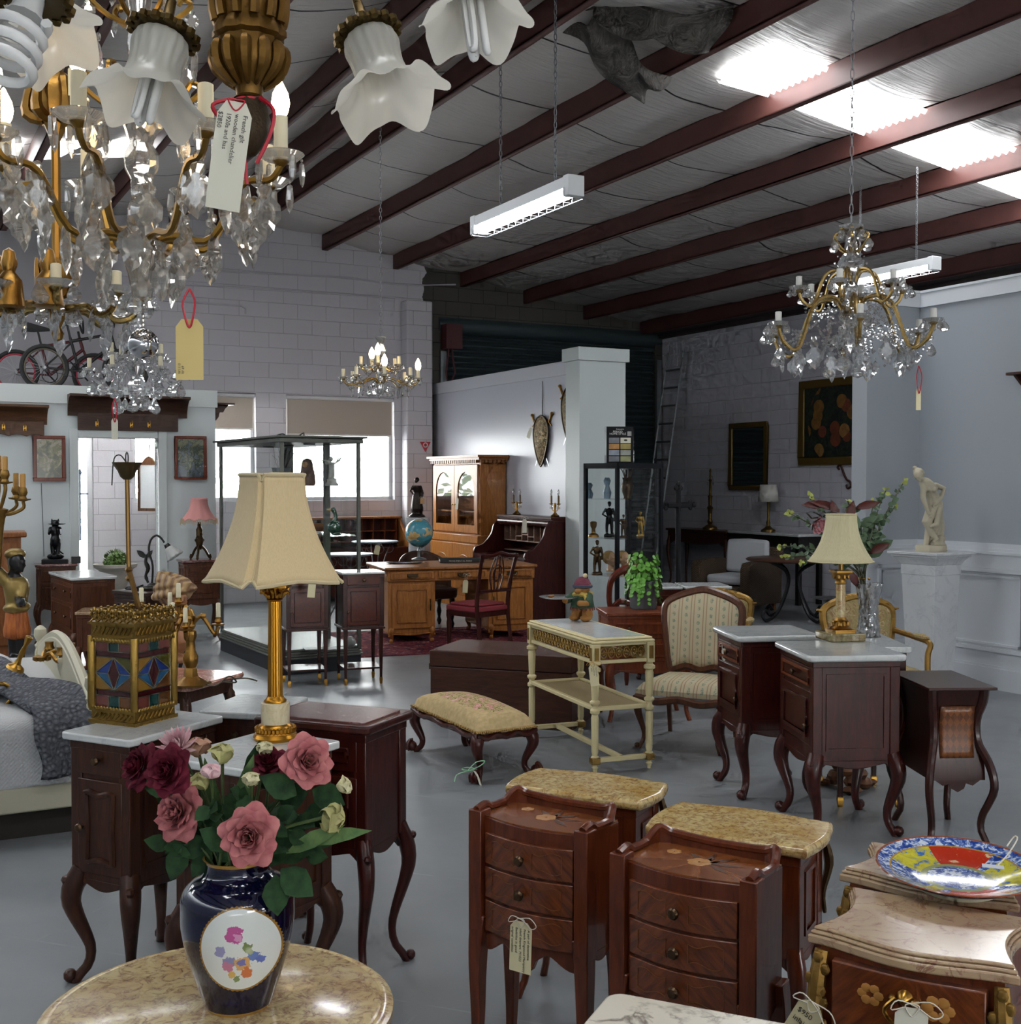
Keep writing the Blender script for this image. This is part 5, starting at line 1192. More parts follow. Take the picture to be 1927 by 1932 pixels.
m = MB(); m.cb((w/2-.1, d/2-.2, 1.1), (.09, .05, 1.8)); m.cb((w/2-.1, -d/2+.55, 1.1), (.05, .05, 1.8)); put('shelf_standard', m, FRM, T)
for k in range(3): m = MB(); m.lathe([(.05, hz-.07), (.055, hz-.06)], 14, c=(0, -.6+.55*k, 0)); put('spotlight', m, P('spot_rim', '#2a2c2e', .4), T)
def inc(px, Y, z): p = at(px, 900, Y); return V((p.x, p.y, z))
IVORY = P('parian', '#c9c8bf', .6)
def cherub(label, pos, s):
 T = thing('cherub_statuette', label, 'statuette', pos, radians(-10)); m = MB(); X = lambda x, y, z: (x*s, y*s, z*s)
 m.lathe([(.22*s, 0), (.22*s, .05*s), (.17*s, .09*s), (.15*s, .16*s), (.17*s, .2*s), (.1*s, .24*s)], 14)
 limb(m, [X(.03, 0, .24), X(.05, 0, .36), X(.02, 0, .52)], [.05*s, .06*s, .075*s]); limb(m, [X(-.06, -.06, .26), X(-.04, -.04, .38), X(-.02, 0, .52)], [.045*s, .055*s, .075*s])
 m.ell(X(0, 0, .6), (.1*s, .08*s, .14*s)); head(m, X(-.03, -.02, .83), .085*s, (-1, -.5, 0))
 limb(m, [X(.08, 0, .7), X(-.06, -.1, .72), X(-.16, -.09, .8)], [.04*s, .035*s, .03*s]); limb(m, [X(-.08, -.02, .7), X(-.17, -.08, .7), X(-.17, -.09, .8)], [.04*s, .035*s, .03*s])
 limb(m, [X(-.06, -.1, .8), X(-.3, -.12, .79)], [.016*s, .02*s])
 for k in (0, 1): m.tube([X(.06, .07, .68), X(.16+.03*k, .12+.08*k, .8), X(.2+.04*k, .14+.1*k, .92)], [.03*s, .07*s, .02*s], 8, sq=(1, .35))
 fig('body', m, IVORY, T, .012*s, 2); return T
cherub('white winged cherub statuette playing a pipe on the top shelf of the showcase', inc(626, 10.95, 1.625), .29)
p = inc(580, 10.8, 1.625); T = thing('painted_figurine', 'small hooded painted figurine on the top shelf of the showcase', 'figurine', p); m = MB(); m.lathe([(.07, 0), (.075, .03), (.07, .1), (.055, .16), (.05, .2), (.04, .235), (0, .25)], 14); fig('robe', m, P('brown_robe', '#5a3a26', .5, bump=.5, bs=30, var=.5), T, .008); m = MB(); m.ell((-.01, -.04, .19), .03, 8); put('face', m, P('figurine_face', '#b58a62', .6), T)
p = inc(482, 11.3, 1.625); T = thing('dark_stand', 'small black stand in the showcase left of the lampshade', 'stand', p); m = MB(); m.box(-.05, -.04, 0, .05, .04, .012); m.box(-.07, -.05, .04, .07, .05, .055); m.box(-.03, -.02, .012, .03, .02, .04); put('stand_body', m, P('black_wood', '#15100e'), T)
p = inc(531, 11.6, 1.625); T = thing('metal_vase', 'pierced grey metal vase of dry twigs in the showcase', 'vase', p); m = MB(); m.lathe([(.06, 0), (.075, .08), (.09, .16), (.095, .17), (.085, .17), (.07, .08), (.05, .01), (0, .01)], 20); put('vase_body', m, P('grey_tin', '#7c8288', .5, .5), T)
m = MB()
for k in range(26): a = random.uniform(0, 6.28); r = random.uniform(.03, .14); m.tube([(.02*cos(a), .02*sin(a), .1), (r*.6*cos(a), r*.6*sin(a), .25), (r*cos(a+.3), r*sin(a+.3), random.uniform(.28, .38))], .0025, 4)
put('twigs', m, P('dry_twig', '#4a443e', .9), T)
p = gz(631, 1010, 1.192); T = thing('duck_ornament', 'green glass duck ornament on the middle shelf of the showcase', 'ornament', p, radians(15)); m = MB()
m.ell((0, 0, .07), (.06, .045, .06)); chain(m, [(.0, 0, .1), (.012, 0, .16), (.0, 0, .21)], [.03, .018, .02]); m.ell((-.008, 0, .225), (.026, .02, .022)); m.ell((.02, 0, .01), (.05, .04, .012)); fig('body', m, P('green_glass', '#123a26', .1, 0, .8), T, .006)
m = MB(); m.tube([(-.03, 0, .224), (-.065, 0, .228)], [.01, .007], 8, sq=(.5, 1)); put('bill', m, P('bill_yellow', '#a98c3a', .4), T)
p = gz(600, 1003, 1.192); T = thing('wooden_bowl', 'brown carved wooden bowl on the middle shelf of the showcase', 'bowl', (p.x+.0, p.y, 1.192)); m = MB(); m.lathe([(.03, 0), (.06, .02), (.09, .06), (.095, .075), (.085, .07), (.05, .03), (0, .025)], 20); put('bowl_body', m, OAKD, T)
p = gz(661, 1222, .217); m = MB(); m.ell((0, 0, .05), .05, 16); o = put('glass_ball', m, P('ball_white', '#9a9c96', .3), loc=p); tag(o, 'white ball on the floor of the showcase', 'ball')
for px, lab in ((596, 'flat white picture card lying on the left of the showcase floor'), (632, 'flat white picture card lying on the right of the showcase floor')):
 p = gz(px, 1224, .217); m = MB(); m.box(-.1, -.07, 0, .1, .07, .006); o = put('picture_card', m, P('card_print', '#a8aaa8', .5, var=.7, bs=40), loc=p, rz=radians(20)); tag(o, lab, 'card', 'cards on the showcase floor')
m = MB(); zc = hz; m.tube(spl([(-.1, .2, .006), (.0, .1, .05), (.08, .15, .012), (.15, .0, .01), (.1, -.2, .05), (.0, -.3, .01)], 30), .006, 6); o = put('loose_cable', m, P('black_cable', '#1c1c1e', .5), loc=(DC[0], DC[1], hz), rz=DC[2]); tag(o, 'loose black cable lying on top of the long showcase', 'cable')
BLK = P('black_alloy', '#14171c', .35, .5); w, d, hz = .60, .47, 1.835; a0 = radians(38)
A = at(1165, 900, 11.0); ex = V((cos(a0), sin(a0), 0)); ey = V((-ex.y, ex.x, 0)); ce = V((A.x, A.y, 0))+ex*w/2+ey*d/2
T = thing('glass_cabinet', 'black-framed glass tower cabinet full of statuettes beside the white pillar', 'display case', ce, a0)
m = MB(); m.box(-w/2, -d/2, 0, w/2, d/2, .12); put('base', m, BLK, T); m = MB(); m.box(-w/2, -d/2, hz-.05, w/2, d/2, hz); put('cabinet_top', m, BLK, T)
for sx in (-1, 1):
 for sy in (-1, 1): m = MB(); m.cb((sx*(w/2-.016), sy*(d/2-.016), hz/2), (.032, .032, hz-.02)); put('post', m, BLK, T)
for sx in (-1, 1): m = MB(); m.box(sx*(w/2-.01)-.002, -d/2+.03, .12, sx*(w/2-.01)+.002, d/2-.03, hz-.05); put('glass_pane', m, PANE, T)
for sy in (-1, 1): m = MB(); m.box(-w/2+.03, sy*(d/2-.01)-.002, .12, w/2-.03, sy*(d/2-.01)+.002, hz-.05); put('glass_pane', m, PANE, T)
for z in (.78, 1.13, 1.5): m = MB(); m.box(-w/2+.02, -d/2+.02, z-.008, w/2-.02, d/2-.02, z); put('glass_shelf', m, PANE, T)
def soldier(label, pos, s, mat, rz=0):
 T = thing('statuette', label, 'statuette', pos, rz); m = MB(); X = lambda x, y, z: V((x*s, y*s, z*s))
 m.lathe([(.16*s, 0), (.16*s, .06*s), (.12*s, .09*s)], 12)
 for k in (-1, 1): limb(m, [X(k*.07, -.02*k, .09), X(k*.065, -.03*k, .3), X(k*.045, 0, .52)], [.035*s, .05*s, .065*s]); m.ell(X(k*.075, -.05-.02*k, .1), (.035*s, .07*s, .03*s), 8)
 m.ell(X(0, 0, .56), (.09*s, .07*s, .08*s)); m.ell(X(0, 0, .7), (.105*s, .075*s, .13*s)); head(m, X(0, -.01, .91), .06*s, (-.4, -1, 0)); m.lathe([(.085*s, .95*s), (.05*s, .97*s), (.04*s, 1.0*s), (0, 1.01*s)], 10)
 limb(m, [X(-.11, 0, .78), X(-.2, .02, .64), X(-.1, -.07, .57)], [.038*s, .033*s, .028*s]); limb(m, [X(.11, 0, .78), X(.15, -.02, .6), X(.14, -.05, .46)], [.038*s, .033*s, .028*s]); fig('body', m, mat, T, .013*s, 2); return T
DBR = P('black_bronze', '#17191d', .35, .6); GLB = P('gold_leaf', '#9a7a30', .35, .9)
soldier('dark bronze soldier statuette on the middle shelf of the tower cabinet', gz(1150, 1013, 1.13), .34, DBR, .3)
soldier('gilded statuette at the right of the middle shelf of the tower cabinet', gz(1209, 1012, 1.13), .24, GLB, -.3)
soldier('slim brown bronze figure on the lower shelf of the tower cabinet', gz(1127, 1085, .78), .33, BRONZE, .2)
soldier('small dark statuette behind the post of the tower cabinet, middle shelf', inc(1177, 11.3, 1.13), .22, BRONZE)
p = gz(1120, 1013, 1.13); m = MB(); m.lathe([(.055, 0), (.05, .02), (.02, .04), (.018, .08), (.03, .1), (.034, .14), (.02, .15), (0, .15)], 14); o = put('candlestick', m, GILT, loc=p); tag(o, 'stubby gilt candlestick on the middle shelf of the tower cabinet', 'candlestick')
for px, lab in ((1153, 'doll head with golden hair on the lower shelf, left of the black post'), (1178, 'doll head with golden hair on the lower shelf, right of the black post')):
 p = gz(px, 1078, .78); T = thing('doll_head', lab, 'doll head', p, .3, 'doll heads'); m = MB(); head(m, (0, 0, .12), .07, (.6, -1, 0)); m.lathe([(.05, 0), (.045, .02), (.03, .06)], 10); fig('face', m, P('doll_skin', '#b98e68', .5), T, .007, 2); m = MB(); m.ell((-.01, .025, .135), (.07, .07, .07), 12); put('hair', m, P('doll_hair', '#9a7838', .7, bump=.6, bs=60), T)
p = inc(1184, 11.4, 1.5); m = MB(); m.lathe([(.04, 0), (.035, .02), (.05, .06), (.06, .12), (.04, .17), (.05, .2), (.045, .2), (0, .16)], 14)
for k in range(5): a = k*1.3; m.tube([(.02*cos(a), .02*sin(a), .18), (.05*cos(a), .05*sin(a), .26), (.08*cos(a+.4), .08*sin(a+.4), .31)], .005, 5)
o = put('urn', m, BRONZE, loc=p); tag(o, 'dark bronze urn with spiky top on the upper shelf of the tower cabinet', 'urn')
for px, h, lab in ((1112, .15, 'short blue-white porcelain ornament on the upper shelf of the tower cabinet'), (1146, .2, 'tall blue-white porcelain vase on the upper shelf of the tower cabinet')):
 p = inc(px, 11.35 if px > 1130 else 11.45, 1.5); m = MB(); m.lathe([(.03, 0), (.04, .3*h), (.02, .6*h), (.035, .85*h), (.02, h), (0, h)], 12); o = put('porcelain', m, P('blue_porcelain', '#6f8596', .25, var=.5, bs=40), loc=p); tag(o, lab, 'ornament')
p = at(1170, 870, 11.25); p.z = hz; T = thing('poster_stand', 'black framed magazine display standing on top of the glass tower cabinet', 'sign', p, radians(4)); w, h = .255, .345
m = MB(); m.box(-w/2, -.004, 0, w/2, .004, h); m.box(-w/2, -.004, 0, w/2, .1, .005); put('board', m, P('board_black', '#101114', .65, spec=.2), T)
m = MB(); m.box(-w/2-.006, -.003, 0, -w/2-.001, .1, h+.004); m.box(w/2+.001, -.003, 0, w/2+.006, .1, h+.004); put('acrylic_side', m, PANE, T)
TXW = P('cover_letters', '#c9c9c4', .6); txt('Featured in', .016, TXW, T, (0, -.0052, h-.03)); txt('PERIOD\nHOME STYLE', .027, TXW, T, (-.022, -.0052, h-.058), sp=.72)
m = MB(); m.box(.07, -.005, h-.088, .108, -.004, h-.045); put('picture', m, P('photo_grey', '#8d8d88', .6, var=.6, bs=50), T)
PC = [('#6f7278', '#c9c5b6'), ('#a2763f', '#8f8048'), ('#7e8590', '#8c8f8a'), ('#6a6e74', '#8a8c60')]
for r in range(4):
 for c_ in range(2):
  m = MB(); x0 = -.105 if c_ == 0 else .004; z0 = h-.155-r*.058; m.box(x0, -.005, z0, x0+.098, -.004, z0+.05); put('picture', m, P(f'print_{r}{c_}', PC[r][c_], .6, var=.7 if (r, c_) != (0, 1) else .05, bs=45), T)
m = MB(); m.ell((.053, -.006, h-.128), (.018, .001, .009), 10); put('crest', m, P('crest_dark', '#3c3a30', .6), T)
def side(px, py=900, off=.0): return pl(px, py, loc(SX-off, 0), d2)
SRZ = RZ-pi/2
FLA = side(1258, 900, .0); top = at(1272, 664, (side(1272, 664, .08)).y); top = side(1275, 664, .10); bot = gz(1216, 905+1.68*FL/(top.y-.2)); 
T = thing('ladder', 'grey aluminium extension ladder leaning in the dark back corner', 'ladder', (0, 0, 0)); AL2 = P('dull_aluminium', '#6d7174', .5, .6)
ax = (top-bot); wd = V((d1.x, d1.y, 0))*-.21
for k in (-1, 1):
 m = MB(); m.tube([bot+wd*k, top+wd*k], .036, 4, sq=(1, .5)); put('stile', m, AL2, T)
n = 13
for k in range(1, n):
 m = MB(); c_ = bot+ax*(k/n); m.tube([c_-wd, c_+wd], .016, 6); put('rung', m, AL2, T)
FRG = P('gold_frame', '#7d6330', .45, .7, bump=.35, bs=60)
def hung(name, label, ctg, x0, x1, y0, y1, fw, fm, inner, wall, rz, off=.03, parts='picture'):
 a, b = wall(x0, (y0+y1)/2), wall(x1, (y0+y1)/2); c = (a+b)/2; z1, z0 = wall((x0+x1)/2, y0).z, wall((x0+x1)/2, y1).z
 w, h = (V((a.x, a.y, 0))-V((b.x, b.y, 0))).length, z1-z0; T = thing(name, label, ctg, (c.x, c.y, (z0+z1)/2), rz)
 m = MB(); 
 for A_, B_, C_, D_ in ((-w/2, w/2, -h/2, -h/2+fw), (-w/2, w/2, h/2-fw, h/2), (-w/2, -w/2+fw, -h/2+fw, h/2-fw), (w/2-fw, w/2, -h/2+fw, h/2-fw)): m.box(A_, -.035, C_, B_, 0, D_)
 put('frame', m, fm, T, bev=.012 if fw > .05 else .004)
 m = MB(); m.box(-w/2+fw*.9, -.02, -h/2+fw*.9, w/2-fw*.9, -.004, h/2-fw*.9); put(parts, m, inner, T); return T, w, h
sw_ = lambda px, py: side(px, py, .012)
hung('wall_mirror', 'tall gilt-framed mirror on the grey block wall reflecting roller slats', 'mirror', 1378, 1450, 797, 925, .075, FRG, P('mirror_glass', '#aab0b2', .03, 1.), sw_, SRZ, parts='mirror_glass')
t = NT('flower_painting'); co = t.co(); v = t.n('ShaderNodeTexVoronoi'); v.inputs['Scale'].default_value = 4.2; t.l(co, v.inputs['Vector'])
x, y, z = t.sep(co); r2 = t.math('ADD', t.math('MULTIPLY', x, x), t.math('MULTIPLY', z, z)); n = t.noise(co, 11, 4, .6, 1.)
fl = t.math('MULTIPLY', t.math('LESS_THAN', v.outputs['Distance'], .42), t.math('LESS_THAN', r2, .34))
hue = t.ramp(t.sep(v.outputs['Color'])[0], [(.2, '#8a5f28'), (.45, '#a3763c'), (.6, '#7a3a22'), (.8, '#9a7566')], 'CONSTANT')
c = t.mix(t.math('MULTIPLY', fl, t.math('MULTIPLY', n, 1.5)), t.ramp(n, [(.4, '#0e1516'), (.65, '#2a3424')]), hue); FPAINT = t.fin(c, .5)
hung('flower_painting', 'large dark still-life painting of yellow flowers in a wide gilt frame', 'painting', 1510, 1665, 712, 877, .11, FRG, FPAINT, sw_, SRZ, parts='canvas')
p = sw_(1594, 900); T = thing('iron_scroll', 'small dark red iron scroll bracket on the wall under the flower painting', 'bracket', p, SRZ); m = MB(); m.tube(spl([(-.1, 0, .1), (-.13, 0, .13), (-.08, 0, .16), (-.04, 0, .1), (0, 0, .02), (.05, 0, -.04), (.1, 0, -.06), (.12, 0, -.12), (.06, 0, -.15), (.04, 0, -.1)], 30), .016, 6); put('scroll', m, P('rust_iron', '#3d1f1c', .6), T)
def wall_console(px0, px1, h, dpt, name, label, wood, top, curvy, grp=None):
 a, b = side(px0, 1000, dpt/2+.02), side(px1, 1000, dpt/2+.02); c = (a+b)/2; w = (V((a.x-b.x, a.y-b.y, 0))).length
 T = thing(name, label, 'console', (c.x, c.y, 0), SRZ, grp)
 m = MB(); m.prism(rrect(w, dpt, .02), h-.035, h); put('console_top', m, top, T, bev=.006)
 m = MB(); m.box(-w/2+.03, -dpt/2+.03, h-.17, w/2-.03, dpt/2-.03, h-.035)
 if curvy: m.prism([(p_[0], p_[1]) for p_ in apron_out(w-.1, h-.16, .09)], -dpt/2+.03, -dpt/2+.05, 'y')
 put('frieze', m, wood, T, bev=.004)
 for sx, sy in ((-1, -1), (1, -1), (1, 1), (-1, 1)):
  if curvy: put('leg', cabriole(h-.12, .03, .05, atan2(sy, sx)), wood, T, loc=(sx*(w/2-.06), sy*(dpt/2-.05), 0))
  else: m = MB(); m.cb((sx*(w/2-.05), sy*(dpt/2-.05), (h-.1)/2), (.06, .06, h-.1)); put('leg', m, wood, T)
 return T
wall_console(1276, 1392, .93, .42, 'carved_console', 'carved brown console table below the mirror carrying the bare brass lamp', WALNUT, WALNUT, True)
wall_console(1396, 1532, .95, .46, 'marble_console', 'black console table with white marble top carrying the small white-shaded lamp', P('ebonised', '#14110f', .35), WHITEM, False)
def wlamp(px, h): q = side(px, 1000, .22); return V((q.x, q.y, h))
p = wlamp(1340, .93); T = thing('brass_lamp', 'slender brass table lamp without a shade under the gilt mirror', 'lamp', p, SRZ)
m = MB(); m.lathe([(.11, 0), (.11, .03), (.07, .06), (.03, .08), (.045, .12), (.025, .16), (.035, .3), (.05, .33), (.025, .36), (.03, .48), (.04, .5), (.018, .52), (.018, .72), (.03, .74), (.012, .76), (.012, .86), (.02, .88), (0, .93)], 14); put('stem', m, P('aged_brass', '#6f5a30', .4, .9), T)
for k in (-1, 1): m = MB(); m.lathe([(0, 0), (.014, .02), (.004, .06), (0, .07)], 6, c=(k*.07, 0, .66)); m.tube([(0, 0, .8), (k*.05, 0, .8), (k*.07, 0, .73)], .005, 5); put('crystal_drop', m, CRY, T)
p = wlamp(1450, .95); T = thing('table_lamp', 'small brass lamp with plain white drum shade against the grey block wall', 'lamp', p, SRZ)
m = MB(); m.lathe([(.10, 0), (.10, .025), (.06, .05), (.025, .08), (.03, .13), (.018, .16), (.018, .40), (.03, .43), (.012, .45), (.01, .62)], 14); put('base', m, P('aged_brass', '#6f5a30'), T)
m = MB(); m.lathe([(.145, .42), (.115, .66)], 24, cap=False); put('lamp_shade', m, P('white_shade', '#c4c2bb', .8), T, solid=.003)
p = at(1280, 960, 12.2); T = thing('iron_cross', 'black wrought iron cross with trefoil ends beside the tower cabinet', 'cross', (p.x, p.y, 0), .5); IRON = P('wrought_iron', '#17181b', .5, .4)
m = MB(); z = 1.42; m.tube([(0, 0, 0), (0, 0, z+.16)], .03, 6); m.tube([(-.14, 0, z), (.14, 0, z)], .03, 6)
for x, zz_ in ((0, z+.19), (-.17, z), (.17, z)):
 for k in range(3): a = k*2.09+(pi/2 if x == 0 else 0 if x > 0 else pi); m.ell((x+.03*cos(a), 0, zz_+.03*sin(a)), (.03, .02, .03), 8)
m.lathe([(.16, 0), (.16, .03), (.03, .06)], 16); put('cross_body', m, IRON, T)
p = at(1392, 1000, 15.3); T = thing('wicker_armchair', 'brown wicker armchair with pale grey cushions by the grey block wall', 'armchair', (p.x, p.y, 0), radians(-42))
t = NT('wicker'); co = t.co(); x, y, z = t.sep(co); wv = t.math('MULTIPLY', t.math('SINE', t.math('MULTIPLY', z, 260.)), t.math('SINE', t.math('MULTIPLY', t.math('ADD', x, y), 160.))); t.bump(wv, .6, .01); WICK = t.fin(t.mix(t.math('GREATER_THAN', wv, 0.), '#3b2c20', '#5b4632'), .6)
m = MB(); m.box(-.36, -.38, .12, .36, .36, .34); put('seat_base', m, WICK, T, bev=.02)
for k in (-1, 1):
 m = MB(); m.prism([(-.42, .1), (.38, .1), (.38, .62)]+[(.36-.74*j/8, .64+.02*sin(pi*j/8)) for j in range(9)]+[(-.42, .56)], k*.36-.07, k*.36+.07, 'x'); put('arm', m, WICK, T, bev=.04, seg=3)
m = MB(); m.grid(lambda u, v: (-.40+.8*u, .36+.1*v-.05*sin(pi*u), .12+(.66+.05*sin(pi*u))*v), 10, 8); put('back_rest', m, WICK, T, solid=.07)
CUSH = P('grey_linen', '#b9bcc0', .9, bump=.1, bs=40)
m = MB(); m.prism(rrect(.56, .64, .06), .35, .47); put('seat_cushion', m, CUSH, T, bev=.04, seg=3)
m = MB(); R = [[(x, .27+.11*(z-.47)-.09*k, .47+(z-.47)) for x, z in [(-.30, .48), (0, .475), (.30, .48), (.31, .7), (.30, .90), (0, .915), (-.30, .90), (-.31, .7)]] for k in (0, 1)]; m.loft(R); put('back_cushion', m, CUSH, T, bev=.04, seg=3)
for sx in (-1, 1):
 for sy in (-1, 1): m = MB(); m.cb((sx*.33, sy*.33, .06), (.06, .06, .12)); put('leg', m, OAKD, T)
p = gz(1497, 1172); T = thing('iron_table', 'round wooden table on scrolled wrought iron legs under the flowering spray', 'table', (p.x, p.y, 0))
m = MB(); m.lathe([(0, .72), (.54, .72), (.56, .735), (.54, .75), (0, .75)], 40); put('table_top', m, WOOD('brown_top', '#38231a', '#5a3b28', .4, sc=(2, 9, 9)), T)
for k in range(4):
 a = k*pi/2+.5; m = MB(); m.tube([V((r*cos(a), r*sin(a), z)) for r, z, _ in spl([(.36, .72, 0), (.12, .6, 0), (.09, .42, 0), (.24, .12, 0), (.40, .03, 0), (.47, .09, 0), (.42, .15, 0), (.37, .10, 0)], 30)], .02, 6); put('leg', m, IRON, T)
p = gz(1562, 1128, .55); T = thing('serving_dish', 'small dark metal dish on a stem just left of the onyx lamp', 'dish', (p.x, p.y, 0)); m = MB(); m.lathe([(.12, 0), (.1, .02), (.02, .05), (.016, .5), (.06, .53), (.16, .55), (.15, .555), (0, .54)], 20); put('dish_body', m, P('pewter', '#4c4d50', .4, .8), T)
p = pl(1931, 709, RC, d2); T = thing('wall_shelf', 'end of a small brown wooden shelf on the wall at the right edge', 'shelf', p-d2*.0, SRZ); m = MB(); m.box(-.05, -.14, 0, .5, 0, .022); m.prism([(-.12, 0), (0, 0), (0, -.1), (-.05, -.06)], 0, .03, 'x'); put('shelf_board', m, WALNUT, T, bev=.004)
PM = MARBLE('pedestal_marble', '#cbcdcf', '#c2c5c8', '#b6b9bd', 3, .04, .25)
q = at(1757, 1040, 9.4); T = thing('pedestal', 'tapering white marble pedestal under the bather statue, by the panelled wall', 'pedestal', (q.x, 9.4, 0), radians(33)); hp = gz(1757, 1043, 0).z; hp = at(1757, 1040, 9.4).z
m = MB()
def sq(k, z): return [(-k, -k, z), (k, -k, z), (k, k, z), (-k, k, z)]
m.loft([sq(.125, .13), sq(.155, hp-.18)]); m.loft([sq(.16, hp-.18), sq(.16, hp-.1)]); put('shaft', m, PM, T, bev=.003)
m = MB(); m.loft([sq(.165, hp-.1), sq(.18, hp-.07), sq(.2, hp-.05), sq(.2, hp-.04)]); m.loft([sq(.215, hp-.04), sq(.215, hp-.02)]); m.loft([sq(.235, hp-.02), sq(.235, hp)]); put('capital', m, PM, T, bev=.003)
m = MB(); m.loft([sq(.21, 0), sq(.21, .06)]); m.loft([sq(.19, .06), sq(.17, .13)]); put('plinth', m, PM, T, bev=.003)
STO = P('aged_stone', '#b3ab95', .75, bump=.15, bs=30)
T = thing('statue', 'pale stone statue of a bathing woman bending forward on the white marble pedestal', 'statue', (q.x, 9.4, hp)); X = PX(1757, 1036, 9.4/FL)
m = MB(); m.lathe([(.118, 0), (.12, .035), (.112, .05), (0, .05)], 24); put('round_base', m, STO, T)
m = MB(); hips = X(1762, 962, .0)
limb(m, [X(1763, 955, .02), X(1757, 985, .01), X(1750, 1010, .0), X(1746, 1026, -.01)], [.052, .042, .026, .02]); limb(m, [X(1746, 1026, -.01), X(1736, 1031, -.03)], [.018, .012])
limb(m, [X(1757, 958, -.02), X(1744, 980, -.06), X(1757, 1003, -.04), X(1764, 1012, -.04)], [.05, .042, .026, .018]); limb(m, [X(1764, 1012, -.04), X(1756, 1017, -.07)], [.017, .012])
chain(m, [X(1762, 955, .0), X(1760, 935, .0), X(1752, 918, -.02), X(1742, 908, -.035)], [.06, .048, .055, .05]); m.ell(X(1746, 918, -.055), .026, 10); m.ell(X(1756, 920, -.055), .026, 10)
limb(m, [X(1742, 906, -.04), X(1732, 898, -.055)], [.024, .024])
M_ = head(m, X(1727, 893, -.065), .043, (-.55, -.6, -.6), (-.4, 0, .9))
m.ell(X(1728, 886, -.045), (.043, .043, .032), 10); m.ell(X(1722, 879, -.04), (.02, .02, .018), 10); m.ell(X(1736, 889, -.03), .026, 8)
limb(m, [X(1764, 912, .0), X(1782, 918, .02), X(1776, 932, .0), X(1762, 946, -.05)], [.026, .023, .02, .015]); hand(m, X(1762, 946, -.05), (-.6, -.2, -.5), (0, -1, 0), .045, .012)
limb(m, [X(1738, 910, -.05), X(1735, 935, -.075), X(1744, 962, -.085)], [.026, .022, .015]); hand(m, X(1744, 962, -.085), (.5, -.1, -.8), (0, -1, 0), .045, .012)
fig('body', m, STO, T, .0045, 3)
m = MB()
for k in range(7): u = k/6; limb(m, [X(1776-8*u, 945+2*k, .03-.09*u), X(1774-14*u, 985, .02-.1*u), X(1771-22*u+3*(k % 2), 1006-18*u, .03-.12*u)], [.024, .026, .016])
chain(m, [X(1773, 960, .05), X(1776, 990, .05), X(1771, 1020, .05)], [.035, .045, .05]); fig('drapery', m, STO, T, .0055, 2)
m = MB(); 
for x, y, r in ((1770, 1020, .05), (1776, 1012, .04), (1764, 1022, .045), (1778, 1026, .04), (1770, 1026, .05)): m.ell(X(x, y, .01), (r, r, r*.8), 10)
fig('rock', m, STO, T, .007, 1)
p = gz(1586, 1207, HQ); T = thing('onyx_lamp', 'onyx column lamp with gilt capital and cream bell shade on the white marble cupboard', 'lamp', (p.x, p.y, HQ), radians(12)); S_ = p.y/FL
ONYX = MARBLE('onyx', '#b7ab7c', '#c2a673', '#8f4e22', 18, .07, .12, 1.5); ONYG = MARBLE('green_onyx', '#7c7a58', '#8f7d55', '#5b3f2c', 14, .06, .12, 1.5)
m = MB(); m.prism(rrect(.19, .19, .012), 0, .042); put('onyx_base', m, ONYG, T, bev=.008)
m = MB(); m.prism(rrect(.115, .115, .004), .042, .056); m.lathe([(.05, .056), (.054, .062), (.036, .075), (.034, .09), (.04, .1), (.03, .108), (.027, .118)], 20)
for k in range(8): m.ell((.036*cos(k*pi/4), .036*sin(k*pi/4), .085), (.01, .01, .016), 6)
put('gilt_foot', m, GILT, T); m = MB(); m.lathe([(.026, .285), (.03, .29), (.026, .30), (.03, .32), (.045, .335), (.05, .345)], 20); m.prism(rrect(.09, .09, .004), .345, .356)
for k in range(8): m.ell((.036*cos(k*pi/4), .036*sin(k*pi/4), .325), (.01, .01, .016), 6)
m.lathe([(.012, .356), (.012, .40)], 10); put('gilt_capital', m, GILT, T)
m = MB(); m.lathe([(.027, .115), (.024, .2), (.0235, .288)], 20); put('onyx_column', m, ONYX, T)
def bell(n, rb, rt, h, z0, conc=.6, scal=0.):
 m = MB(); R = []
 for j in range(13):
  v = j/12; r = rt+(rb-rt)*(1-v)**(1+conc*1.6); R.append([(r*(1-(scal*(1 if n > 6 else 1))*abs(sin(k*pi/8*n/2*0+0)))*cos(2*pi*k/n), r*sin(2*pi*k/n), z0+h*v) for k in range(n)])
 m.loft(R, cap=False); return m
SHADE = NT('cream_shade'); co = SHADE.co(); nn = SHADE.noise(SHADE.co((60, 60, 4)), 3, 3); SHADE.bump(nn, .1, .003); SHC = SHADE.fin(SHADE.ramp(nn, [(.3, '#c9bf98'), (.7, '#d3caa6')]), .85, spec=.1)
put('lamp_shade', bell(12, .163, .076, .243, .40, .75), SHC, T, ang=20, solid=.003)
m = MB(); 
for z, r in ((.402, .164), (.641, .077)): m.tube([(r*cos(2*pi*k/12), r*sin(2*pi*k/12), z) for k in range(12)], .0035, 5, closed=True)
put('shade_binding', m, SHC, T)
p = gz(1639, 1201, .83); T = thing('crystal_vase', 'cut crystal vase holding the flowering spray behind the onyx lamp', 'vase', (p.x, p.y, .83)); s = p.y/FL*1.0
m = MB(); cut = lambda a, r, z: 1-.09*abs(sin(a*5+z*34))-.09*abs(sin(a*5-z*34))
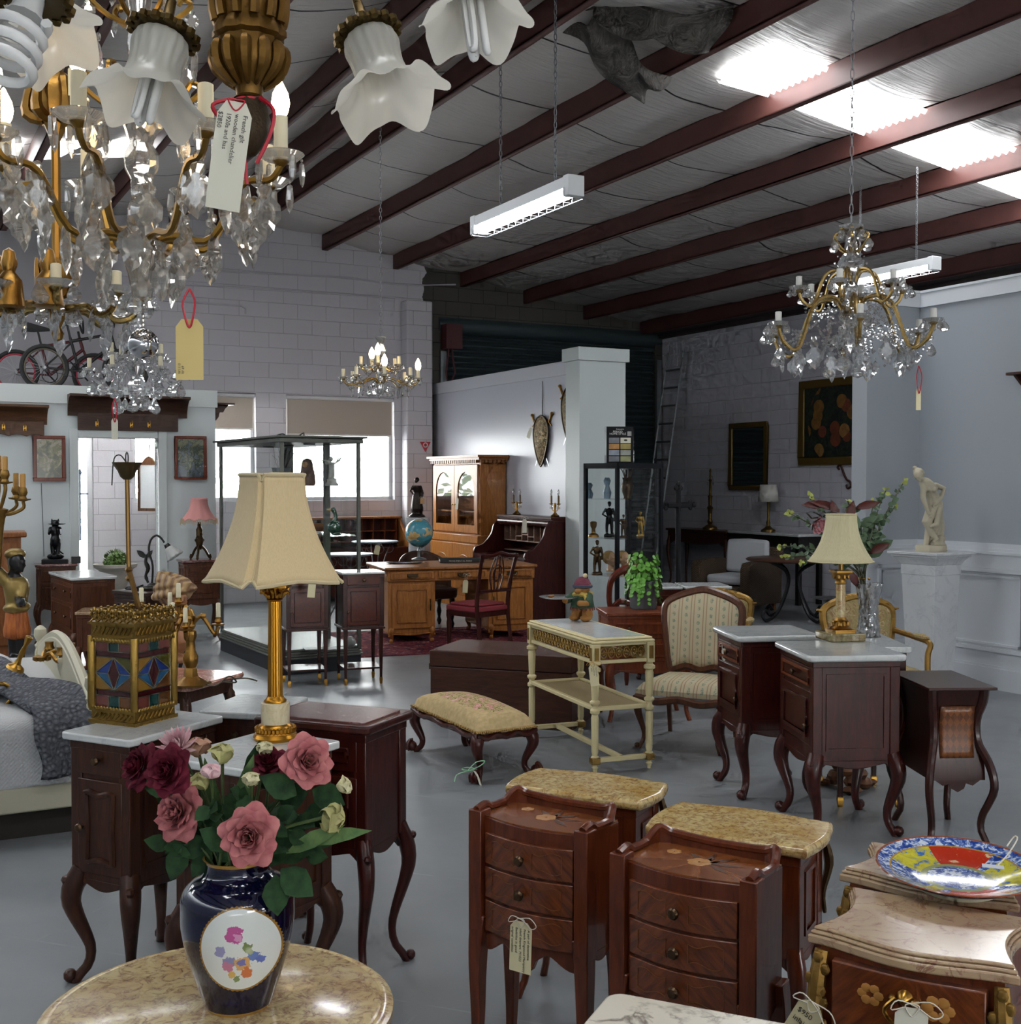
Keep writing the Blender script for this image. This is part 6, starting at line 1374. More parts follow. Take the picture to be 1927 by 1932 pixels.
vp_ = spl([(.066, 0, 0), (.07, .006, 0), (.064, .05, 0), (.056, .13, 0), (.06, .2, 0), (.074, .27, 0), (.078, .29, 0)], 30); m.lathe([(a.x, a.y) for a in vp_], 48, wob=cut, cap=False); m.lathe([(.07, .288), (.066, .26), (.052, .2), (.048, .13), (.055, .05), (.05, .014), (0, .014)], 24, cap=False); m.lathe([(0, 0), (.066, 0)], 48, cap=False); m.lathe([(.078, .29), (.07, .288)], 24, cap=False)
put('vase_body', m, CRY, T, ang=12)
VP = V((p.x, p.y, .83)); T = thing('flower_spray', 'eucalyptus spray with dark red leaves, pink bloom and black bow in the crystal vase', 'flowers', (p.x, p.y, .845)); rel = lambda px, py, dy=0.: at(px, py, VP.y+dy)-V((p.x, p.y, .845))
tie = rel(1627, 1092); m = MB()
ENDS = [(1470, 1030, .1), (1490, 968, -.05), (1478, 1052, -.1), (1527, 935, .1), (1707, 908, .05), (1692, 952, .1), (1672, 925, -.05), (1650, 945, .15), (1600, 945, -.1), (1545, 1000, -.15), (1510, 1060, -.1), (1640, 1015, .1), (1625, 990, -.1), (1580, 1055, .05), (1655, 1035, .0)]
BR = []
for ex_, ey_, dy in ENDS:
 e_ = rel(ex_, ey_, dy); b0 = V((random.uniform(-.03, .03), random.uniform(-.03, .03), .02)); mid = tie+(e_-tie)*.5+V((0, 0, .06)); pts = spl([b0, tie+V((random.uniform(-.015, .015), random.uniform(-.015, .015), 0)), mid, e_], 24); BR.append(pts); m.tube(pts, .0035, 5)
put('stems', m, P('stem_green', '#4a4b33', .6), T)
EUC = P('eucalyptus', '#53694d', .6, var=.3, bs=40); EUT = P('eucalyptus_tip', '#a8b05a', .6)
m = MB(); mt = MB(); random.seed(5)
def leaf(mb, p_, dr, n_, L, W, curl=.15):
 dr = V(dr).normalized(); n_ = (V(n_)-dr*V(n_).dot(dr)).normalized(); s_ = dr.cross(n_)
 vs = []; 
 for i, (u, w_) in enumerate(((0, .05), (.25, .75), (.5, 1), (.75, .7), (1, .02))):
  c_ = p_+dr*L*u-n_*curl*L*u*u; vs += [c_-s_*W*w_*.5+n_*W*.12*w_, c_, c_+s_*W*w_*.5+n_*W*.12*w_]
 mb.add(vs, [(3*i+a, 3*i+a+1, 3*i+a+4, 3*i+a+3) for i in range(4) for a in (0, 1)])
for bi, pts in enumerate(BR[:11]):
 for j in range(13, 25):
  for k in (-1, 1):
   dr = V((random.uniform(-1, 1), random.uniform(-1, 1), random.uniform(-.5, .8))); leaf(mt if j > 22 else m, pts[j], dr, (random.uniform(-1, 1), -1, .4), random.uniform(.034, .058)*(1-.4*(j-12)/12)*(1.4 if bi in (7, 8) else 1), random.uniform(.03, .046)*(1-.4*(j-12)/12))
for pts in BR[11:]:
 for j in range(14, 25):
  leaf(m, pts[j], (random.uniform(-1, 1), random.uniform(-1, .3), random.uniform(-.6, .8)), (random.uniform(-1, 1), -1, .4), random.uniform(.07, .11), random.uniform(.045, .065))
put('eucalyptus_leaves', m, EUC, T); put('pale_leaf_tips', mt, EUT, T)
m = MB()
for a, b, L, dy in (((1585, 962), (-40, -14), .16, -.12), ((1560, 955), (-34, -4), .13, -.1), ((1612, 960), (40, -12), .15, -.1), ((1640, 1045), (26, -14), .13, -.05), ((1580, 985), (-6, -30), .12, -.14), ((1600, 985), (10, -34), .12, -.13), ((1600, 1075), (14, 20), .12, -.02)):
 q0 = rel(*a, dy); q1 = rel(a[0]+b[0], a[1]+b[1], dy); leaf(m, q0, q1-q0, (0, -1, .5), L, .05)
put('red_leaves', m, P('magnolia_red', '#4f1e17', .45), T, solid=.001)
m = MB(); c_ = rel(1545, 992, -.16)
for k in range(22): a = k*2.4; r = .008+.0022*k; leaf(m, c_+V((r*cos(a)*.4, 0, r*sin(a)*.4)), (cos(a), -.7, sin(a)), (-cos(a), -1, -sin(a)), .03+.001*k, .026, -.3)
put('pink_bloom', m, P('pink_petal', '#c98b96', .6), T, solid=.0008)
m = MB(); c_ = rel(1552, 975, -.17)
for sx in (-1, 1): m.tube([c_, c_+V((sx*.05, -.01, .028)), c_+V((sx*.085, -.01, .02)), c_+V((sx*.06, -.01, -.008)), c_], .014, 6, sq=(1, .3))
m.tube([c_, c_+V((-.05, -.01, -.03)), c_+V((-.06, -.01, -.07))], .012, 6, sq=(1, .3)); put('black_bow', m, P('black_satin', '#121316', .3), T)
m = MB(); m.tube([tie+V((.018*cos(a), .018*sin(a), .0)) for a in [2*pi*k/12 for k in range(12)]], .004, 5, closed=True); m.ell(tie+V((.035, -.01, 0)), .008, 8); put('gold_tie', m, BRASS, T)
t = NT('imari_plate'); co = t.co(); x, y, z = t.sep(co); r = t.math('POWER', t.math('ADD', t.math('MULTIPLY', x, x), t.math('MULTIPLY', y, y)), .5); an = t.math('DIVIDE', t.math('ADD', t.math('ARCTAN2', y, x), pi), 2*pi)
n = t.noise(co, 60, 4, .65, 1.2); n3 = t.noise(co, 30, 4, .65, 2.); bw = t.ramp(n, [(.40, '#1f3a86'), (.5, '#4c6cae'), (.58, '#c9d2de')]); 
red = t.ramp(n3, [(.5, '#b3301a'), (.62, '#b83820'), (.66, '#c9b48a')]); yel = t.ramp(n3, [(.38, '#3a6ab0'), (.46, '#b9b02e'), (.6, '#c9c33c')])
seg = t.ramp(an, [(0., 0.), (.12, .5), (.17, .0), (.20, 1.), (.38, 0.), (.43, .5), (.60, 0.), (.63, 1.), (.8, .5), (.95, 0.)], 'CONSTANT')
body = t.mix(t.math('GREATER_THAN', seg, .75), t.mix(t.math('GREATER_THAN', seg, .25), bw, yel), red)
c = t.mix(t.math('GREATER_THAN', r, .138), body, bw); c = t.mix(t.math('LESS_THAN', r, .075), c, '#8a8f5a'); c = t.mix(t.math('LESS_THAN', r, .062), c, bw)
gl = t.math('LESS_THAN', t.math('ABSOLUTE', t.math('SUBTRACT', r, .138)), .0018); c = t.mix(gl, c, '#a8843c'); c = t.mix(t.math('GREATER_THAN', r, .164), c, '#8a4a30')
c = t.mix(t.math('LESS_THAN', z, .0), c, '#c9c2a4'); PLATE = t.fin(c, .12, 0, .4)
p = gz(1806, 1652, HP+.022); T = thing('painted_plate', 'large painted plate in blue, red and yellow lying on the rear pink marble commode', 'plate', (p.x, p.y, HP+.006), radians(-12)); T.rotation_euler.x = radians(4)
m = MB(); m.lathe([(0, .012), (.08, .012), (.1, .016), (.15, .034), (.168, .042), (.170, .040), (.15, .028), (.1, .006), (.085, 0), (0, .002)], 56); put('dish', m, PLATE, T)
m = MB(); m.lathe([(.088, -.006), (.092, .004), (.08, .004), (.08, -.006)], 40, cap=False); put('foot_rim', m, P('plate_back', '#c9c2a4', .2), T)
T2 = thing('plate_tag', 'tiny white ticket on a string lying on the painted plate', 'price tag', p+V((.07, -.02, .026)), radians(-20)); m = MB(); m.box(-.022, -.012, 0, .022, .012, .001); put('card', m, P('ticket', '#c9cdd6', .7), T2); m = MB(); m.tube(spl([(.01, .012, .001), (.03, .03, .02), (.05, .05, .05), (.045, .07, .05), (.03, .06, .03)], 16), .0016, 5); put('string', m, STRING, T2)
bwl = lambda px, py: pl(px, py, OB-d1*.032, d1)
def artm(name, a, b, c_, e):
 t = NT(name); co = t.co(); n = t.noise(co, 9, 5, .7, .8); n2 = t.noise(co, 5, 2); x, y, z = t.sep(co)
 c = t.ramp(t.math('ADD', n, t.math('MULTIPLY', z, .35)), [(.36, a), (.46, b), (.54, c_), (.64, e)], 'CONSTANT'); return t.fin(t.mix(t.math('MULTIPLY', n2, .35), c, b), .3, 0, .3)
CHF = WOOD('cherry_frame', '#552416', '#7a3a22', .4)
hung('framed_picture', 'framed watercolour of a farmyard in a red-brown frame left of the doorway', 'picture', 62, 123, 822, 908, .035, CHF, artm('farmyard_art', '#2e3826', '#66643f', '#9a937a', '#bcbeb0'), bwl, RZ)
hung('framed_picture', 'framed dark garden scene in a red-brown frame right of the doorway', 'picture', 329, 389, 823, 905, .03, CHF, artm('garden_art', '#5a6470', '#2c3a28', '#6d7050', '#262c2a'), bwl, RZ)
p = bwl(84, 985); m = MB(); m.tube([bwl(78, 912), bwl(80, 960), bwl(83, 1050)], .004, 5); o = put('hanging_cable', m, P('dark_cord', '#5a5f60', .6)); tag(o, 'thin dark cable hanging down the wall below the farmyard picture', 'cable')
def rack(label, x0, x1, y0, y1, wood, scal, hooks, dp=.2):
 a, b = bwl(x0, y0), bwl(x1, y0); c = (a+b)/2; w = (a-b).length; h = a.z-bwl(x0, y1).z; T = thing('coat_rack', label, 'coat rack', (c.x, c.y, a.z), RZ, 'carved coat racks')
 m = MB(); n = 10
 pro = [(0, 0), (-dp, 0), (-dp, -.025), (-dp+.015, -.03)]+[(-dp+.02+(dp-.04)*sin(pi/2*k/n), -.03-(h*.52)*(1-cos(pi/2*k/n))) for k in range(n+1)]+[(0, -h*.6)]
 m.prism(pro, -w/2, w/2, 'x'); put('cornice', m, wood, T, ang=30)
 m = MB(); ww = w*.42 if not scal else w*.46
 ol = [(-ww, -h*.5), (ww, -h*.5), (ww, -h)]
 ol += [(ww-2*ww*k/24, -h+(.02*abs(sin(k*pi/6))**.6 if scal else 0)) for k in range(1, 24)]+[(-ww, -h)]
 m.prism(ol, -.03, -.003, 'y'); put('back_board', m, wood, T, bev=.004)
 for hx, hy in hooks:
  q = bwl(hx, hy)-c; lx = q.dot(d2); lz = q.z-0*0; lz = bwl(hx, hy).z-a.z
  m = MB(); m.cb((lx, -.034, lz), (.03, .006, .05)); m.tube(spl([(lx, -.035, lz+.01), (lx, -.07, lz+.02), (lx, -.075, lz+.045)], 8), .006, 6); m.tube(spl([(lx, -.035, lz-.01), (lx, -.06, lz-.03), (lx, -.075, lz-.01)], 8), .006, 6); put('hook', m, BRASS, T)
RKW = WOOD('rack_wood', '#2c1a12', '#4a2e1f', .45, sc=(1.3, 9, 9))
rack('dark carved coat rack with brass hooks above the booth doorway', 127, 352, 744, 811, RKW, False, ((182, 800), (247, 802), (280, 802)))
rack('brown carved coat rack with scalloped edge at the left frame edge', -60, 88, 762, 822, WOOD('rack_brown', '#432a18', '#6a4629', .45, sc=(1.3, 9, 9)), True, ((6, 806), (46, 808)))
E_ = pl(407, 760, OB+d1*.05, d1); T = thing('bracket_shelf', 'dark carved bracket shelf on the right end of the booth wall', 'shelf', (E_.x, E_.y, E_.z), RZ)
m = MB(); m.box(0, -.05, -.02, .2, .22, 0); put('shelf_board', m, RKW, T, bev=.004); m = MB(); m.prism([(0, -.02), (.16, -.02), (.12, -.06), (.10, -.1), (.06, -.1), (.05, -.15), (.02, -.19), (0, -.19)], .06, .1, 'y'); put('bracket', m, RKW, T, bev=.006)
def bicycle(label, rear, Yd, frame_col, rim_col, r=.235, wb=.86):
 p = at(rear, 712, Yd); T = thing('bicycle', label, 'bicycle', (p.x, p.y, oz1+.04), RZ, 'bicycles on the booth roof'); TY = P('tyre', '#1b1b1c', .8); RM = P('rim_'+rim_col, rim_col, .35, .3); FM = P('frame_'+frame_col, frame_col, .3, .4)
 for x in (0, wb):
  m = MB(); m.tube([(x+r*cos(a), 0, r+.024+r*sin(a)) for a in [2*pi*k/36 for k in range(36)]], .024, 8, closed=True); wh = put('wheel', m, TY, T)
  m = MB(); m.tube([(x+(r-.03)*cos(a), 0, r+.024+(r-.03)*sin(a)) for a in [2*pi*k/36 for k in range(36)]], .012, 6, closed=True); put('rim', m, RM, wh)
  m = MB(); 
  for k in range(20): a = 2*pi*k/20; m.tube([(x, .02*(-1)**k, r+.024), (x+(r-.03)*cos(a), 0, r+.024+(r-.03)*sin(a))], .0018, 3)
  m.tube([(x, -.04, r+.024), (x, .04, r+.024)], .018, 8); put('spokes', m, P('spoke', '#8a8c8e', .3, .9), wh)
 R = V((0, 0, r+.024)); Fw = V((wb, 0, r+.024)); B = V((.36, 0, r+.0)); S = V((.27, 0, .60)); Hd = V((.70, 0, .66)); H2 = V((.73, 0, .55))
 m = MB()
 for a, b, q in ((R, B, .012), (R, S+V((.01, 0, -.06)), .01), (B, S, .016), (S+V((.005, 0, -.04)), Hd, .017), (B, H2, .02), (Hd+V((-.01, 0, .03)), H2, .02), (H2, Fw, .015)): m.tube([a, b], q, 8)
 put('frame', m, FM, T)
 m = MB(); m.tube([Hd, Hd+V((-.02, 0, .10))], .014, 8); c_ = Hd+V((0, 0, .1)); m.tube(spl([c_+V((-.08, -.3, .12)), c_+V((0, -.16, .13)), c_+V((.03, -.05, .0)), c_+V((.03, .05, 0)), c_+V((0, .16, .13)), c_+V((-.08, .3, .12))], 24), .012, 6); m.tube([c_+V((0, -.15, .12)), c_+V((0, .15, .12))], .01, 6); put('handlebar', m, TY, T)
 m = MB(); m.tube([S, S+V((-.03, 0, .14))], .012, 6); c_ = S+V((-.03, 0, .16)); m.tube([c_+V((-.12, 0, .02)), c_+V((-.04, 0, .01)), c_+V((.13, 0, 0))], [.06, .05, .018], 8, sq=(.4, 1)); put('saddle', m, TY, T)
 m = MB(); m.tube([B+V((.085*cos(a), -.04, .085*sin(a))) for a in [2*pi*k/24 for k in range(24)]], .006, 5, closed=True); m.tube([B+V((-.1, -.05, .1)), B+V((.1, .05, -.1))], .01, 6)
 m.tube([B+V((0, -.04, .085)), R+V((0, -.04, .03))], .004, 4); m.tube([B+V((0, -.04, -.085)), R+V((0, -.04, -.03))], .004, 4); put('crank_set', m, P('crank', '#2c2c2e', .4, .8), T)
bicycle('black bicycle on the booth roof, the nearer one', 84, 13.1, '#1a191b', '#4a4438')
bicycle('red-framed bicycle with red rims on the booth roof, the farther one', 30, 13.65, '#4a1c22', '#8c2334')
WL = WOOD('worn_walnut', '#3a2015', '#6a3d24', .36)
def booth_cab(label, f, H, items, **k): return cabinet('bedside_cabinet', label, 'bedside cabinet', f, H, .40, WL, k.pop('top', REDM), lr=.028, out=.055, over=.025, drop=.05, items=items, **k)
IT = lambda H: (('drawer', H-.17, H-.05, {'style': 'rect', 'ins': .02, 'knobs': [(0, H-.11)], 'ks': .7}), ('door', .44, H-.19, {'style': 'rect', 'ins': .04, 'r': .009, 'knobs': [(-.13, .6)], 'ks': .7}))
f = fit1(.835, (66, 1066), radians(24), .40, .32); L1 = f; booth_cab('walnut bedside cabinet with red marble top under the black cat statue', f, .835, IT(.835))
f = fit1(.845, (344, 1058), radians(26), .42, .34); L4 = f; booth_cab('walnut bedside cabinet with red marble top under the pink lamp', f, .845, (('drawer', .70, .80, {'style': 'rect', 'ins': .02, 'knobs': [(0, .75)], 'ks': .7}), ('door', .44, .68, {'style': 'scal', 'scal': .15, 'r': .009, 'ins': .06, 'knobs': [(-.15, .6)], 'ks': .7})))
f = fit3(.8, (92, 1077), (134, 1092), (221, 1088), .5); L2 = f
cabinet('commode_chest', 'walnut chest with grey marble top standing in front of the black cat cabinet', 'chest', (f[0], f[1], f[2], min(f[3], .95), .42), .8, .26, WL, WHITEM, over=.03, lr=.035, out=.05, drop=.05, r=.05, items=(('drawer', .58, .74, {'knobs': [(-.2, .66), (.2, .66)]}), ('drawer', .3, .56, {'knobs': [(-.2, .43), (.2, .43)]})))
f = fit1(.75, (209, 1113), radians(-40), .5, .42); L3 = f
cabinet('low_table', 'dark wooden table with pale inset top under the swan-neck lamp', 'table', f, .75, .3, DARK, DARK, th=.03, over=.025, lr=.03, out=.03, drop=.04, tname='table_top', items=(('drawer', .5, .68, {'knobs': [(0, .59)]}),))
p = gz(196, 1150, .55); cabinet('low_table', 'low walnut table with pale marble top behind the lantern', 'table', (p.x, p.y, radians(10), .42, .4), .55, .22, WL, PINKM, lr=.025, out=.03, drop=.03, over=.02)
p = V((L1[0], L1[1], .835)); T = thing('cat_statue', 'black bronze cat statue standing upright under a brimmed dish on the booth cabinet', 'statue', p, radians(15)); BB = P('black_bronze_cat', '#111318', .35, .4)
m = MB(); m.box(-.125, -.08, 0, .125, .08, .045); put('plinth', m, BB, T, bev=.004)
m = MB(); m.ell((0, 0, .07), (.085, .06, .035)); 
for k in (-1, 1): limb(m, [(k*.022, -.01, .09), (k*.026, .0, .15), (k*.024, 0, .2)], [.018, .024, .03]); m.ell((k*.024, -.03, .085), (.02, .035, .014), 8)
m.ell((0, 0, .23), (.05, .048, .075)); m.ell((0, 0, .32), (.046, .045, .075)); m.ell((.0, -.005, .405), (.042, .044, .037)); m.ell((0, -.045, .398), (.02, .02, .015), 8)
for k in (-1, 1): m.tube([(k*.028, 0, .425), (k*.034, 0, .455)], [.015, .003], 6); limb(m, [(k*.045, -.01, .355), (k*.055, -.04, .3), (k*.035, -.065, .34)], [.018, .015, .013])
chain(m, [(0, .045, .17), (.03, .08, .12), (.07, .06, .09)], [.014, .011, .007]); fig('body', m, BB, T, .006, 2)
m = MB(); m.lathe([(0, .39), (.06, .392), (.085, .40), (.08, .404), (0, .396)], 20, c=(.02, -.03, 0)); put('brim', m, BB, T)
m = MB(); m.box(.055, -.09, .30, .08, -.088, .35); put('ticket', m, P('ticket', '#c9cdd6'), T)
m = MB(); m.cb((0, 0, .035), (.09, .06, .07)); q = V((L1[0]+.20, L1[1]+.02, .835)); o = put('power_adapter', m, P('adapter_black', '#1b1c20', .5), loc=q, rz=.4, bev=.006); tag(o, 'small black power adapter on the right end of the cat cabinet', 'adapter')
p = V((L4[0], L4[1], .845)); T = thing('pink_lamp', 'gilt bronze lamp with pink fringed shade right of the doorway', 'lamp', p, .3)
m = MB()
for k in range(3):
 a = k*2.09+.3; m.tube(spl([(.02*cos(a), .02*sin(a), .14), (.06*cos(a), .06*sin(a), .1), (.1*cos(a), .1*sin(a), .03), (.12*cos(a), .12*sin(a), .012), (.11*cos(a), .11*sin(a), .05)], 14), .014, 6)
m.lathe([(.02, .1), (.03, .14), (.045, .2), (.03, .25), (.035, .31), (.02, .34), (.02, .39)], 12)
for k in range(6): m.ell((.035*cos(k*1.05), .035*sin(k*1.05), .2+.03*(k % 3)), .018, 7)
put('base', m, BRONZE, T)
PINKC = P('pink_silk', '#c98a86', .8, bump=.1, bs=50); m = MB()
m.grid(lambda u, v: ((lambda r, a: (r*cos(a), r*sin(a), .40+.02*abs(sin(a*5))*(1-v)+.24*v))(.085+.105*(1-v)**2.3*(1-.05*abs(sin(u*10*pi))), 2*pi*u)), 60, 12, True); put('lamp_shade', m, PINKC, T, solid=.003, ang=60)
m = MB()
for k in range(70): a = 2*pi*k/70; zt = .41+.02*abs(sin(a*5)); m.tube([(.188*cos(a), .188*sin(a), zt), (.192*cos(a), .192*sin(a), zt-.05)], .004, 4)
put('fringe', m, P('cream_fringe', '#c9b494', .9), T)
p = V((L3[0], L3[1], .75)); T = thing('swan_neck_lamp', 'art nouveau bronze lamp with bird figure and frosted tulip shade on the dark table', 'lamp', p, radians(0)); VB = P('verdigris_bronze', '#34332f', .4, .8)
m = MB(); m.ell((0, 0, .012), (.12, .06, .022)); m.ell((.03, 0, .03), (.05, .04, .03)); m.tube(spl([(.02, 0, .02), (.03, 0, .2), (.0, 0, .33), (.015, 0, .42), (.06, 0, .46), (.1, 0, .44), (.13, 0, .40)], 24), .009, 7); put('stem', m, VB, T)
m = MB(); m.tube(spl([(-.01, 0, .06), (-.03, 0, .12), (-.01, 0, .18), (-.03, 0, .24), (-.02, 0, .3)], 12), [.012, .01, .016, .012, .012, .016, .018, .02, .018, .014, .012, .01, .008], 6); leaf(m, V((-.02, 0, .27)), (-.7, 0, .5), (0, -1, 0), .11, .05); leaf(m, V((-.02, 0, .27)), (.5, 0, .7), (0, -1, 0), .08, .04); put('bird_figure', m, VB, T)
m = MB(); M_ = MX.Translation((.145, 0, .385)) @ MX.Rotation(radians(-35), 4, 'Y'); m.lathe([(.022, .0), (.026, -.02), (.03, -.03)], 12, M=M_); put('shade_holder', m, VB, T)
FROST = NT('frosted_glass'); FROST.bump(FROST.noise(FROST.co(), 60, 2), .15, .003); FROSTM = FROST.fin('#dfe0dc', .35, 0, 0, .5); FROST.b.inputs['Transmission Weight'].default_value = .45; FROST.b.inputs['Subsurface Weight'].default_value = .0
m = MB(); m.grid(lambda u, v: (lambda r, a: M_ @ V((r*cos(a), r*sin(a), -.03-.10*v)))((.028+.045*v**.7)*(1+.1*v*v*cos(8*2*pi*u)), 2*pi*u), 48, 8, True); put('glass_shade', m, FROSTM, T, solid=.003, ang=60)
m = MB(); m.tube(spl([(-.03, .02, .012), (-.1, -.02, .008), (-.16, -.04, .03), (-.2, 0, .008), (-.12, .04, .01), (-.06, .02, .04), (-.14, -.06, .008)], 30), .005, 5); put('cord', m, P('black_cable', '#1c1c1e'), T)
p = at(218, 1085, 15.0); T = thing('topiary_urn', 'weathered stone urn with clipped round shrub seen through the booth doorway', 'planter', (p.x, p.y, 0)); SU = P('urn_stone', '#a39c93', .9, bump=.4, bs=25, var=.2)
m = MB(); m.lathe([(.17, 0), (.17, .1), (.1, .14), (.08, .26), (.12, .3), (.17, .42), (.2, .54), (.26, .58), (.27, .62), (.24, .62), (.2, .58), (0, .56)], 28, wob=lambda a, r, z: 1-.04*abs(sin(a*7))*(.3 < z < .55)); put('urn', m, SU, T)
m = MB(); random.seed(9)
for k in range(300):
 a = random.uniform(0, 6.28); c_ = random.uniform(-.6, 1); s_ = sqrt(1-c_*c_); n_ = V((s_*cos(a), s_*sin(a), c_)); leaf(m, V((0, 0, .66))+n_*.11, n_+V((random.uniform(-.6, .6), random.uniform(-.6, .6), random.uniform(-.6, .6))), n_.orthogonal(), .05, .018)
m.ell((0, 0, .66), .11, 12); put('clipped_shrub', m, P('box_green', '#5f7a3e', .7, var=.4, bs=40), T)
WL2 = WOOD('frame_brown', '#3f2a1c', '#6b4a33', .5); p = at(281, 918, 14.6); T = thing('hanging_mirror', 'dark framed mirror hanging on a chain inside the booth doorway', 'mirror', (p.x, p.y, p.z), RZ-radians(55)); w, h = .34, .6
m = MB()
for bx in ((-w/2, -h/2, w/2, -h/2+.035), (-w/2, h/2-.035, w/2, h/2), (-w/2, -h/2, -w/2+.035, h/2), (w/2-.035, -h/2, w/2, h/2)): m.box(bx[0], -.015, bx[1], bx[2], .015, bx[3])
m.prism([(-.1, h/2), (.1, h/2), (.05, h/2+.05), (0, h/2+.07), (-.05, h/2+.05)], -.01, .01, 'y'); put('frame', m, WL2, T); m = MB(); m.box(-w/2+.03, -.004, -h/2+.03, w/2-.03, .004, h/2-.03); put('mirror_glass', m, P('pale_reflection', '#c3c8ca', .12), T)  # pale base colour stands in for a bright reflection in the mirror
m = MB(); m.tube([(0, 0, h/2+.06), (.02, .02, h/2+.6)], .004, 4); put('chain', m, P('dark_chain', '#4b4b4b'), T)
c0 = at(-6, 1100, 11.3); T = thing('cupboard', 'honey pine cupboard at the left edge behind the candelabra figure', 'cupboard', (c0.x-.3, c0.y+.1, 0), radians(24)); w, d = .9, .45; PINE = WOOD('pine', '#6b3d1c', '#955c2e', .42)
m = MB(); m.box(-w/2, -d/2, 0, w/2, d/2, 1.13); put('body', m, PINE, T, bev=.004); m = MB(); m.box(-w/2-.04, -d/2-.05, 1.13, w/2+.05, d/2, 1.18); put('top', m, PINE, T, bev=.012)
for x0, x1 in ((-w/2+.04, -.01), (.01, w/2-.04)): m = MB(); m.box(x0, -d/2-.012, .1, x1, -d/2+.003, .72); dr = put('door', m, PINE, T, bev=.004); put('panel_moulding', panel_ring(x0+.06, x1-.06, .17, .65, -d/2-.014, .007), PINE, dr); knob(dr, x1-.03, -d/2-.012, .42, BRONZE, .8)
m = MB(); m.box(-w/2+.04, -d/2-.012, .77, w/2-.04, -d/2+.003, 1.08); put('drawer', m, PINE, T, bev=.004)
Yf = 9.3; X = PX(27, 905, Yf/FL); O_ = at(27, 905, Yf)
T = thing('candelabra_figure', 'painted carved figure in orange breeches holding up a gilt candelabra at the left edge', 'statue', (O_.x, O_.y, 0)); Z_ = V((0, 0, EYE)); Q = lambda px, py, y=0.: X(px, py, y)+Z_
SKIN = P('black_lacquer', '#1d1b1c', .3, .3); PATG = P('painted_gilt', '#8a7440', .42, .6, bump=.2, bs=50, var=.25)
m = MB(); M_ = head(m, Q(31, 1061, -.01), .078, (.92, -.45, -.03)); limb(m, [Q(24, 1076, .01), Q(24, 1088, .01)], [.04, .045])
m.ell(Q(26, 1112, .02), (.08, .07, .13)); m.ell(Q(27, 1140, .02), (.075, .07, .1))
for k in (0, 1): limb(m, [Q(20+14*k, 1175, .02), Q(20+14*k, 1205, .0), Q(20+14*k, 1240, .01)], [.05, .036, .034]); m.ell(Q(23+14*k, 1243, -.05), (.038, .09, .03), 8)
limb(m, [Q(12, 1100, .0), Q(-6, 1075, -.04), Q(0, 1038, -.08)], [.05, .042, .032]); hand(m, Q(0, 1042, -.08), (.2, 0, 1), (1, -.3, 0), .1, .03)
limb(m, [Q(36, 1102, .0), Q(40, 1130, -.05), Q(50, 1136, -.13)], [.05, .042, .032]); hand(m, Q(50, 1136, -.13), (.6, -.6, .2), (0, -1, 0), .09, .028)
fig('body', m, SKIN, T, .012, 2)
m = MB(); m.lathe([(.085, -.14), (.082, -.06), (.098, .05), (.085, .11), (.05, .14)], 16, c=Q(27, 1122, .02)); limb(m, [Q(13, 1100, 0), Q(-3, 1080, -.03)], [.052, .05]); limb(m, [Q(39, 1103, 0), Q(41, 1124, -.045)], [.05, .046]); m.tube([Q(27, 1147, .02)+V((.092*cos(a), .085*sin(a), .01*sin(a*3))) for a in [2*pi*k/16 for k in range(16)]], .016, 6, closed=True); fig('tunic', m, PATG, T, .012, 1)
t = NT('orange_breeches'); co = t.co((30, 30, 3)); n = t.noise(co, 2, 3); t.bump(n, .6, .02); m = MB(); m.loft([[Q(27, py, .02)+V((r*cos(a), r*.85*sin(a), 0)) for a in [2*pi*k/20 for k in range(20)]] for py, r in ((1146, .075), (1152, .082), (1170, .09), (1190, .105), (1202, .1), (1208, .06))]); put('breeches', m, t.fin(t.ramp(n, [(.3, '#8a3f12'), (.7, '#bb6a2a')]), .5), T, ang=60)
m = MB(); m.ell(Q(25, 1046, .02), (.085, .08, .05), 12); chain(m, [Q(17, 1050, .04), Q(15, 1066, .05), Q(18, 1080, .04)], [.045, .035, .025]); fig('hair_wrap', m, PATG, T, .012, 1)
m = MB(); m.lathe([(.17, 0), (.17, .1), (.13, .14), (.14, Q(0, 1248).z)], 16, c=(0, 0, 0)); put('pedestal_base', m, P('ebony', '#15120f', .35), T)
CND = MB(); C0 = Q(4, 968, -.09)
CND.lathe([(.02, -.42), (.03, -.3), (.045, -.1), (.055, -.04), (.07, 0), (.08, .03), (.05, .04)], 14, c=C0); put('torch', CND, OLDG, T)
SL = P('ochre_sleeve', '#b98a45', .5)
for px, py, dy in ((7, 912, -.09), (26, 914, -.16), (53, 946, -.1), (24, 944, .06), (-20, 944, -.1)):
 tip = Q(px, py, dy); m = MB(); mid = C0+(tip-C0)*.5+V((0, 0, -.05)); m.tube(spl([C0, C0+V((0, 0, .05)) if abs(px-7) < 2 else mid, tip+V((0, 0, -.05)), tip], 14), .014, 6); m.lathe([(.006, 0), (.055, .012), (.06, .022), (.03, .022), (.022, .04), (.036, .07), (.03, .1), (.024, .11)], 12, c=tip); ar = put('arm', m, OLDG, T); m = MB(); m.lathe([(.022, .10), (.021, .21), (.016, .215), (0, .215)], 12, c=tip); put('candle', m, SL, ar)
BN = V((-1.97, 5.66, 0)); BL, BWD = 2.0, 2.08     # headboard corner nearest the viewer; local x runs along d2, y along d1
T = thing('bed', 'white bed with waffle coverlet and arched cream headboard at the left edge', 'bed', BN, RZ)
BEDP = P('bed_cream', '#b9b39c', .5)
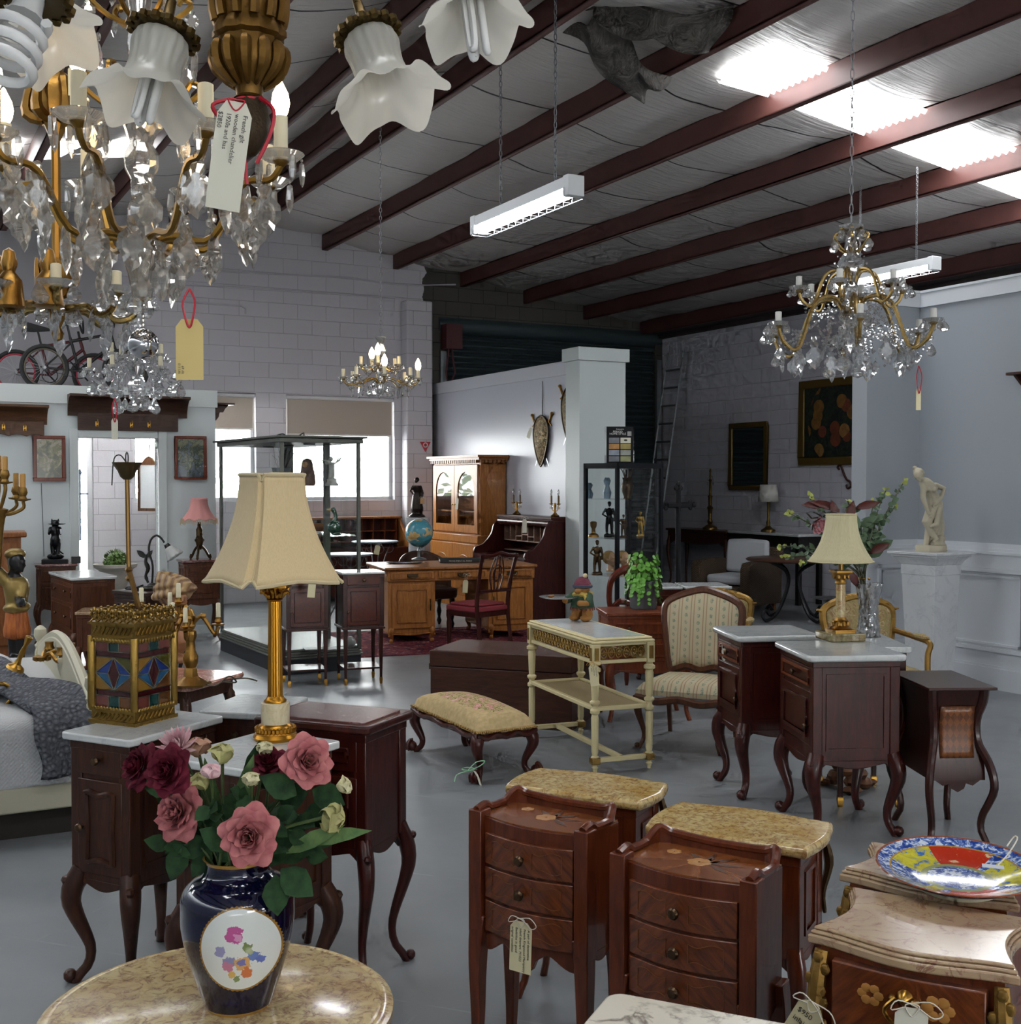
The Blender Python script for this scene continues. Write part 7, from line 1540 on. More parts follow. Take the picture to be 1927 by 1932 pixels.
m = MB(); m.box(-BL+.06, .06, 0, -.1, BWD-.06, .13); put('bed_base', m, P('bed_shadow_box', '#2a241f', .8), T)  # dark plinth, its colour takes in the shade below the rails
m = MB(); m.box(-BL, 0, .13, 0, BWD, .25); put('side_rail', m, BEDP, T, bev=.01)
t = NT('waffle'); co = t.co(); x, y, z = t.sep(co); wv = t.math('MULTIPLY', t.math('SINE', t.math('MULTIPLY', x, 330.)), t.math('SINE', t.math('MULTIPLY', t.math('ADD', y, z), 330.))); t.bump(wv, .35, .006); WAF = t.fin('#bdbdbd', .95, spec=.1)
m = MB()
def cov(u, v):
 s = u*(BWD+.28); y = -.012+max(0, s-.28); z = .26+min(s, .28); x = -BL+(BL-.05)*v
 if s > .28: z += .015*sin(v*7+s*4)+.035*(1-exp(-(s-.28)/.12))
 return (x, y+.014*sin(x*11)*max(0, 1-s/.28), z)
m.grid(cov, 44, 20); m.box(-BL+.01, .0, .25, -.06, BWD-.03, .5); put('coverlet', m, WAF, T, ang=60)
m = MB(); m.ell((-.42, BWD-.42, .60), (.2, .33, .07), 16); put('pillow', m, P('pillow_cotton', '#bfbfc0', .95), T)
m = MB(); ol = [(.02, .2), (BWD, .2), (BWD, .60)]+[(BWD-(BWD-.02)*k/24, .62+.18*sin(pi*k/24)**1.1) for k in range(25)]; m.prism(ol, -.05, 0, 'x'); hb = put('headboard', m, BEDP, T, bev=.008)
m = MB(); m.tube([(-.025, y, z+.012) for y, z in ol[3:]], .024, 6); put('carved_rail', m, BEDP, hb)
for y in (.0, BWD): m = MB(); m.lathe([(.035, 0), (.035, .6), (.028, .62), (.036, .64), (.02, .66), (.04, .70), (.036, .74), (.015, .76), (0, .765)], 14, c=(-.02, y, 0)); put('post', m, BEDP, T)
def bedp(x, y, z): return BN+d2*x+d1*y+ZZ*z
t = NT('chunky_knit'); co = t.co(); v = t.n('ShaderNodeTexVoronoi'); v.inputs['Scale'].default_value = 42; t.l(co, v.inputs['Vector']); t.bump(v.outputs['Distance'], 1., .02); KNIT = t.fin(t.ramp(v.outputs['Distance'], [(.0, '#86878c'), (.5, '#5c5d63')]), .95, spec=.1)
m = MB()
def thr(u, v):
 s = 2.0*u; L = 1.65; y = L-s; k0 = max(0, y)/1.6; x = .0-.27*v-.36*k0**1.2-.3*v*k0
 if y > .05: return (x, y+.05*sin(v*5)*k0, .622+.022*sin(9*v+5*s)+.02*sin(6*s+v))
 q = max(0, -y); k = min(1, (.05-y)/.1); return (x+.02*sin(q*14+v*4), .05*(1-k)-.05*k-.02*sin(v*9)*min(1, q*9), .622-.05*k-q*.8)
m.grid(thr, 60, 14); o = put('knitted_throw', m, KNIT, loc=BN, rz=RZ, ang=80, solid=.03); tag(o, 'chunky grey knitted throw draped over the white bed', 'throw')
def lying(name, label, ctg, px, py, z, rz, build, group=None):
 p = gz(px, py, z); T = thing(name, label, ctg, p, rz, group); build(T); return T
def _cs(T):
 m = MB(); m.lathe([(.05, 0), (.045, .015), (.02, .03), (.012, .06), (.016, .1), (.01, .14), (.018, .17), (.02, .19), (.012, .195)], 14, M=MX.Rotation(radians(25), 4, 'Y')); put('candlestick_body', m, BRASS, T)
lying('candlestick', 'small brass candlestick standing tilted on the bed', 'candlestick', 28, 1262, .66, 0, _cs)
def _sc(T):
 m = MB()
 for k in range(3): a = k*1.1-.3; m.tube(spl([(0, 0, .02), (.06*cos(a), .06*sin(a), .06), (.12*cos(a), .12*sin(a), .02), (.15*cos(a), .15*sin(a), .05)], 14), .012, 6); m.lathe([(.012, 0), (.03, .01), (.022, .03), (.024, .05)], 10, c=(.15*cos(a), .15*sin(a), .05))
 for k in range(6): m.ell((.03*cos(k), .03*sin(k), .03), (.025, .02, .018), 7)
 put('arms', m, GILT, T); m = MB(); m.tube([(.13, -.03, .03), (.19, -.05, .035)], .024, 10); put('candle_tube', m, WAX, T)
lying('wall_sconce', 'gilt wall sconce with candle tubes lying on the bed pillows', 'sconce', 80, 1252, .68, -.2, _sc)
def _rg(T): m = MB(); m.tube([(.06*cos(a), 0, .065+.06*sin(a)) for a in [2*pi*k/20 for k in range(20)]], .01, 8, closed=True); put('ring', m, BRASS, T)
lying('brass_ring', 'brass ring ornament on the white coverlet at the left edge', 'ornament', -1, 1338, .565, .8, _rg)
p = gz(330, 1276, .5); PT = p; T = thing('coffee_table', 'low coffee table with red-pink marble top behind the lantern', 'table', (p.x, p.y, 0), radians(-20))
RPM = MARBLE('rose_marble', '#a0685a', '#b58472', '#d3b3a2', 6, .06, .14); m = MB(); m.prism(rrect(.62, .6, .05), .47, .5); put('marble_top', m, RPM, T, bev=.01)
m = MB(); m.box(-.25, -.24, .39, .25, .24, .47); put('apron', m, WALNUT, T, bev=.004)
for sx, sy in ((-1, -1), (1, -1), (1, 1), (-1, 1)): put('leg', cabriole(.42, .03, .05, atan2(sy, sx)), WALNUT, T, loc=(sx*.22, sy*.21, 0))
p = gz(360, 1292, .5); T = thing('candelabrum', 'gilt bronze candelabrum with cream candle sleeves standing behind the stained glass lantern', 'candelabrum', p); s = p.y/FL
m = MB(); m.lathe([(.11, 0), (.115, .012), (.07, .03), (.04, .05), (.035, .09), (.03, .1), (.042, .13), (.045, .16), (.028, .2), (.024, .25), (.034, .28), (.032, .31), (.02, .32), (.03, .34), (.02, .37)], 18, wob=lambda a, r, z: 1+.06*sin(a*6+z*20)); m.lathe([(.02, .37), (.03, .4), (.015, .43), (0, .45)], 12); put('stem', m, GILT, T)
for px, py, dy in ((267, 1143, .1), (321, 1152, .08), (337, 1135, -.02), (326, 1172, -.1), (350, 1182, -.14), (412, 1172, .0)):
 e = at(px, py, p.y+dy)-p; m = MB(); r0 = V((0, 0, .33)); m.tube(spl([r0, r0+(e-r0)*.4+V((0, 0, .05)), V((e.x*.85, e.y*.85, e.z-.07)), e+V((0, 0, -.03))], 18), .012, 7); m.ell(r0+(e-r0)*.45+V((0, 0, .05)), .02, 8); m.lathe([(.005, -.03), (.036, -.02), (.038, -.014), (.012, -.014), (.022, .0), (.016, .014), (.018, .024)], 12, c=e); ar = put('arm', m, GILT, T); m = MB(); m.lathe([(.0135, .02), (.013, .1), (.01, .106), (0, .106)], 12, c=e); put('candle', m, WAX, ar)
m = MB(); m.tube(spl([(.08, -.02, .01), (.16, -.06, .006), (.22, 0, .05), (.25, .05, .006), (.15, .1, .006), (.3, .05, .03), (.36, .1, .006)], 36), .005, 5); put('cord', m, P('dark_flex', '#4a3f30', .5), T)
q = gz(318, 1262, .5)+V((-.04, .28, 0)); T = thing('turbaned_bust', 'painted bust of a woman in a striped turban behind the candelabrum', 'bust', (q.x, q.y, .5), radians(-10)); s = q.y/FL
m = MB(); m.lathe([(.09, 0), (.09, .03), (.05, .06)], 14); m.ell((-.02, 0, .16), (.16, .1, .11)); limb(m, [(0, 0, .24), (.01, -.01, .34)], [.06, .055]); M_ = head(m, (.035, -.04, .42), .085, (.75, -.6, -.05)); fig('face', m, P('bust_skin', '#9a6a48', .4, var=.15, bs=10), T, .009, 2)
t = NT('turban'); co = t.co(); wv = t.n('ShaderNodeTexWave'); wv.inputs['Scale'].default_value = 7; wv.inputs['Distortion'].default_value = 3; t.l(co, wv.inputs['Vector']); t.bump(wv.outputs[1], .8, .02)
m = MB(); m.ell((.0, 0, .47), (.125, .12, .095), 18); m.ell((-.03, .03, .44), (.1, .1, .09), 14); 
for k in range(4): m.tube([V((.0, 0, .45+.03*k))+V(((.125-.012*k)*cos(a), (.122-.012*k)*sin(a), .03*cos(a+k))) for a in [2*pi*j/20 for j in range(20)]], .024, 7, closed=True)
fig('turban', m, t.fin(t.ramp(wv.outputs[1], [(.2, '#7a5a3e'), (.6, '#a8895e')]), .5), T, .009, 2)
p = OB+d2*((da+db)/2+.3)+d1*.95; T = thing('booth_fill_light', 'added unseen fluorescent batten on the ceiling inside the booth', 'light', (p.x, p.y, oz1-.05), RZ)  # unseen batten added to brighten the view through the doorway
m = MB(); m.box(-.6, -.06, 0, .6, .06, .045); put('housing', m, P('white_enamel', '#d5d8da', .4), T); m = MB(); m.tube([(-.58, 0, -.02), (.58, 0, -.02)], .016, 10); put('tube', m, EMIT('booth_fill_tube', '#ffffff', 320.), T)
def mesh_of(mb, mat, ang=20):
 o = put('tmp', mb, mat, ang=ang); me = o.data; bpy.data.objects.remove(o); return me
def child(name, me, parent, loc, rot=(0, 0, 0), sc=1.):
 o = bpy.data.objects.new(name, me); COL.objects.link(o); o.parent = parent; o.location = loc; o.rotation_euler = rot; o.scale = (sc, sc, sc) if not isinstance(sc, tuple) else sc; return o
def m_drop():
 m = MB(); m.lathe([(0, 0), (.2, -.16), (.42, -.52), (.46, -.68), (.34, -.88), (0, -1)], 8, M=MX.Scale(.55, 4, (0, 1, 0))); m.ell((0, 0, .09), .09, 6); return m
def m_icicle():
 m = MB(); m.lathe([(0, 0), (.10, -.08), (.14, -.55), (.09, -.85), (0, -1)], 6); m.ell((0, 0, .07), .07, 6); return m
def m_leaf():
 m = MB(); o = [(0, 0), (.13, -.04), (.17, -.12), (.12, -.22), (.2, -.28), (.3, -.4), (.34, -.54), (.3, -.66), (.2, -.76), (.16, -.86), (.07, -.94), (0, -1)]
 ser = []
 for i, (x, z) in enumerate(o): ser.append((x*(1 if i % 2 else .92), z))
 O_ = ser+[(-x, z) for x, z in ser[::-1][1:-1]]; n = len(O_)
 I = [(x*.55, -.52+(z+.52)*.62) for x, z in O_]
 for s in (-1, 1):
  m.add([(x, 0, z) for x, z in O_]+[(x, s*.075, z) for x, z in I], [(i, (i+1) % n, n+(i+1) % n, n+i) for i in range(n)]+[tuple(range(n, 2*n))])
 m.ell((0, 0, .1), (.1, .06, .1), 8); return m
def strand(a, b, sagv, n, r):
 m = MB(); a, b = V(a), V(b)
 for i in range(n+1):
  u = i/n; p_ = a+(b-a)*u-ZZ*(sagv*4*u*(1-u)); q = r*(1 if i % 2 else .75)
  m.add([p_+V((q, 0, 0)), p_+V((-q, 0, 0)), p_+V((0, q, 0)), p_+V((0, -q, 0)), p_+V((0, 0, q)), p_+V((0, 0, -q))], [(0, 2, 4), (2, 1, 4), (1, 3, 4), (3, 0, 4), (2, 0, 5), (1, 2, 5), (3, 1, 5), (0, 3, 5)])
 return m
def links(a, b, n, r, w):
 m = MB(); a, b = V(a), V(b); d = b-a
 for i in range(n):
  c_ = a+d*((i+.5)/n); L = d.length/n*.62; s = V((1, 0, 0)) if i % 2 else V((0, 1, 0)); m.tube([c_+s*w*cos(t_)+d.normalized()*L*sin(t_) for t_ in [2*pi*k/8 for k in range(8)]], r, 4, closed=True)
 return m
def m_bulb(): m = MB(); m.lathe([(.010, 0), (.016, .012), (.019, .028), (.016, .046), (.008, .062), (.003, .072), (0, .075)], 12); return m
BULB = EMIT('candle_bulb', '#ffdca8', 26.)
PMESH = {}
def pm(kind, mat):
 k = (kind, mat.name)
 if k not in PMESH: PMESH[k] = mesh_of({'drop': m_drop, 'ice': m_icicle, 'leaf': m_leaf}[kind](), mat, 12)
 return PMESH[k]
def chandelier(label, C, stem, tiers, mat, gold, sleeve, pend, stem_mat=None, top=None, crown=None, garl=0, slv=(.012, .06), name='chandelier', cup=.036, quota=100, rings=(), group=None, dense=0):
 T = thing(name, label, 'chandelier', C, 0, group); cnt = [0]
 def hang(kind, loc_, L, rz):
  if cnt[0] >= quota: return
  cnt[0] += 1; child('pendant', pm(kind, mat), T, loc_, (random.uniform(-.08, .08), random.uniform(-.08, .08), rz), L)
 m = MB(); m.lathe(stem, 16, wob=lambda a, r, z: 1-.06*abs(sin(a*4))); put('stem', m, stem_mat or mat, T, ang=30)
 if top: put('chain', links((0, 0, top[0]), (0, 0, top[1]), top[2], .0022*top[3], .008*top[3]), top[4], T)
 bul = None
 for tr in tiers:
  n, r, zh, zc, ph = tr['n'], tr['r'], tr['zh'], tr['zc'], tr['ph']; ar = tr.get('ar', .009); sg = tr.get('sag', .06)
  am = MB(); am.tube(spl([(.02, 0, zh), (r*.22, 0, zh+tr.get('up', .05)), (r*.5, 0, zh+tr.get('up', .05)*.6), (r*.72, 0, zc-sg), (r*.92, 0, zc-sg*.8), (r, 0, zc-.012)], 22), ar, 6)
  am.lathe([(.006, zc-.016), (.016, zc-.006), (.018, zc)], 8, c=(r, 0, 0)); ame = mesh_of(am, gold, 50)
  cm = MB(); cm.lathe([(.012, zc-.006), (cup*.7, zc-.002), (cup, zc+.010), (cup*.96, zc+.012), (cup*.6, zc+.004), (.012, zc+.002)], 18, c=(r, 0, 0), wob=lambda a, q, z: 1-.05*abs(sin(a*9))); cme = mesh_of(cm, mat, 20)
  sm = MB(); sm.lathe([(slv[0], zc), (slv[0], zc+slv[1]), (slv[0]*.7, zc+slv[1]+.002), (0, zc+slv[1]+.002)], 12, c=(r, 0, 0)); sme = mesh_of(sm, sleeve, 40)
  if tr.get('lit'):
   bm_ = m_bulb(); bme = mesh_of(bm_, BULB, 60)
  for i in range(n):
   a = ph+2*pi*i/n; child('arm', ame, T, (0, 0, 0), (0, 0, a)); child('drip_pan', cme, T, (0, 0, 0), (0, 0, a)); s_ = child('candle', sme, T, (0, 0, 0), (0, 0, a))
   if i in tr.get('lit', ()): child('bulb', bme, s_, (r, 0, zc+slv[1]), sc=tr.get('bs', 1.))
   c_ = V((r*cos(a), r*sin(a), zc))
   for k in range(tr.get('nd', 5)):
    b = a+2*pi*(k+.5)/tr.get('nd', 5); hang(tr.get('dk', 'ice'), c_+V((cup*cos(b), cup*sin(b), .002)), tr.get('dl', .045)*random.uniform(.85, 1.15), b)
   for fr, kd, L in tr.get('hang', ()): q = V((r*fr*cos(a), r*fr*sin(a), zc-sg if fr > .6 else zh)); hang(kd, q, L, a+random.uniform(-.8, .8))
   if garl:
    b = ph+2*pi*(i+1)/n; put('bead_strand', strand((r*.9*cos(a), r*.9*sin(a), zc-sg), (r*.9*cos(b), r*.9*sin(b), zc-sg), garl*.35, 13, .0065*tr.get('gb', 1)), mat, T, ang=0)
    put('bead_strand', strand((.03*cos(a), .03*sin(a), zh+.17), (r*.8*cos(a), r*.8*sin(a), zc-sg*.6), garl*.3, 12, .006*tr.get('gb', 1)), mat, T, ang=0)
 for n, r, z, kd, L in rings:
  for i in range(n): a = 2*pi*(i+random.uniform(-.25, .25))/n; hang(kd, (r*cos(a), r*sin(a), z+random.uniform(-.012, .012)), L*random.uniform(.85, 1.15), a+pi/2+random.uniform(-.7, .7))
 for k in range(dense):
  a = 2.4*k; r0, r1 = random.uniform(.05, .16), random.uniform(.12, .3); z0, z1 = random.uniform(-.02, .17), random.uniform(-.12, .02); b = a+random.uniform(-.7, .7)
  put('bead_strand', strand((r0*cos(a), r0*sin(a), z0), (r1*cos(b), r1*sin(b), z1), .04, 12, .0085), mat, T, ang=0)
 if crown:
  for n, r, z, up in crown:
   cm = MB(); cm.tube(spl([(.012, 0, z), (r*.6, 0, z+up*.3), (r, 0, z+up), (r*.85, 0, z+up*1.25), (r*.75, 0, z+up)], 12), .0055, 5); cme = mesh_of(cm, gold, 50)
   for i in range(n): a = 2*pi*i/n+.3; child('crown_arm', cme, T, (0, 0, 0), (0, 0, a)); hang(pend, (r*cos(a), r*sin(a), z+up*.9), .045, a)
 return T
WHS = P('white_sleeve', '#c9c8c2', .55); GOLDG = P('pale_gilt_glass', '#a58a55', .25, .8)
ROOFZ = lambda p_: zroof((p_-BW).dot(d2))
C = at(1605, 620, 4.8); k = 4.8/FL; zt = ROOFZ(C)-C.z-.25
chandelier('large crystal chandelier with white candle sleeves and gold arms hanging at the right', C,
 [(.01, -.10), (.05, -.07), (.06, -.03), (.03, .0), (.05, .05), (.028, .1), (.03, .2), (.055, .26), (.03, .3), (.022, .36), (.045, .40), (.05, .41), (.012, .42)],
 [dict(n=6, r=.335, zh=.05, zc=.0, ph=.35, sag=.085, up=.07, ar=.0085, nd=5, dk='drop', dl=.04, hang=((.72, 'leaf', .10), (.98, 'drop', .05))), dict(n=6, r=.21, zh=.18, zc=.155, ph=.05, sag=.06, up=.05, ar=.007, nd=4, dk='drop', dl=.036)],
 CRY, GOLDG, WHS, 'drop', top=(.42, zt, 60, .9, P('chain_steel', '#77797c', .4, .8)), crown=[(6, .075, .30, .06), (6, .05, .395, .0)], garl=.14, slv=(.0125, .05), cup=.04, rings=((8, .22, -.10, 'leaf', .09), (6, .1, -.12, 'drop', .06), (5, .28, -.07, 'leaf', .1)), dense=30)
price_tag('small cream tag on red string hanging from the right-hand crystal chandelier', at(1734, 690, 4.72), .022, .085, .3, mat=CARD, smat=RED, slen=.09, rib=.002)
C = at(719, 715, 9.6); zt = ROOFZ(C)-C.z-.2
chandelier('distant crystal chandelier with four lit candle bulbs in front of the white block wall', C,
 [(.01, -.13), (.035, -.1), (.02, -.05), (.03, 0.), (.04, .06), (.02, .12), (.03, .18), (.05, .22), (.02, .28), (.045, .325), (.05, .335), (.012, .34)],
 [dict(n=8, r=.30, zh=-.03, zc=-.0, ph=.2, sag=.05, up=.03, ar=.007, lit={0, 6}, bs=1.3, nd=3, dk='drop', dl=.05, hang=((.75, 'ice', .1),)), dict(n=5, r=.16, zh=.06, zc=.10, ph=.9, sag=.03, up=.03, ar=.006, lit={1, 3}, bs=1.3, nd=3, dk='drop', dl=.04)],
 CRY, GOLDG, WAX, 'drop', top=(.34, zt, 70, 1.2, P('chain_steel', '#77797c')), garl=.1, slv=(.014, .075), cup=.04, rings=((6, .1, -.08, 'drop', .06),))
C = at(258, 708, 6.3); zt = ROOFZ(C)-C.z-.2
chandelier('clear crystal chandelier with cream candles hanging in front of the bicycles', C,
 [(.01, -.16), (.04, -.12), (.05, -.05), (.03, 0), (.05, .06), (.03, .12), (.03, .26), (.05, .32), (.03, .38), (.045, .41), (.01, .42)],
 [dict(n=6, r=.235, zh=.0, zc=.02, ph=.3, sag=.06, up=.05, ar=.008, nd=5, dk='drop', dl=.04, hang=((.75, 'drop', .075), (.95, 'drop', .075))), dict(n=5, r=.13, zh=.1, zc=.10, ph=.0, sag=.03, up=.04, ar=.006, nd=4, dk='drop', dl=.035)],
 CRY, CRY, WAX, 'drop', top=(.42, zt, 50, 1.1, P('chain_steel', '#77797c')), crown=[(6, .10, .34, .05)], garl=.12, slv=(.011, .062), cup=.038, rings=((8, .1, -.12, 'drop', .08),))
price_tag('narrow cream tag on red string below the crystal chandelier before the booth', at(216, 752, 6.1), .032, .11, .4, mat=CARDW, smat=RED, slen=.10, rib=.003)
YB = 2.45; C = at(268, 460, YB); u = YB/FL
T2_ = chandelier('big lit crystal chandelier with brass arms and large leaf pendants at upper left', C,
 [(.0, -.12), (.02, -.11), (.03, -.06), (.045, -.02), (.05, .0), (.028, .02), (.03, .07), (.022, .09), (.022, .13), (.034, .15), (.036, .18), (.024, .20), (.03, .22), (.036, .24), (.02, .26), (.018, .34), (.028, .40), (.02, .46), (.03, .52), (.02, .6)],
 [dict(n=8, r=.29, zh=.0, zc=.165, ph=-.08, sag=.05, up=.015, ar=.0075, lit={0, 3, 4, 5, 6}, nd=4, dk='ice', dl=.06, hang=((.88, 'leaf', .11), (.72, 'leaf', .095))), ],
 CRYW, P('antique_brass', '#8a6a30', .35, .9), WAX, 'leaf', crown=[(6, .12, .26, .06), (6, .10, .44, .05)], slv=(.0145, .085), cup=.048,
 rings=((10, .15, .03, 'leaf', .10), (11, .23, .07, 'leaf', .105), (6, .08, -.03, 'leaf', .10), (5, .11, .42, 'leaf', .09), (5, .12, .26, 'leaf', .08)))
m = MB(); m.ell((.004, -.01, -.205), .031, 24); o = put('mirror_ball', m, P('chrome_ball', '#c9c9cb', .02, 1.), T2_); put('ball_chain', (lambda q: q.lathe([(.0045 if k % 2 else .0012, -.178+.0045*k) for k in range(14)], 8, c=(.004, -.01, 0)))(MB()), CRYW, T2_, ang=0)
put('hanging_rod', (lambda q: q.tube([(0, 0, .6), (0, 0, ROOFZ(C)-C.z-.2)], .006, 6))(MB()), P('antique_brass', '#8a6a30'), T2_)
C = at(108, 560, 3.1); u = 3.1/FL
T = chandelier('gilt bronze chandelier with glass arms and acanthus cups at the far left', C,
 [(0, -.115), (.012, -.11), (.016, -.095), (.009, -.08), (.018, -.06), (.022, -.03), (.012, -.005), (.03, .02), (.042, .06), (.048, .085), (.02, .09), (.012, .1), (.012, .40), (.03, .44), (.045, .48), (.05, .52), (.036, .56), (.018, .58), (.03, .6), (.012, .62), (.012, .8)],
 [dict(n=8, r=.20, zh=-.03, zc=.0, ph=.35, sag=.055, up=.0, ar=.008, nd=3, dk='drop', dl=.05, hang=((.85, 'leaf', .085), (.6, 'leaf', .075)))],
 CRY, P('glass_gilt_arm', '#9a8350', .2, .85), WAX, 'leaf', stem_mat=GILT, slv=(.013, .05), cup=.045, rings=((6, .05, -.02, 'drop', .05),))
for k in range(6):
 a = k*pi/3+.2; m = MB(); m.tube(spl([(.03*cos(a), .03*sin(a), .45), (.07*cos(a), .07*sin(a), .47), (.06*cos(a), .06*sin(a), .54), (.05*cos(a), .05*sin(a), .56)], 10), [.012, .014, .016, .016, .014, .012, .012, .014, .012, .008, .006], 6); put('scroll', m, GILT, T); m = MB(); m.tube(spl([(.014*cos(a), .014*sin(a), .0), (.044*cos(a), .044*sin(a), .04), (.05*cos(a), .05*sin(a), .1)], 8), [.006, .012, .014, .014, .012, .01, .008, .006, .003], 5); put('acanthus_leaf', m, GILT, T)
for k in range(3):
 a = 3.4+k*.8; m = MB(); c_ = (.13*cos(a), .13*sin(a)-.03, .0); m.lathe([(.0, .1), (.014, .09), (.02, .06), (.014, .04), (.03, .02), (.034, -.02), (.038, -.045), (.03, -.05)], 12, c=c_, wob=lambda q, r, z: 1+.08*sin(q*6)); put('gilt_tassel', m, GILT, T)
price_tag('cream tag lettered MPA hanging on the gilt bronze chandelier', at(142, 108, 3.0), .036, .075, .1, mat=CARD, smat=RED, slen=.02, rib=.0015); TG = [o for o in COL.objects if o.get('label', '').startswith('cream tag lettered MPA')][0]; txt('MPA', .019, INK, TG, (-.007, -.0015, -.04), (pi/2, pi/2, 0), al='LEFT')
YN = 1.85; C = at(470, 0, YN); u = YN/FL
T = thing('chandelier', 'giltwood chandelier with frosted ruffled glass bell shades, nearest the viewer', 'chandelier', C); GW = P('old_giltwood', '#6e4f1e', .45, .75, bump=.3, bs=60, var=.45)
fl = lambda a, r, z: 1-.10*abs(sin(a*6))**.7*(r > .03)
m = MB(); m.lathe([(r*u, -y*u) for r, y in ((58, -120), (62, -60), (66, -10), (64, 20), (60, 42), (66, 52), (70, 60), (70, 70), (60, 76), (62, 92), (64, 110), (58, 130), (40, 150), (26, 163), (24, 178), (30, 184))][::1], 40, wob=fl); put('carved_baluster', m, GW, T, ang=50)
for k in range(12):
 a = k*pi/6+.1; m = MB(); m.tube(spl([V((r*u*cos(a), r*u*sin(a), -y*u)) for r, y in ((60, 84), (65, 105), (60, 130), (42, 150), (28, 162))], 12), [.004, .008, .010, .010, .010, .009, .009, .008, .007, .006, .005, .004, .003], 6); put('carved_leaf', m, GW, T)
 a += .26; m = MB(); m.tube(spl([V((r*u*cos(a), r*u*sin(a), -y*u)) for r, y in ((60, -60), (66, -20), (66, 20), (61, 44))], 8), .008, 6); put('carved_reed', m, GW, T)
m = MB(); m.lathe([(r*u, -y*u) for r, y in ((26, 182), (32, 200), (36, 225), (34, 250), (24, 272), (10, 288), (0, 292))], 24, wob=lambda a, r, z: 1+.1*sin(a*5+z*150)*sin(a*3-z*90)); put('pine_cone_finial', m, P('dark_gilt', '#3a2c18', .6, .5, bump=.6, bs=90, var=.5), T)
m = MB(); m.tube([(26*u*cos(a), 26*u*sin(a), -188*u) for a in [2*pi*k/16 for k in range(16)]], .0028, 6, closed=True); m.tube(spl([(-24*u, -.02, -190*u), (-60*u, -.03, -205*u), (-40*u, -.035, -240*u), (-5*u, -.035, -290*u), (2*u, -.03, -350*u)], 20), .0032, 5); m.tube(spl([(24*u, -.02, -188*u), (52*u, -.03, -215*u), (45*u, -.03, -260*u), (20*u, -.03, -312*u)], 16), .0032, 5); put('red_ribbon', m, RED, T)
def _fro(t):
 d_ = t.n('ShaderNodeBsdfDiffuse'); d_.inputs[0].default_value = rgb('#d5d3ca'); tr = t.n('ShaderNodeBsdfTranslucent'); tr.inputs[0].default_value = rgb('#e0ddd2'); g = t.n('ShaderNodeBsdfGlossy'); g.inputs['Roughness'].default_value = .25
 m1 = t.n('ShaderNodeMixShader'); m1.inputs[0].default_value = .5; t.l(d_.outputs[0], m1.inputs[1]); t.l(tr.outputs[0], m1.inputs[2]); m2 = t.n('ShaderNodeMixShader'); m2.inputs[0].default_value = .06; t.l(m1.outputs[0], m2.inputs[1]); t.l(g.outputs[0], m2.inputs[2]); return m2.outputs[0]
FRO = SHADER('frosted_bell', _fro)
m = MB(); PRF = [(.028, 0), (.043, -.012), (.047, -.03), (.044, -.05), (.043, -.075), (.052, -.10), (.072, -.122), (.098, -.134)]
def bellp(uu, v):
 r, z = cat([p_[0] for p_ in PRF], v), cat([p_[1] for p_ in PRF], v); a = 2*pi*uu; w = max(0, (v-.55)/.45); r *= 1+.035*cos(a*16)*(v < .6)*min(1, v*6)+.085*w*cos(a*5+.6)+.02*w*cos(a*11)
 return (r*cos(a), r*sin(a), z-.015*w*w*cos(a*5+.6)-.004*w*sin(a*11))
m.grid(bellp, 96, 24, True); BELL = mesh_of(m, FRO, 70)
hm = MB(); hm.lathe([(.008, .055), (.009, .03), (.014, .022), (.034, .014), (.05, .004), (.05, -.004), (.03, -.006), (.026, -.004)], 20); 
for k in range(16): hm.ell((.05*cos(k*pi/8), .05*sin(k*pi/8), -.002), (.0085, .0085, .009), 6)
HOLD = mesh_of(hm, P('holder_bronze', '#5a4826', .4, .9), 40)
cf = MB(); cf.tube([V((.024*cos(a), .024*sin(a), -.03-.012*a/(2*pi)*1.6)) for a in [2*pi*k/14 for k in range(50)]], .0062, 6); cf.lathe([(.014, .01), (.016, -.02), (.02, -.028)], 10); SPIR = mesh_of(cf, P('bulb_white', '#d8d8d6', .3), 60)
ub = MB()
for k in (0, 1, 2): ub.tube(spl([V((.013*cos(k*2.1+s_), .013*sin(k*2.1+s_), z)) for s_, z in ((-.35, -.04), (-.35, -.13), (0, -.15), (.35, -.13), (.35, -.04))], 14), .0055, 6)
UB = mesh_of(ub, P('bulb_white', '#d8d8d6'), 60)
for (px, py), (qx, qy), Yd, blb in (((309, 62), (272, 205), 1.85, UB), ((693, 62), (738, 200), 1.95, None), ((880, -70), (897, 60), 1.75, UB), ((45, -20), (100, 90), 1.95, None), ((60, -10), (15, 130), 1.6, SPIR)):
 a, b = at(px, py, Yd), at(qx, qy, Yd-.03); dz = (a-b).normalized(); ex = V((0, 1, 0)).cross(dz).normalized(); ey = dz.cross(ex); R = MX((ex, ey, dz)).transposed().to_euler(); L = a-V(C)
 sc_ = (a-b).length/.145 if blb is not SPIR else 1.
 h_ = child('shade_holder', HOLD, T, L, R, 1.0)
 if blb is not SPIR: child('glass_shade', BELL, T, L, R, sc_)
 if blb: child('bulb', blb, T, L, R, 1.0 if blb is UB else 1.25)
 m = MB(); m.tube(spl([(0, 0, .16), (L.x*.5, L.y*.5, .26), L+dz*.14, L+dz*.055], 16), .008, 7); put('arm', m, P('holder_bronze', '#5a4826'), T)
m = MB(); m.lathe([(.01, .10), (.03, .12), (.03, .18), (.008, .2), (.008, ROOFZ(C)-C.z-.2)], 12); put('hanging_rod', m, GW, T)
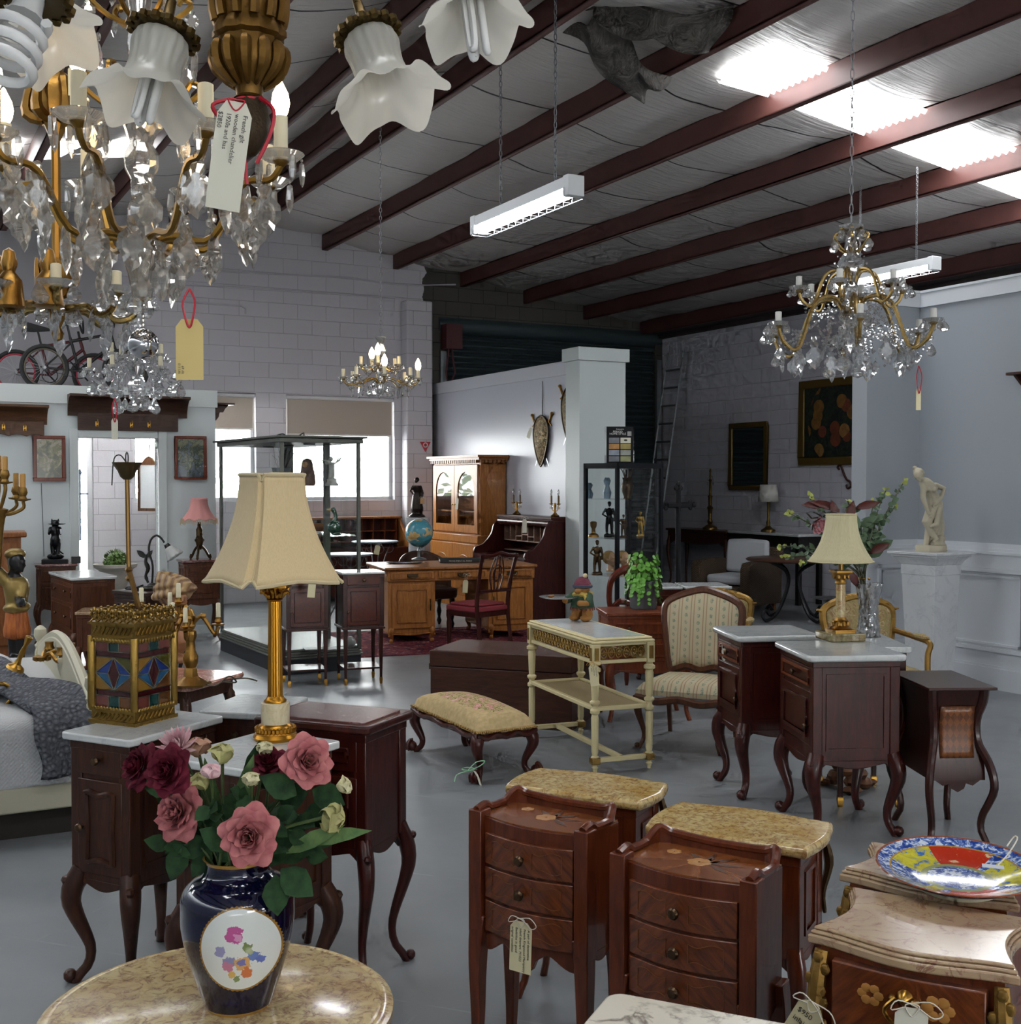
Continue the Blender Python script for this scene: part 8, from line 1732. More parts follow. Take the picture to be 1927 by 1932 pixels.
price_tag('pale handwritten tag on red ribbon tied to the giltwood finial', at(447, 188, 1.76), .05, .155, .15, ['French gilt', 'wooden chandelier', '1920s and has', '$2850'], CARDW, RED, .15, .003, curl=.02, size=.0095, side=True, rib=.0012)
price_tag('large blank yellow tag on red ribbon below the big lit chandelier', at(357, 545, 2.4), .055, .122, .02, None, P('yellow_tag', '#cfb97a', .8), RED, 0, .06, rib=.0022); TG = [o for o in COL.objects if o.get('label', '').startswith('large blank')][0]; TG['label'] = 'large yellow card tag on red ribbon below the big lit chandelier'; txt('W1110\nW 69', .007, INK, TG, (-.018, -.0015, -.17), (pi/2, -pi/2, 0), al='LEFT')
for (n_, f_, Yn, lab, tops) in (((1085, 360), (905, 435), 6.9, 'lit fluorescent batten with wire guard hanging from chains in mid-ceiling', ((952, 105), (1022, 65))), ((1766, 503), (1590, 548), 10.6, 'lit fluorescent batten behind the right-hand chandelier', ((1748, 360), (1640, 400)))):
 a = at(*n_, Yn); b = a+d1*1.25; c_ = (a+b)/2; T = thing('fluorescent_light', lab, 'light', c_, RZ, 'fluorescent battens')
 m = MB(); m.box(-.05, -.625, .02, .05, .625, .085); m.box(-.055, -.64, -.03, .055, -.58, .09); m.box(-.055, .58, -.03, .055, .64, .09); put('housing', m, P('white_enamel', '#d5d8da', .4), T, bev=.004)
 for x in (-.025, .025): m = MB(); m.tube([(x, -.585, -.008), (x, .585, -.008)], .014, 10); put('tube', m, EMIT('fluorescent_tube', '#f2f7ff', 85.), T)
 m = MB()
 for k in range(13): y = -.6+.1*k; m.tube([(-.06, y, .02), (-.055, y, -.04), (.055, y, -.04), (.06, y, .02)], .0022, 4)
 for x in (-.055, .055): m.tube([(x, -.62, -.04), (x, .62, -.04)], .0022, 4)
 put('wire_guard', m, P('guard_wire', '#9a9da0', .35, .8), T)
 for k, s_ in enumerate((-.4, .3)): q = c_+d1*s_; zt = ROOFZ(q)-c_.z-.15; put('chain', links((0, s_, .085), (0, s_, zt), 46, .003, .009), P('chain_steel', '#77797c'), T)
vp = gz(450, 1893, HR+.002); VX = vp.y/FL; T = thing('flower_vase', 'dark blue porcelain vase with white oval flower panel on the round marble table', 'vase', vp)
VH = .272; R0 = 107*VX
t = NT('cobalt_panel'); co = t.co(); x, y, z = t.sep(co)
xx = t.math('SUBTRACT', x, .022); zz2 = t.math('SUBTRACT', z, .134); e = t.math('POWER', t.math('ADD', t.math('POWER', t.math('DIVIDE', xx, .066), 2.), t.math('POWER', t.math('DIVIDE', zz2, .075), 2.)), .5)
fr_ = t.math('LESS_THAN', y, 0.); ins = t.math('MULTIPLY', t.math('LESS_THAN', e, 1.), fr_); rim = t.math('MULTIPLY', t.math('LESS_THAN', e, t.math('ADD', 1.05, t.math('MULTIPLY', t.math('SINE', t.math('MULTIPLY', t.math('ARCTAN2', zz2, xx), 60.)), .012))), fr_)
nz = t.noise(co, 110, 3, .6); pan = '#d3d7d3'
for (px, pz, rr, col) in ((-.016, -.02, .015, '#7d7fa8'), (-.03, .0, .011, '#8a88b0'), (.024, -.012, .012, '#5f78b0'), (.035, -.022, .009, '#5a6cb0'), (-.005, .03, .0185, '#b04d86'), (.0, .026, .009, '#c98aae'), (.006, -.024, .017, '#c99a62'), (.004, -.022, .009, '#6a6aa0'), (-.018, -.028, .012, '#b5708a'), (.012, -.042, .012, '#c06a3a'), (-.012, -.045, .008, '#c9a25a'), (.015, .006, .009, '#6d7d4a'), (.02, -.002, .006, '#7d8a55'), (-.005, -.052, .008, '#7a8a5a')):
 dd_ = t.math('POWER', t.math('ADD', t.math('POWER', t.math('SUBTRACT', xx, px), 2.), t.math('POWER', t.math('SUBTRACT', zz2, pz), 2.)), .5); mk = t.math('LESS_THAN', t.math('ADD', dd_, t.math('MULTIPLY', t.math('SUBTRACT', nz, .5), .022)), rr*.8); pan = t.mix(mk, pan, col)
c = t.mix(rim, '#0a0d2c', '#8a6428'); c = t.mix(ins, c, pan); zg = t.math('MAXIMUM', t.math('GREATER_THAN', z, VH-.006), t.math('LESS_THAN', z, .006)); c = t.mix(zg, c, '#a37c3a'); COB = t.fin(c, .06, 0, .6)
m = MB(); pr = [(0, .002), (.058, 0), (.063, .012), (.078, .055), (.092, .10), (.101, .145), (R0*.995, .18), (.1, .207), (.085, .227), (.067, .238), (.059, .247), (.0575, .257), (.059, .265), (.062, VH), (.058, VH), (.054, .26), (.053, .245), (.08, .222), (.095, .18), (.0, .1)]
prs = spl([(r, z, 0) for r, z in pr[1:14]], 60); m.lathe([(0, 0)]+[(p_.x, p_.y) for p_ in prs]+pr[14:], 64); put('vase_body', m, COB, T, ang=60)
VC = V((vp.x, vp.y, vp.z))
def petals(mb, c, ax, R, n, open_, ph=0., ruf=.3, curl=.5):
 ax = V(ax).normalized(); u, v_ = frame(ax)
 for k in range(n):
  f = k/(n-1); a = k*2.39996+ph; th = (.12+1.25*f**.9)*open_; L = R*(.55+.5*f); W = R*(.55+.75*f); rd = u*cos(a)+v_*sin(a); tg = ax.cross(rd)
  vs = []
  for j in range(5):
   w = j/4; ang_ = th*(1-.25*w)+curl*w*w*f; rr = R*(.07+.16*f)+L*w*sin(ang_); hh = -R*.25*f+L*w*cos(ang_)*(1-.2*f)+R*.05
   for i in range(5):
    s_ = (i-2)/2; wd = W*.5*(sin(pi*(.18+.62*w)))*s_; cup = rr-abs(s_)**2*W*.22*(1-.4*f); cz = R*ruf*.25*sin(i*2.3+k)*w*w; b_ = 1-.10*abs(s_)**3*(w == 1)
    vs.append(c+rd*cup*b_+tg*wd+ax*(hh*b_+cz+.10*R*w*(.5-abs(s_))))
  mb.add(vs, [(5*j+i, 5*j+i+1, 5*j+i+6, 5*j+i+5) for j in range(4) for i in range(4)])
def PET(name, a, b):
 t = NT(name); return t.fin(t.ramp(t.noise(t.co(), 45, 3), [(.3, a), (.7, b)]), .75, spec=.15)
PKR, DKR, TUL, BUD, DAH = PET('dusty_pink', '#a55c60', '#c07c7a'), PET('burgundy', '#4c1220', '#6e2232'), PET('tulip_green', '#9a9a62', '#b3ac7c'), PET('cream_bud', '#bdb68a', '#cfc9a6'), PET('pale_pink', '#c9969c', '#dcbfc0'); BLUSH = PET('blush_tulip', '#a98468', '#b58a78')
LEF = PET('rose_leaf', '#1e3222', '#33502f'); LEL = PET('pale_leaf', '#4e6b44', '#6d8653'); STM = P('flower_stem', '#47592f', .6)
def flower(name, label, ctg, px, py, dy, R, kind, mat, ax, group=None, leaves=()):
 c_ = at(px, py, VC.y+dy); T = thing(name, label, ctg, c_, 0, group); m = MB(); base = VC+V((random.uniform(-.03, .03), random.uniform(-.03, .03), .20))-c_; ax = V(ax).normalized(); O0 = V((0, 0, 0))
 if kind == 'rose': petals(m, O0, ax, R, 30, 1., random.random()*6)
 elif kind == 'dahlia': 
  for k in range(70): u, v_ = frame(ax); f = k/69; a = k*2.4; d_ = (u*cos(a)+v_*sin(a))*sin(.2+1.4*f)+ax*cos(.2+1.4*f); leaf(m, d_*R*.15, d_, ax, R*(.7+.35*f), R*.22, -.3)
 else: petals(m, -ax*R*.9, ax, R*(1.9 if kind == 'tulip' else 1.7), 8 if kind == 'tulip' else 9, .46 if kind == 'tulip' else .40, random.random()*6, .05, -1.15)
 T['group'] = {'rose': 'roses', 'tulip': 'tulips', 'rosebud': 'rosebuds'}.get(name, 'flowers')+' in the blue vase'; put('bloom', m, mat, T, ang=70); m = MB(); hb_ = -ax*R*(.35 if kind in ('rose', 'dahlia') else 1.); mid = hb_-ax*.07+(base-hb_)*.3; m.tube(spl([hb_, mid, V((base.x, base.y, base.z+.05)), base], 14), .0032, 6); put('stem', m, STM, T)
 if kind == 'bud' or kind == 'rose':
  m = MB(); u, v_ = frame(ax)
  for k in range(5): a = k*1.257; d_ = (u*cos(a)+v_*sin(a)); leaf(m, hb_, d_*.9+ax*(.9 if kind == 'bud' else -.15), ax, R*(1.1 if kind == 'bud' else .8), R*.45, .2)
  put('sepals', m, LEL, T)
 if leaves:
  m = MB()
  for (lx, ly, ln, lw, ddx, ddz) in leaves: leaf(m, at(lx, ly, VC.y+dy+.035)-c_, (ddx, -.35, ddz), (0, -1, .5), ln, lw, .12)
  put('leaves', m, LEF if ctg != 'tulip' else LEL, T)
 return T
flower('rose', 'large open dusty pink rose low at the front of the vase', 'rose', 471, 1578, -.10, .048, 'rose', PKR, (.05, -1, .25), leaves=((440, 1600, .07, .045, -.6, .5), (520, 1650, .07, .05, .1, -1), (530, 1640, .075, .055, .8, -.5)))
flower('rose', 'dusty pink rose leaning out at the left of the vase below the burgundy ones', 'rose', 338, 1535, -.03, .046, 'rose', PKR, (-.45, -.8, .35), leaves=((350, 1590, .07, .045, -.3, -.8), (400, 1600, .06, .04, -.5, -.7)))
flower('rose', 'dusty pink rose high at the right of the vase', 'rose', 580, 1437, -.02, .044, 'rose', PKR, (.4, -.85, .35), leaves=((560, 1500, .08, .05, -.5, .4), (590, 1490, .07, .05, .7, -.2), (570, 1540, .08, .05, .8, .2)))
flower('rose', 'dark burgundy rose farthest left in the vase', 'rose', 262, 1447, .0, .04, 'rose', DKR, (-.7, -.6, .35))
flower('rose', 'dark burgundy rose between the leftmost burgundy rose and the pink dahlia', 'rose', 318, 1455, -.05, .042, 'rose', DKR, (-.3, -.9, .4))
flower('rose', 'small burgundy rose half hidden behind the dark leaf', 'rose', 508, 1440, .04, .033, 'rose', DKR, (0, -.6, .8), leaves=((505, 1490, .1, .075, -.1, 1.), (490, 1530, .08, .06, -.6, .3), (530, 1520, .08, .055, .5, .4)))
flower('dahlia', 'pale pink spiky dahlia at the upper left of the vase', 'dahlia', 338, 1412, .04, .038, 'dahlia', DAH, (-.2, -.7, .7))
flower('tulip', 'upright greenish tulip with blush tip in the middle of the bouquet', 'tulip', 419, 1410, .02, .022, 'tulip', TUL, (.0, -.1, 1), leaves=((410, 1560, .14, .035, -.1, 1), (450, 1550, .14, .035, .25, 1)))
flower('tulip', 'blush pink tulip behind the pink dahlia', 'tulip', 372, 1398, .05, .022, 'tulip', BLUSH, (-.1, -.1, 1))
flower('tulip', 'drooping green tulip bud among the leaves left of centre', 'tulip', 375, 1465, .0, .02, 'tulip', TUL, (-.25, -.3, .9))
flower('tulip', 'big pale green tulip lying out at the far right of the vase', 'tulip', 640, 1545, -.06, .026, 'tulip', TUL, (.95, -.3, -.05), leaves=((560, 1590, .15, .03, .8, .25), (540, 1610, .13, .03, .8, .5)))
for px, py, dy, ax, lab, mat in ((658, 1478, 0, (.8, -.2, .5), 'cream rosebud on the long stem at the far right', BUD), (473, 1462, -.02, (.05, -.3, 1), 'cream rosebud in the middle of the bouquet', BUD), (500, 1403, .04, (.1, -.2, 1), 'cream rosebud at the top of the bouquet', BUD), (398, 1447, -.03, (.1, -.4, 1), 'pale pink rosebud beside the green tulips', DAH)): flower('rosebud', lab, 'rosebud', px, py, dy, .017, 'bud', mat, ax)
random.seed(12)
T = thing('leaf_sprays', 'dark green leaf sprays filling the blue vase', 'foliage', VC+V((0, 0, .2))); m = MB(); ms = MB()
for k in range(24):
 a = random.uniform(0, 6.28); e = V((.17*cos(a)*random.uniform(.4, 1), .08*sin(a)+.03, random.uniform(.06, .2))); p_ = spl([(.02*cos(a), .02*sin(a), 0), e*.5+V((0, 0, .04)), e], 8); ms.tube(p_, .0022, 4)
 for j in (4, 6, 8):
  for s_ in (-1, 1): leaf(m, p_[j], V((cos(a)*s_+random.uniform(-.5, .5), -.5, random.uniform(-.4, .8))), (random.uniform(-.5, .5), -1, .6), random.uniform(.035, .055), random.uniform(.022, .034))
put('leaves', m, LEF, T); put('stems', ms, STM, T)
p = gz(520, 1394, HA); q = p.y/FL; T = thing('column_lamp', 'tall gilt Corinthian column lamp with large cream silk shade on the front-left cabinet', 'lamp', p, 0); LG = P('lamp_gilt', '#b07c2c', .3, 1., bump=.05, bs=80)
m = MB(); m.lathe([(.068, 0), (.072, .01), (.066, .02), (.06, .022)], 40); 
for k in range(30): a = 2*pi*k/30; m.ell((.06*cos(a), .06*sin(a), .034), (.0085, .0085, .011), 6)
m.lathe([(.06, .022), (.054, .045), (.048, .05), (.046, .052)], 40); put('gilt_ring', m, LG, T)
m = MB(); m.lathe([(.045, .05), (.0455, .052), (.0455, .118), (.043, .12)], 32); put('alabaster_drum', m, MARBLE('alabaster', '#c9bb98', '#d2c6a8', '#b3a078', 12, .08, .3), T)
zc = (1394-1132)*q
m = MB(); m.lathe([(.034, .118), (.036, .126), (.028, .134), (.026, .14)], 30); m.lathe([(.0245, .138), (.024, .2), (.0205, zc)], 64, wob=lambda a, r, z: 1-.09*abs(sin(a*10))); m.lathe([(.022, zc), (.027, zc+.006), (.022, zc+.012)], 24); put('fluted_column', m, LG, T, ang=60)
m = MB(); zt_ = (1394-1102)*q; hh = zt_-zc; m.lathe([(.022, zc+.01), (.024, zc+hh*.4), (.04, zc+hh*.9)], 20)
for k in range(12): a = 2*pi*k/12; r_ = k % 2; m.tube(spl([(.024*cos(a), .024*sin(a), zc+.012), (.03*cos(a), .03*sin(a), zc+hh*(.45+.2*r_)), (.044*cos(a), .044*sin(a), zc+hh*(.55+.25*r_)), (.042*cos(a), .042*sin(a), zc+hh*(.45+.25*r_))], 8), .006, 5)
for k in range(4): a = pi/4+k*pi/2; m.ell((.042*cos(a), .042*sin(a), zc+hh*.88), (.012, .012, .01), 8)
m.prism(rrect(.092, .092, .004), zt_-.006, zt_+.004); m.lathe([(.02, zt_), (.016, zt_+.02), (.022, zt_+.03), (.012, zt_+.045), (.012, zt_+.1)], 14); put('capital', m, LG, T)
SILK = NT('slub_silk'); co = SILK.co((260, 260, 30), rot=(.5, .6, 0)); n = SILK.noise(co, 1.2, 3); SILK.bump(n, .1, .001); SLK = SILK.fin(SILK.ramp(n, [(.3, '#c3ad86'), (.7, '#cbb78f')]), .85, spec=.15); SILK.b.inputs['Sheen Weight'].default_value = .2
zb = (1394-1092)*q; zt2 = (1394-893)*q; Rb, Rt = 133*q*1.02, 62*q*1.02; sx_ = -4*q
def ring(v, th=0.):
 k = (1-v)**1.9; R_ = Rt+(Rb-Rt)*k; o = []
 for c4 in range(4):
  b = -pi/2-.12+c4*pi/2
  for da_, f in ((-.10, .97), (-.045, .90), (0, .86), (.045, .90), (.10, .97), (.28, .885), (.5, .80), (.785, .755), (1.07, .80), (1.29, .885)):
   a = b+da_; rr = R_*f; dip = (.016 if f < .92 else 0)*(1 if v > .5 else -1)*max(0, abs(v-.5)*2-.8)*5*.2*5; o.append((sx_+rr*cos(a), rr*sin(a), zb+(zt2-zb)*v-dip*(1 if abs(da_) < .11 else 0)-.006*(1-v)*cos(4*(a-b))))
 return o
m = MB(); m.loft([ring(v/16) for v in range(17)], cap=False); put('lamp_shade', m, SLK, T, solid=.003, ang=50)
m = MB(); m.tube(ring(0), .0065, 6, closed=True); m.tube(ring(1), .007, 6, closed=True)
for c4 in range(4): m.tube([ring(v/16)[c4*10+2] for v in range(17)], .005, 5)
put('shade_piping', m, P('shade_cream', '#c4b590', .8), T)
f = fit3(HA, (169, 1362), (257, 1379), (334, 1352), .5); w = (f[3]+f[4])/2*.95; T = thing('stained_glass_lantern', 'square brass lantern with stained glass diamonds and a long hanging rod on the marble cabinet', 'lantern', (f[0], f[1], HA), f[2]); LB = P('lantern_brass', '#94763a', .32, .95, bump=.25, bs=110); hw = w/2
m = MB(); zg0, zg1 = .053, .29
for z0, z1, o in ((0, .012, .008), (.012, .042, .0), (.042, .05, .006), (zg1, zg1+.01, .006), (zg1+.01, zg1+.05, .0), (zg1+.05, zg1+.058, .008)):
 m.loft([sq(hw+o, z0), sq(hw+o, z1)], cap=True)
 if z1 == .05: put('base_band', m, LB, T); m = MB()
put('top_band', m, LB, T); m = MB()
m2 = MB(); mt_ = MB()
for s4 in range(4):
 M_ = MX.Rotation(s4*pi/2, 4, 'Z')
 for k in range(14): x = -hw+w*(k+.5)/14; mt_.ell((x, -hw-.006, zg1-.004), (.0078, .003, .0085), 7, M=M_); m.ell((x, -hw-.007, .0), (.0065, .003, .005), 6, M=M_); m.ell((x, -hw-.004, .053), (.0075, .003, .007), 6, M=M_)
 for k in range(9): x = -hw+.02+(w-.04)*k/8; mt_.tube([(x-.008, -hw-.002, zg1+.018), (x+.008, -hw-.002, zg1+.042)], .003, 5, M=M_); m.tube([(x-.008, -hw-.002, .018), (x+.008, -hw-.002, .036)], .003, 5, M=M_)
 for k in range(6):
  x = -hw+w*(k+.5)/6; zc_ = zg1+.082; m2.tube([(x+.013*cos(a), -hw, zc_+.013*sin(a)) for a in [2*pi*i/10 for i in range(10)]], .004, 5, closed=True, M=M_); m2.ell((x, -hw, zc_), .006, 7, M=M_)
  for j in range(5): a = pi*j/4; m2.ell((x+.019*cos(a), -hw, zc_+.019*sin(a)), .006, 6, M=M_)
  m2.tube([(x-.017, -hw, zg1+.058), (x, -hw, zg1+.07), (x+.017, -hw, zg1+.058)], .004, 5, M=M_)
put('beaded_edging', m, LB, T); put('scalloped_edging', mt_, LB, T)
put('pierced_gallery', m2, LB, T)
for sx in (-1, 1):
 for sy in (-1, 1): m = MB(); m.lathe([(.011, .05), (.0125, .06), (.0125, .295), (.011, .30)], 20, c=(sx*hw*.99, sy*hw*.99, 0), wob=lambda a, r, z: 1+.22*sin(a*3+z*150)); put('twisted_post', m, LB, T, ang=60)
GLc = [P('glass_'+k, v, .12, 0, .5, bump=.3, bs=25, Transmission_Weight=.35) for k, v in (('rose', '#8a4a40'), ('teal', '#14504c'), ('ruby', '#521216'), ('amber', '#a87a1c'), ('cobalt', '#1f429a'), ('azure', '#24689a'), ('olive', '#66621f'), ('umber', '#7a4a1c'))]
LEAD = P('lead_came', '#8a8878', .4, .8); GW_ = w-.03; GH = zg1-zg0
PC_ = [([(0, .82), (.36, .82), (.36, 1), (0, 1)], 0), ([(.36, .82), (.64, .82), (.64, 1), (.36, 1)], 1), ([(.64, .82), (1, .82), (1, 1), (.64, 1)], 0), ([(0, .74), (1, .74), (1, .82), (0, .82)], 2), ([(0, .18), (1, .18), (1, .26), (0, .26)], 2), ([(0, 0), (.36, 0), (.36, .18), (0, .18)], 0), ([(.36, 0), (.64, 0), (.64, .18), (.36, .18)], 1), ([(.64, 0), (1, 0), (1, .18), (.64, .18)], 7),
 ([(0, .5), (.5, .74), (0, .74)], 3), ([(1, .5), (1, .74), (.5, .74)], 6), ([(0, .26), (.5, .26), (0, .5)], 3), ([(.5, .26), (1, .26), (1, .5)], 7),
 ([(.0, .5), (.34, .5), (.5, .74)], 4), ([(1, .5), (.5, .74), (.66, .5)], 4), ([(0, .5), (.5, .26), (.34, .5)], 5), ([(1, .5), (.66, .5), (.5, .26)], 5), ([(.5, .26), (.66, .5), (.5, .74), (.34, .5)], 2)]
for s4 in range(4):
 M_ = MX.Rotation(s4*pi/2, 4, 'Z'); g = MB(); l = MB(); F3 = lambda a, y: (-GW_/2+GW_*a[0], y, zg0+GH*a[1])
 for pl_, ci in PC_:
  n = len(pl_); g.add([F3(a, -hw+.006) for a in pl_]+[F3(a, -hw+.010) for a in pl_], [tuple(range(n)), tuple(range(2*n-1, n-1, -1))], ci, M_)
  for i in range(n): l.tube([F3(pl_[i], -hw+.005), F3(pl_[(i+1) % n], -hw+.005)], .0021, 4, M=M_)
 gp = put('glass_panel', g, GLc, T, ang=0); put('lead_lines', l, LEAD, gp)
top = at(240, 905, f[1]+.0)-V((f[0], f[1], HA)); R_i = MX.Rotation(-f[2], 3, 'Z'); top = R_i @ top; RODB = P('rod_brass', '#7d5f35', .35, .9)
m = MB(); rb = R_i @ (at(262, 1170, f[1])-V((f[0], f[1], HA))); md = R_i @ (at(243, 1075, f[1])-V((f[0], f[1], HA)))
m.tube(spl([V((0, 0, zg1+.03)), rb+V((0, 0, .02)), rb*.5+md*.5+V((.008, 0, 0)), md], 16), .0095, 8); m.ell(md, .014, 8); m.ell(md+V((0, 0, -.03)), .012, 8); m.tube([md, top], .008, 8); put('rod', m, RODB, T)
m = MB(); m.tube([(-hw, 0, zg1+.03), (hw, 0, zg1+.03)], .006, 5); m.tube([(0, -hw, zg1+.03), (0, hw, zg1+.03)], .006, 5); put('cross_bar', m, LB, T)
m = MB(); m.lathe([(.012, 0), (.022, .01), (.03, .03), (.046, .055), (.048, .06), (.042, .056), (.0, .05)], 44, c=top, wob=lambda a, r, z: 1+.07*abs(sin(a*8))*(r > .02)); put('ceiling_canopy', m, P('canopy_bronze', '#5a4a30', .45, .8), T)
m = MB(); m.tube([top+V((.006*cos(a), 0, .075+.02*sin(a))) for a in [2*pi*k/12 for k in range(12)]], .0022, 5, closed=True); m.tube(spl([top+V((0, 0, .055)), top+V((-.03, 0, .085)), top+V((-.06, 0, .07)), top+V((-.07, 0, -.02))], 14), .0022, 5); put('hook_and_wire', m, P('black_cable', '#1c1c1e'), T)
price_tag('handwritten cream tag tied to the drawer knob of the lantern cabinet', at(193, 1437, 4.0), .05, .135, radians(-25), ['Pair of French', 'walnut bedsides', 'with marble tops', '$1650'], CARD, None, .05, .012, curl=.012, size=.012, side=True)
price_tag('long handwritten tag tied to the lowest knob of the marquetry chest', at(984, 1733, 3.08), .066, .135, radians(-32), ['A pair of decorative', 'French Kingwood Marquetry', 'inlaid drawers  M1023', 'Bedsides in good', 'original condition', '$1495'], CARD, None, .03, .008, size=.0098, side=True)
price_tag('curled cream tag on the pot cupboard beside the striped chair', at(1367, 1217, 6.5), .04, .135, radians(-60), None, CARDW, None, .1, .02, curl=.05)
price_tag('cream tag hanging on the dark cabinet just right of the column lamp', at(590, 1094, 9.35), .06, .12, radians(19), None, CARD, None, .1, .02)
price_tag('cream tag hanging from the middle drawer of the oak desk', at(880, 1083, 12.0), .055, .13, radians(19), None, CARD, None, .08, .06)
price_tag('handwritten cream tag tied to the near leg of the cream side table', at(1118, 1250, 6.6), .05, .12, radians(5), ['Painted table', 'marble top', '$950'], CARD, P('tan_string', '#b58a3e', .7), -.12, .012, size=.01, side=True)
price_tag('white tag on the brass drop handle of the pink marble commode', at(1722, 1893, 2.03), .055, .1, radians(-14), None, CARDW, None, .05, .008)
price_tag('cream tag lettered $950 propped at the edge of the violet-veined top', at(1538, 1893, 2.05), .05, .09, radians(-35), ['$950', 'inlaid'], CARD, None, .5, .004, size=.014)
price_tag('white tag hanging over the open roll-top desk', at(990, 976, 13.75), .055, .16, radians(-20), None, CARDW, None, 0, .02)
price_tag('cream tag hung between the bookcase doors', at(864, 930, 15.1), .05, .15, radians(-50), None, CARDW, None, .1, .06)
price_tag('cream tag hanging from the left sword hilt beside the shield', at(1004, 803, 14.75), .06, .14, radians(-50), None, CARDW, None, .5, .03)
price_tag('cream tag on red string tied to the white bedpost', at(91, 1200, 7.4), .1, .15, radians(20), None, CARD, RED, .2, .02, rib=.004)
p = at(787, 976, 14.2); T = thing('column_pedestal', 'white column pedestal behind the globe under the bronze maiden', 'pedestal', (p.x, p.y, 0)); zp_ = p.z; m = MB(); m.lathe([(.16, 0), (.16, .06), (.11, .1), (.1, zp_-.16), (.13, zp_-.1), (.15, zp_-.05), (.15, zp_)], 24); put('column', m, PM, T)
T = thing('bronze_maiden', 'dark bronze figure of a maiden in long skirt standing above the globe', 'statuette', p); u = 14.2/FL; m = MB(); X = PX(787, 976, u)
m.lathe([(.1, 0), (.1, .02), (.07, .04)], 14); m.lathe([(r*u, (976-y)*u) for r, y in ((10, 970), (12, 960), (10, 945), (8, 935), (6, 930), (8, 920), (8, 916))], 14); head(m, X(786, 907), 4.6*u, (-.5, -1, -.1)); limb(m, [X(779, 918), X(775, 926, -.03), X(781, 932, -.06)], [.016, .014, .011]); limb(m, [X(794, 918), X(798, 930), X(797, 940)], [.016, .014, .011]); m.ell(X(787, 905, .02), (5*u, 5*u, 5*u), 8); fig('body', m, P('maiden_bronze', '#2c2420', .35, .7), T, .009, 2)
price_tag('small tan tag hanging from the arm of the bronze maiden', at(797, 938, 14.05), .05, .07, .1, None, P('tan_card', '#b58f62', .8), None, 0, .01)
x, z = bt(803, 842, .235); T = thing('wall_sign', 'small red triangle hose sign with white circle on the white pilaster', 'sign', loc(x, .228, z), RZ); s = .085; m = MB(); m.prism([(-s, s*.75), (s, s*.75), (0, -s)], -.003, 0, 'y'); put('triangle', m, P('sign_red', '#b0303c', .5), T); m = MB(); m.tube([(s*.36*cos(a), -.005, s*.22+s*.36*sin(a)) for a in [2*pi*k/20 for k in range(20)]], .009, 4, closed=True); put('circle', m, P('sign_white', '#d5d2d2', .5), T)
cw = bt(648, 960)[0]; T = thing('secretary_desk', 'honey brown roll-front desk under the window behind the showcase', 'desk', loc(cw, .36), RZ); w, d, H = 1.5, .62, 1.16
for sx in (-1, 1): m = MB(); m.prism([(-d/2, 0), (d/2, 0), (d/2, H-.02), (d/2-.2, H-.02), (d/2-.3, H-.12), (-d/2+.1, .84), (-d/2, .76)], sx*w/2-.02, sx*w/2+.02, 'x'); put('side_panel', m, OAKD, T, bev=.004)
m = MB(); m.box(-w/2-.03, d/2-.24, H-.03, w/2+.03, d/2, H); put('top', m, OAKD, T, bev=.004)
m = MB(); m.box(-w/2, -d/2+.02, .1, w/2, d/2-.02, .74); m.box(-w/2, d/2-.04, .74, w/2, d/2-.02, H-.03); put('carcass', m, MAHOG, T)
m = MB()
for k in range(9): xk = -w/2+.05+(w-.1)*k/8; m.box(xk-.006, d/2-.22, .8, xk+.006, d/2-.04, H-.04)
for zk in (.8, .95): m.box(-w/2+.03, d/2-.22, zk, w/2-.03, d/2-.04, zk+.012)
put('pigeonholes', m, CHERRY, T)
def wiretable(px, py, Y, h, r, label):
 p_ = at(px, py, Y); T = thing('garden_table', label, 'table', (p_.x, p_.y, 0), 0, 'round wire garden tables'); m = MB(); m.lathe([(0, h-.02), (r, h-.02), (r+.01, h-.01), (r, h), (0, h)], 30); put('table_top', m, P('pale_blue_top', '#8d99a2', .35), T); m = MB()
 for k in range(4): a = k*pi/2+.4; m.tube(spl([(r*.7*cos(a), r*.7*sin(a), h-.02), (r*.3*cos(a), r*.3*sin(a), h*.5), (r*.8*cos(a), r*.8*sin(a), .02)], 12), .01, 5); m.tube([(r*.62*cos(a)+.06*cos(b), r*.62*sin(a), h-.1+.06*sin(b)) for b in [2*pi*i/10 for i in range(10)]], .005, 4, closed=True)
 put('wire_legs', m, P('wire_iron', '#6d6f70', .4, .8), T)
wiretable(708, 1020, 15.6, .88, .30, 'round pale garden table with wire legs beside the oak desk'); wiretable(655, 1043, 13.9, .82, .30, 'round pale garden table with wire legs behind the tall dark cabinets')
price_tag('cream tag hanging from the round pale garden table', at(714, 1026, 15.2), .07, .12, .3, None, CARD, None, .2, .02)
LIN = NT('torn_lining'); n = LIN.noise(LIN.co(), 5, 5, .65, 1.); LIN.bump(n, 1., .05); LINM = LIN.fin(LIN.ramp(n, [(.35, '#24221f'), (.6, '#55504a')]), .7)
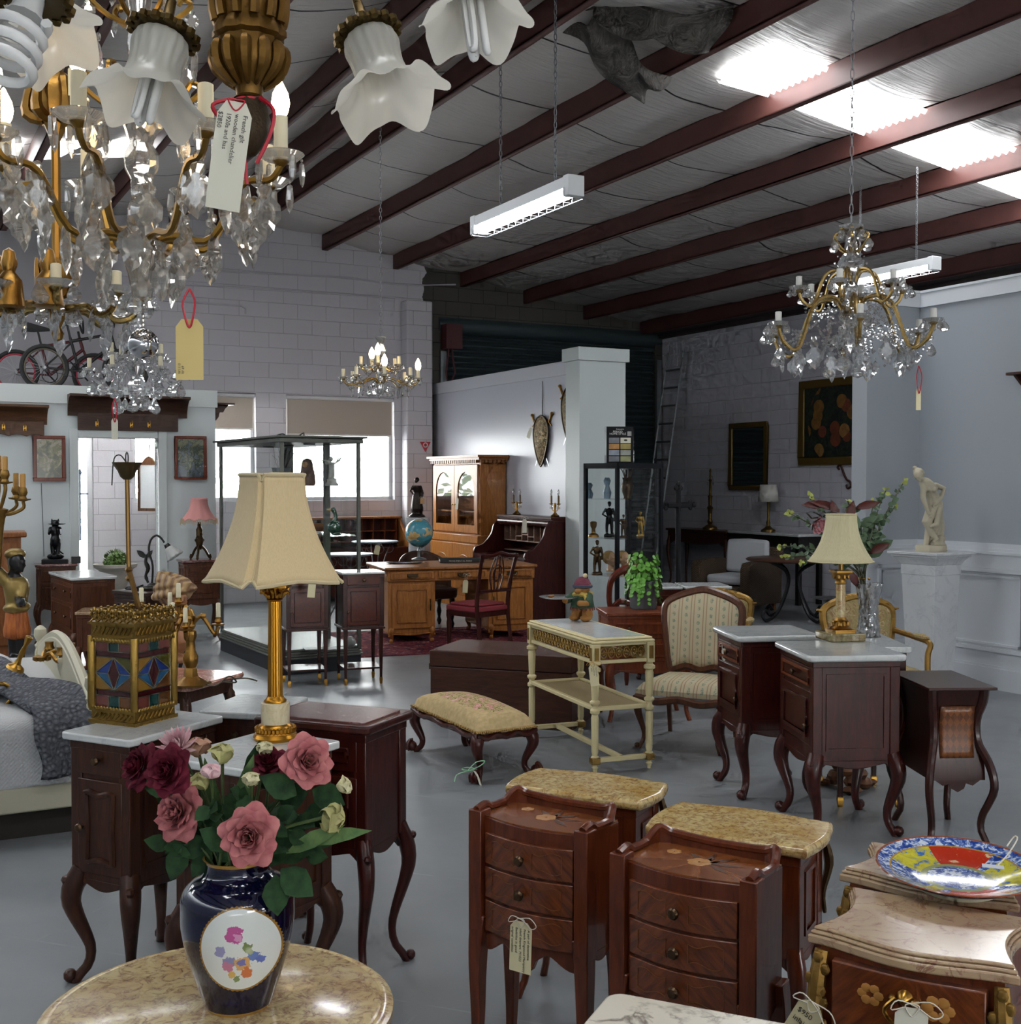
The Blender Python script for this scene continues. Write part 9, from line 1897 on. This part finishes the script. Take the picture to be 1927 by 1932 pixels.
def sheet(label, quad):
 q4 = []
 for px, py, drop in quad: r_ = roof_pt(px, py); q4.append(EYEP+(r_-EYEP)*(1-drop))
 m = MB(); m.grid(lambda u, v: (q4[0]*(1-u)*(1-v)+q4[1]*u*(1-v)+q4[2]*u*v+q4[3]*(1-u)*v)+V((.03*sin(9*v+5*u), .03*sin(8*u), .05*sin(7*u+6*v)-.10*sin(pi*u)*sin(pi*v))), 14, 14); o = put('torn_lining', m, LINM, ang=60, solid=.012); tag(o, label, 'roof lining', 'torn roof lining')
sheet('dark torn flap of roof lining hanging to a point below the purlin', [(1062, 62, .03), (1135, 25, .03), (1262, 148, .05), (1213, 192, .10)])
sheet('crumpled torn roof lining sagging between the purlins', [(1105, 20, .02), (1395, 15, .02), (1330, 100, .06), (1150, 45, .05)])
WORLD = 20.0; EXPO = 0.0
from collections import Counter
_cn = Counter(o.name.split('.')[0] for o in COL.objects if o.parent is None and o.get('category'))
for o in COL.objects:
 b_ = o.name.split('.')[0]
 if o.parent is None and o.get('category') and _cn[b_] > 1 and not o.get('group'): o['group'] = {'bedside_cabinet': 'marble-topped bedside cabinets', 'price_tag': 'paper price tags', 'statuette': 'statuettes in the tower cabinet'}.get(b_, b_.replace('_', ' ')+'s')
cam = bpy.data.cameras.new('camera'); co_ = bpy.data.objects.new('camera', cam); COL.objects.link(co_)
cam.sensor_fit = 'HORIZONTAL'; cam.sensor_width = 36; cam.lens = FL*36/1927; cam.clip_start = .05; cam.clip_end = 200
co_.location = EYEP; co_.rotation_euler = (pi/2-TH, 0, 0); SC.camera = co_
w = bpy.data.worlds.new('sky'); SC.world = w; w.use_nodes = True
bg = w.node_tree.nodes['Background']; bg.inputs[0].default_value = rgb('#f3f4f4'); bg.inputs[1].default_value = WORLD
SC.view_settings.view_transform = 'Standard'; SC.view_settings.look = 'None'; SC.view_settings.gamma = 1; SC.view_settings.use_curve_mapping = False
SC.view_settings.exposure = EXPO
cy = SC.cycles
cy.max_bounces = 6; cy.diffuse_bounces = 3; cy.glossy_bounces = 3; cy.transmission_bounces = 6; cy.transparent_max_bounces = 12
cy.caustics_reflective = False; cy.caustics_refractive = False; cy.sample_clamp_indirect = 4.; cy.blur_glossy = .5
cy.use_denoising = True; cy.use_light_tree = False; cy.use_adaptive_sampling = True; cy.adaptive_threshold = .08; cy.adaptive_min_samples = 12
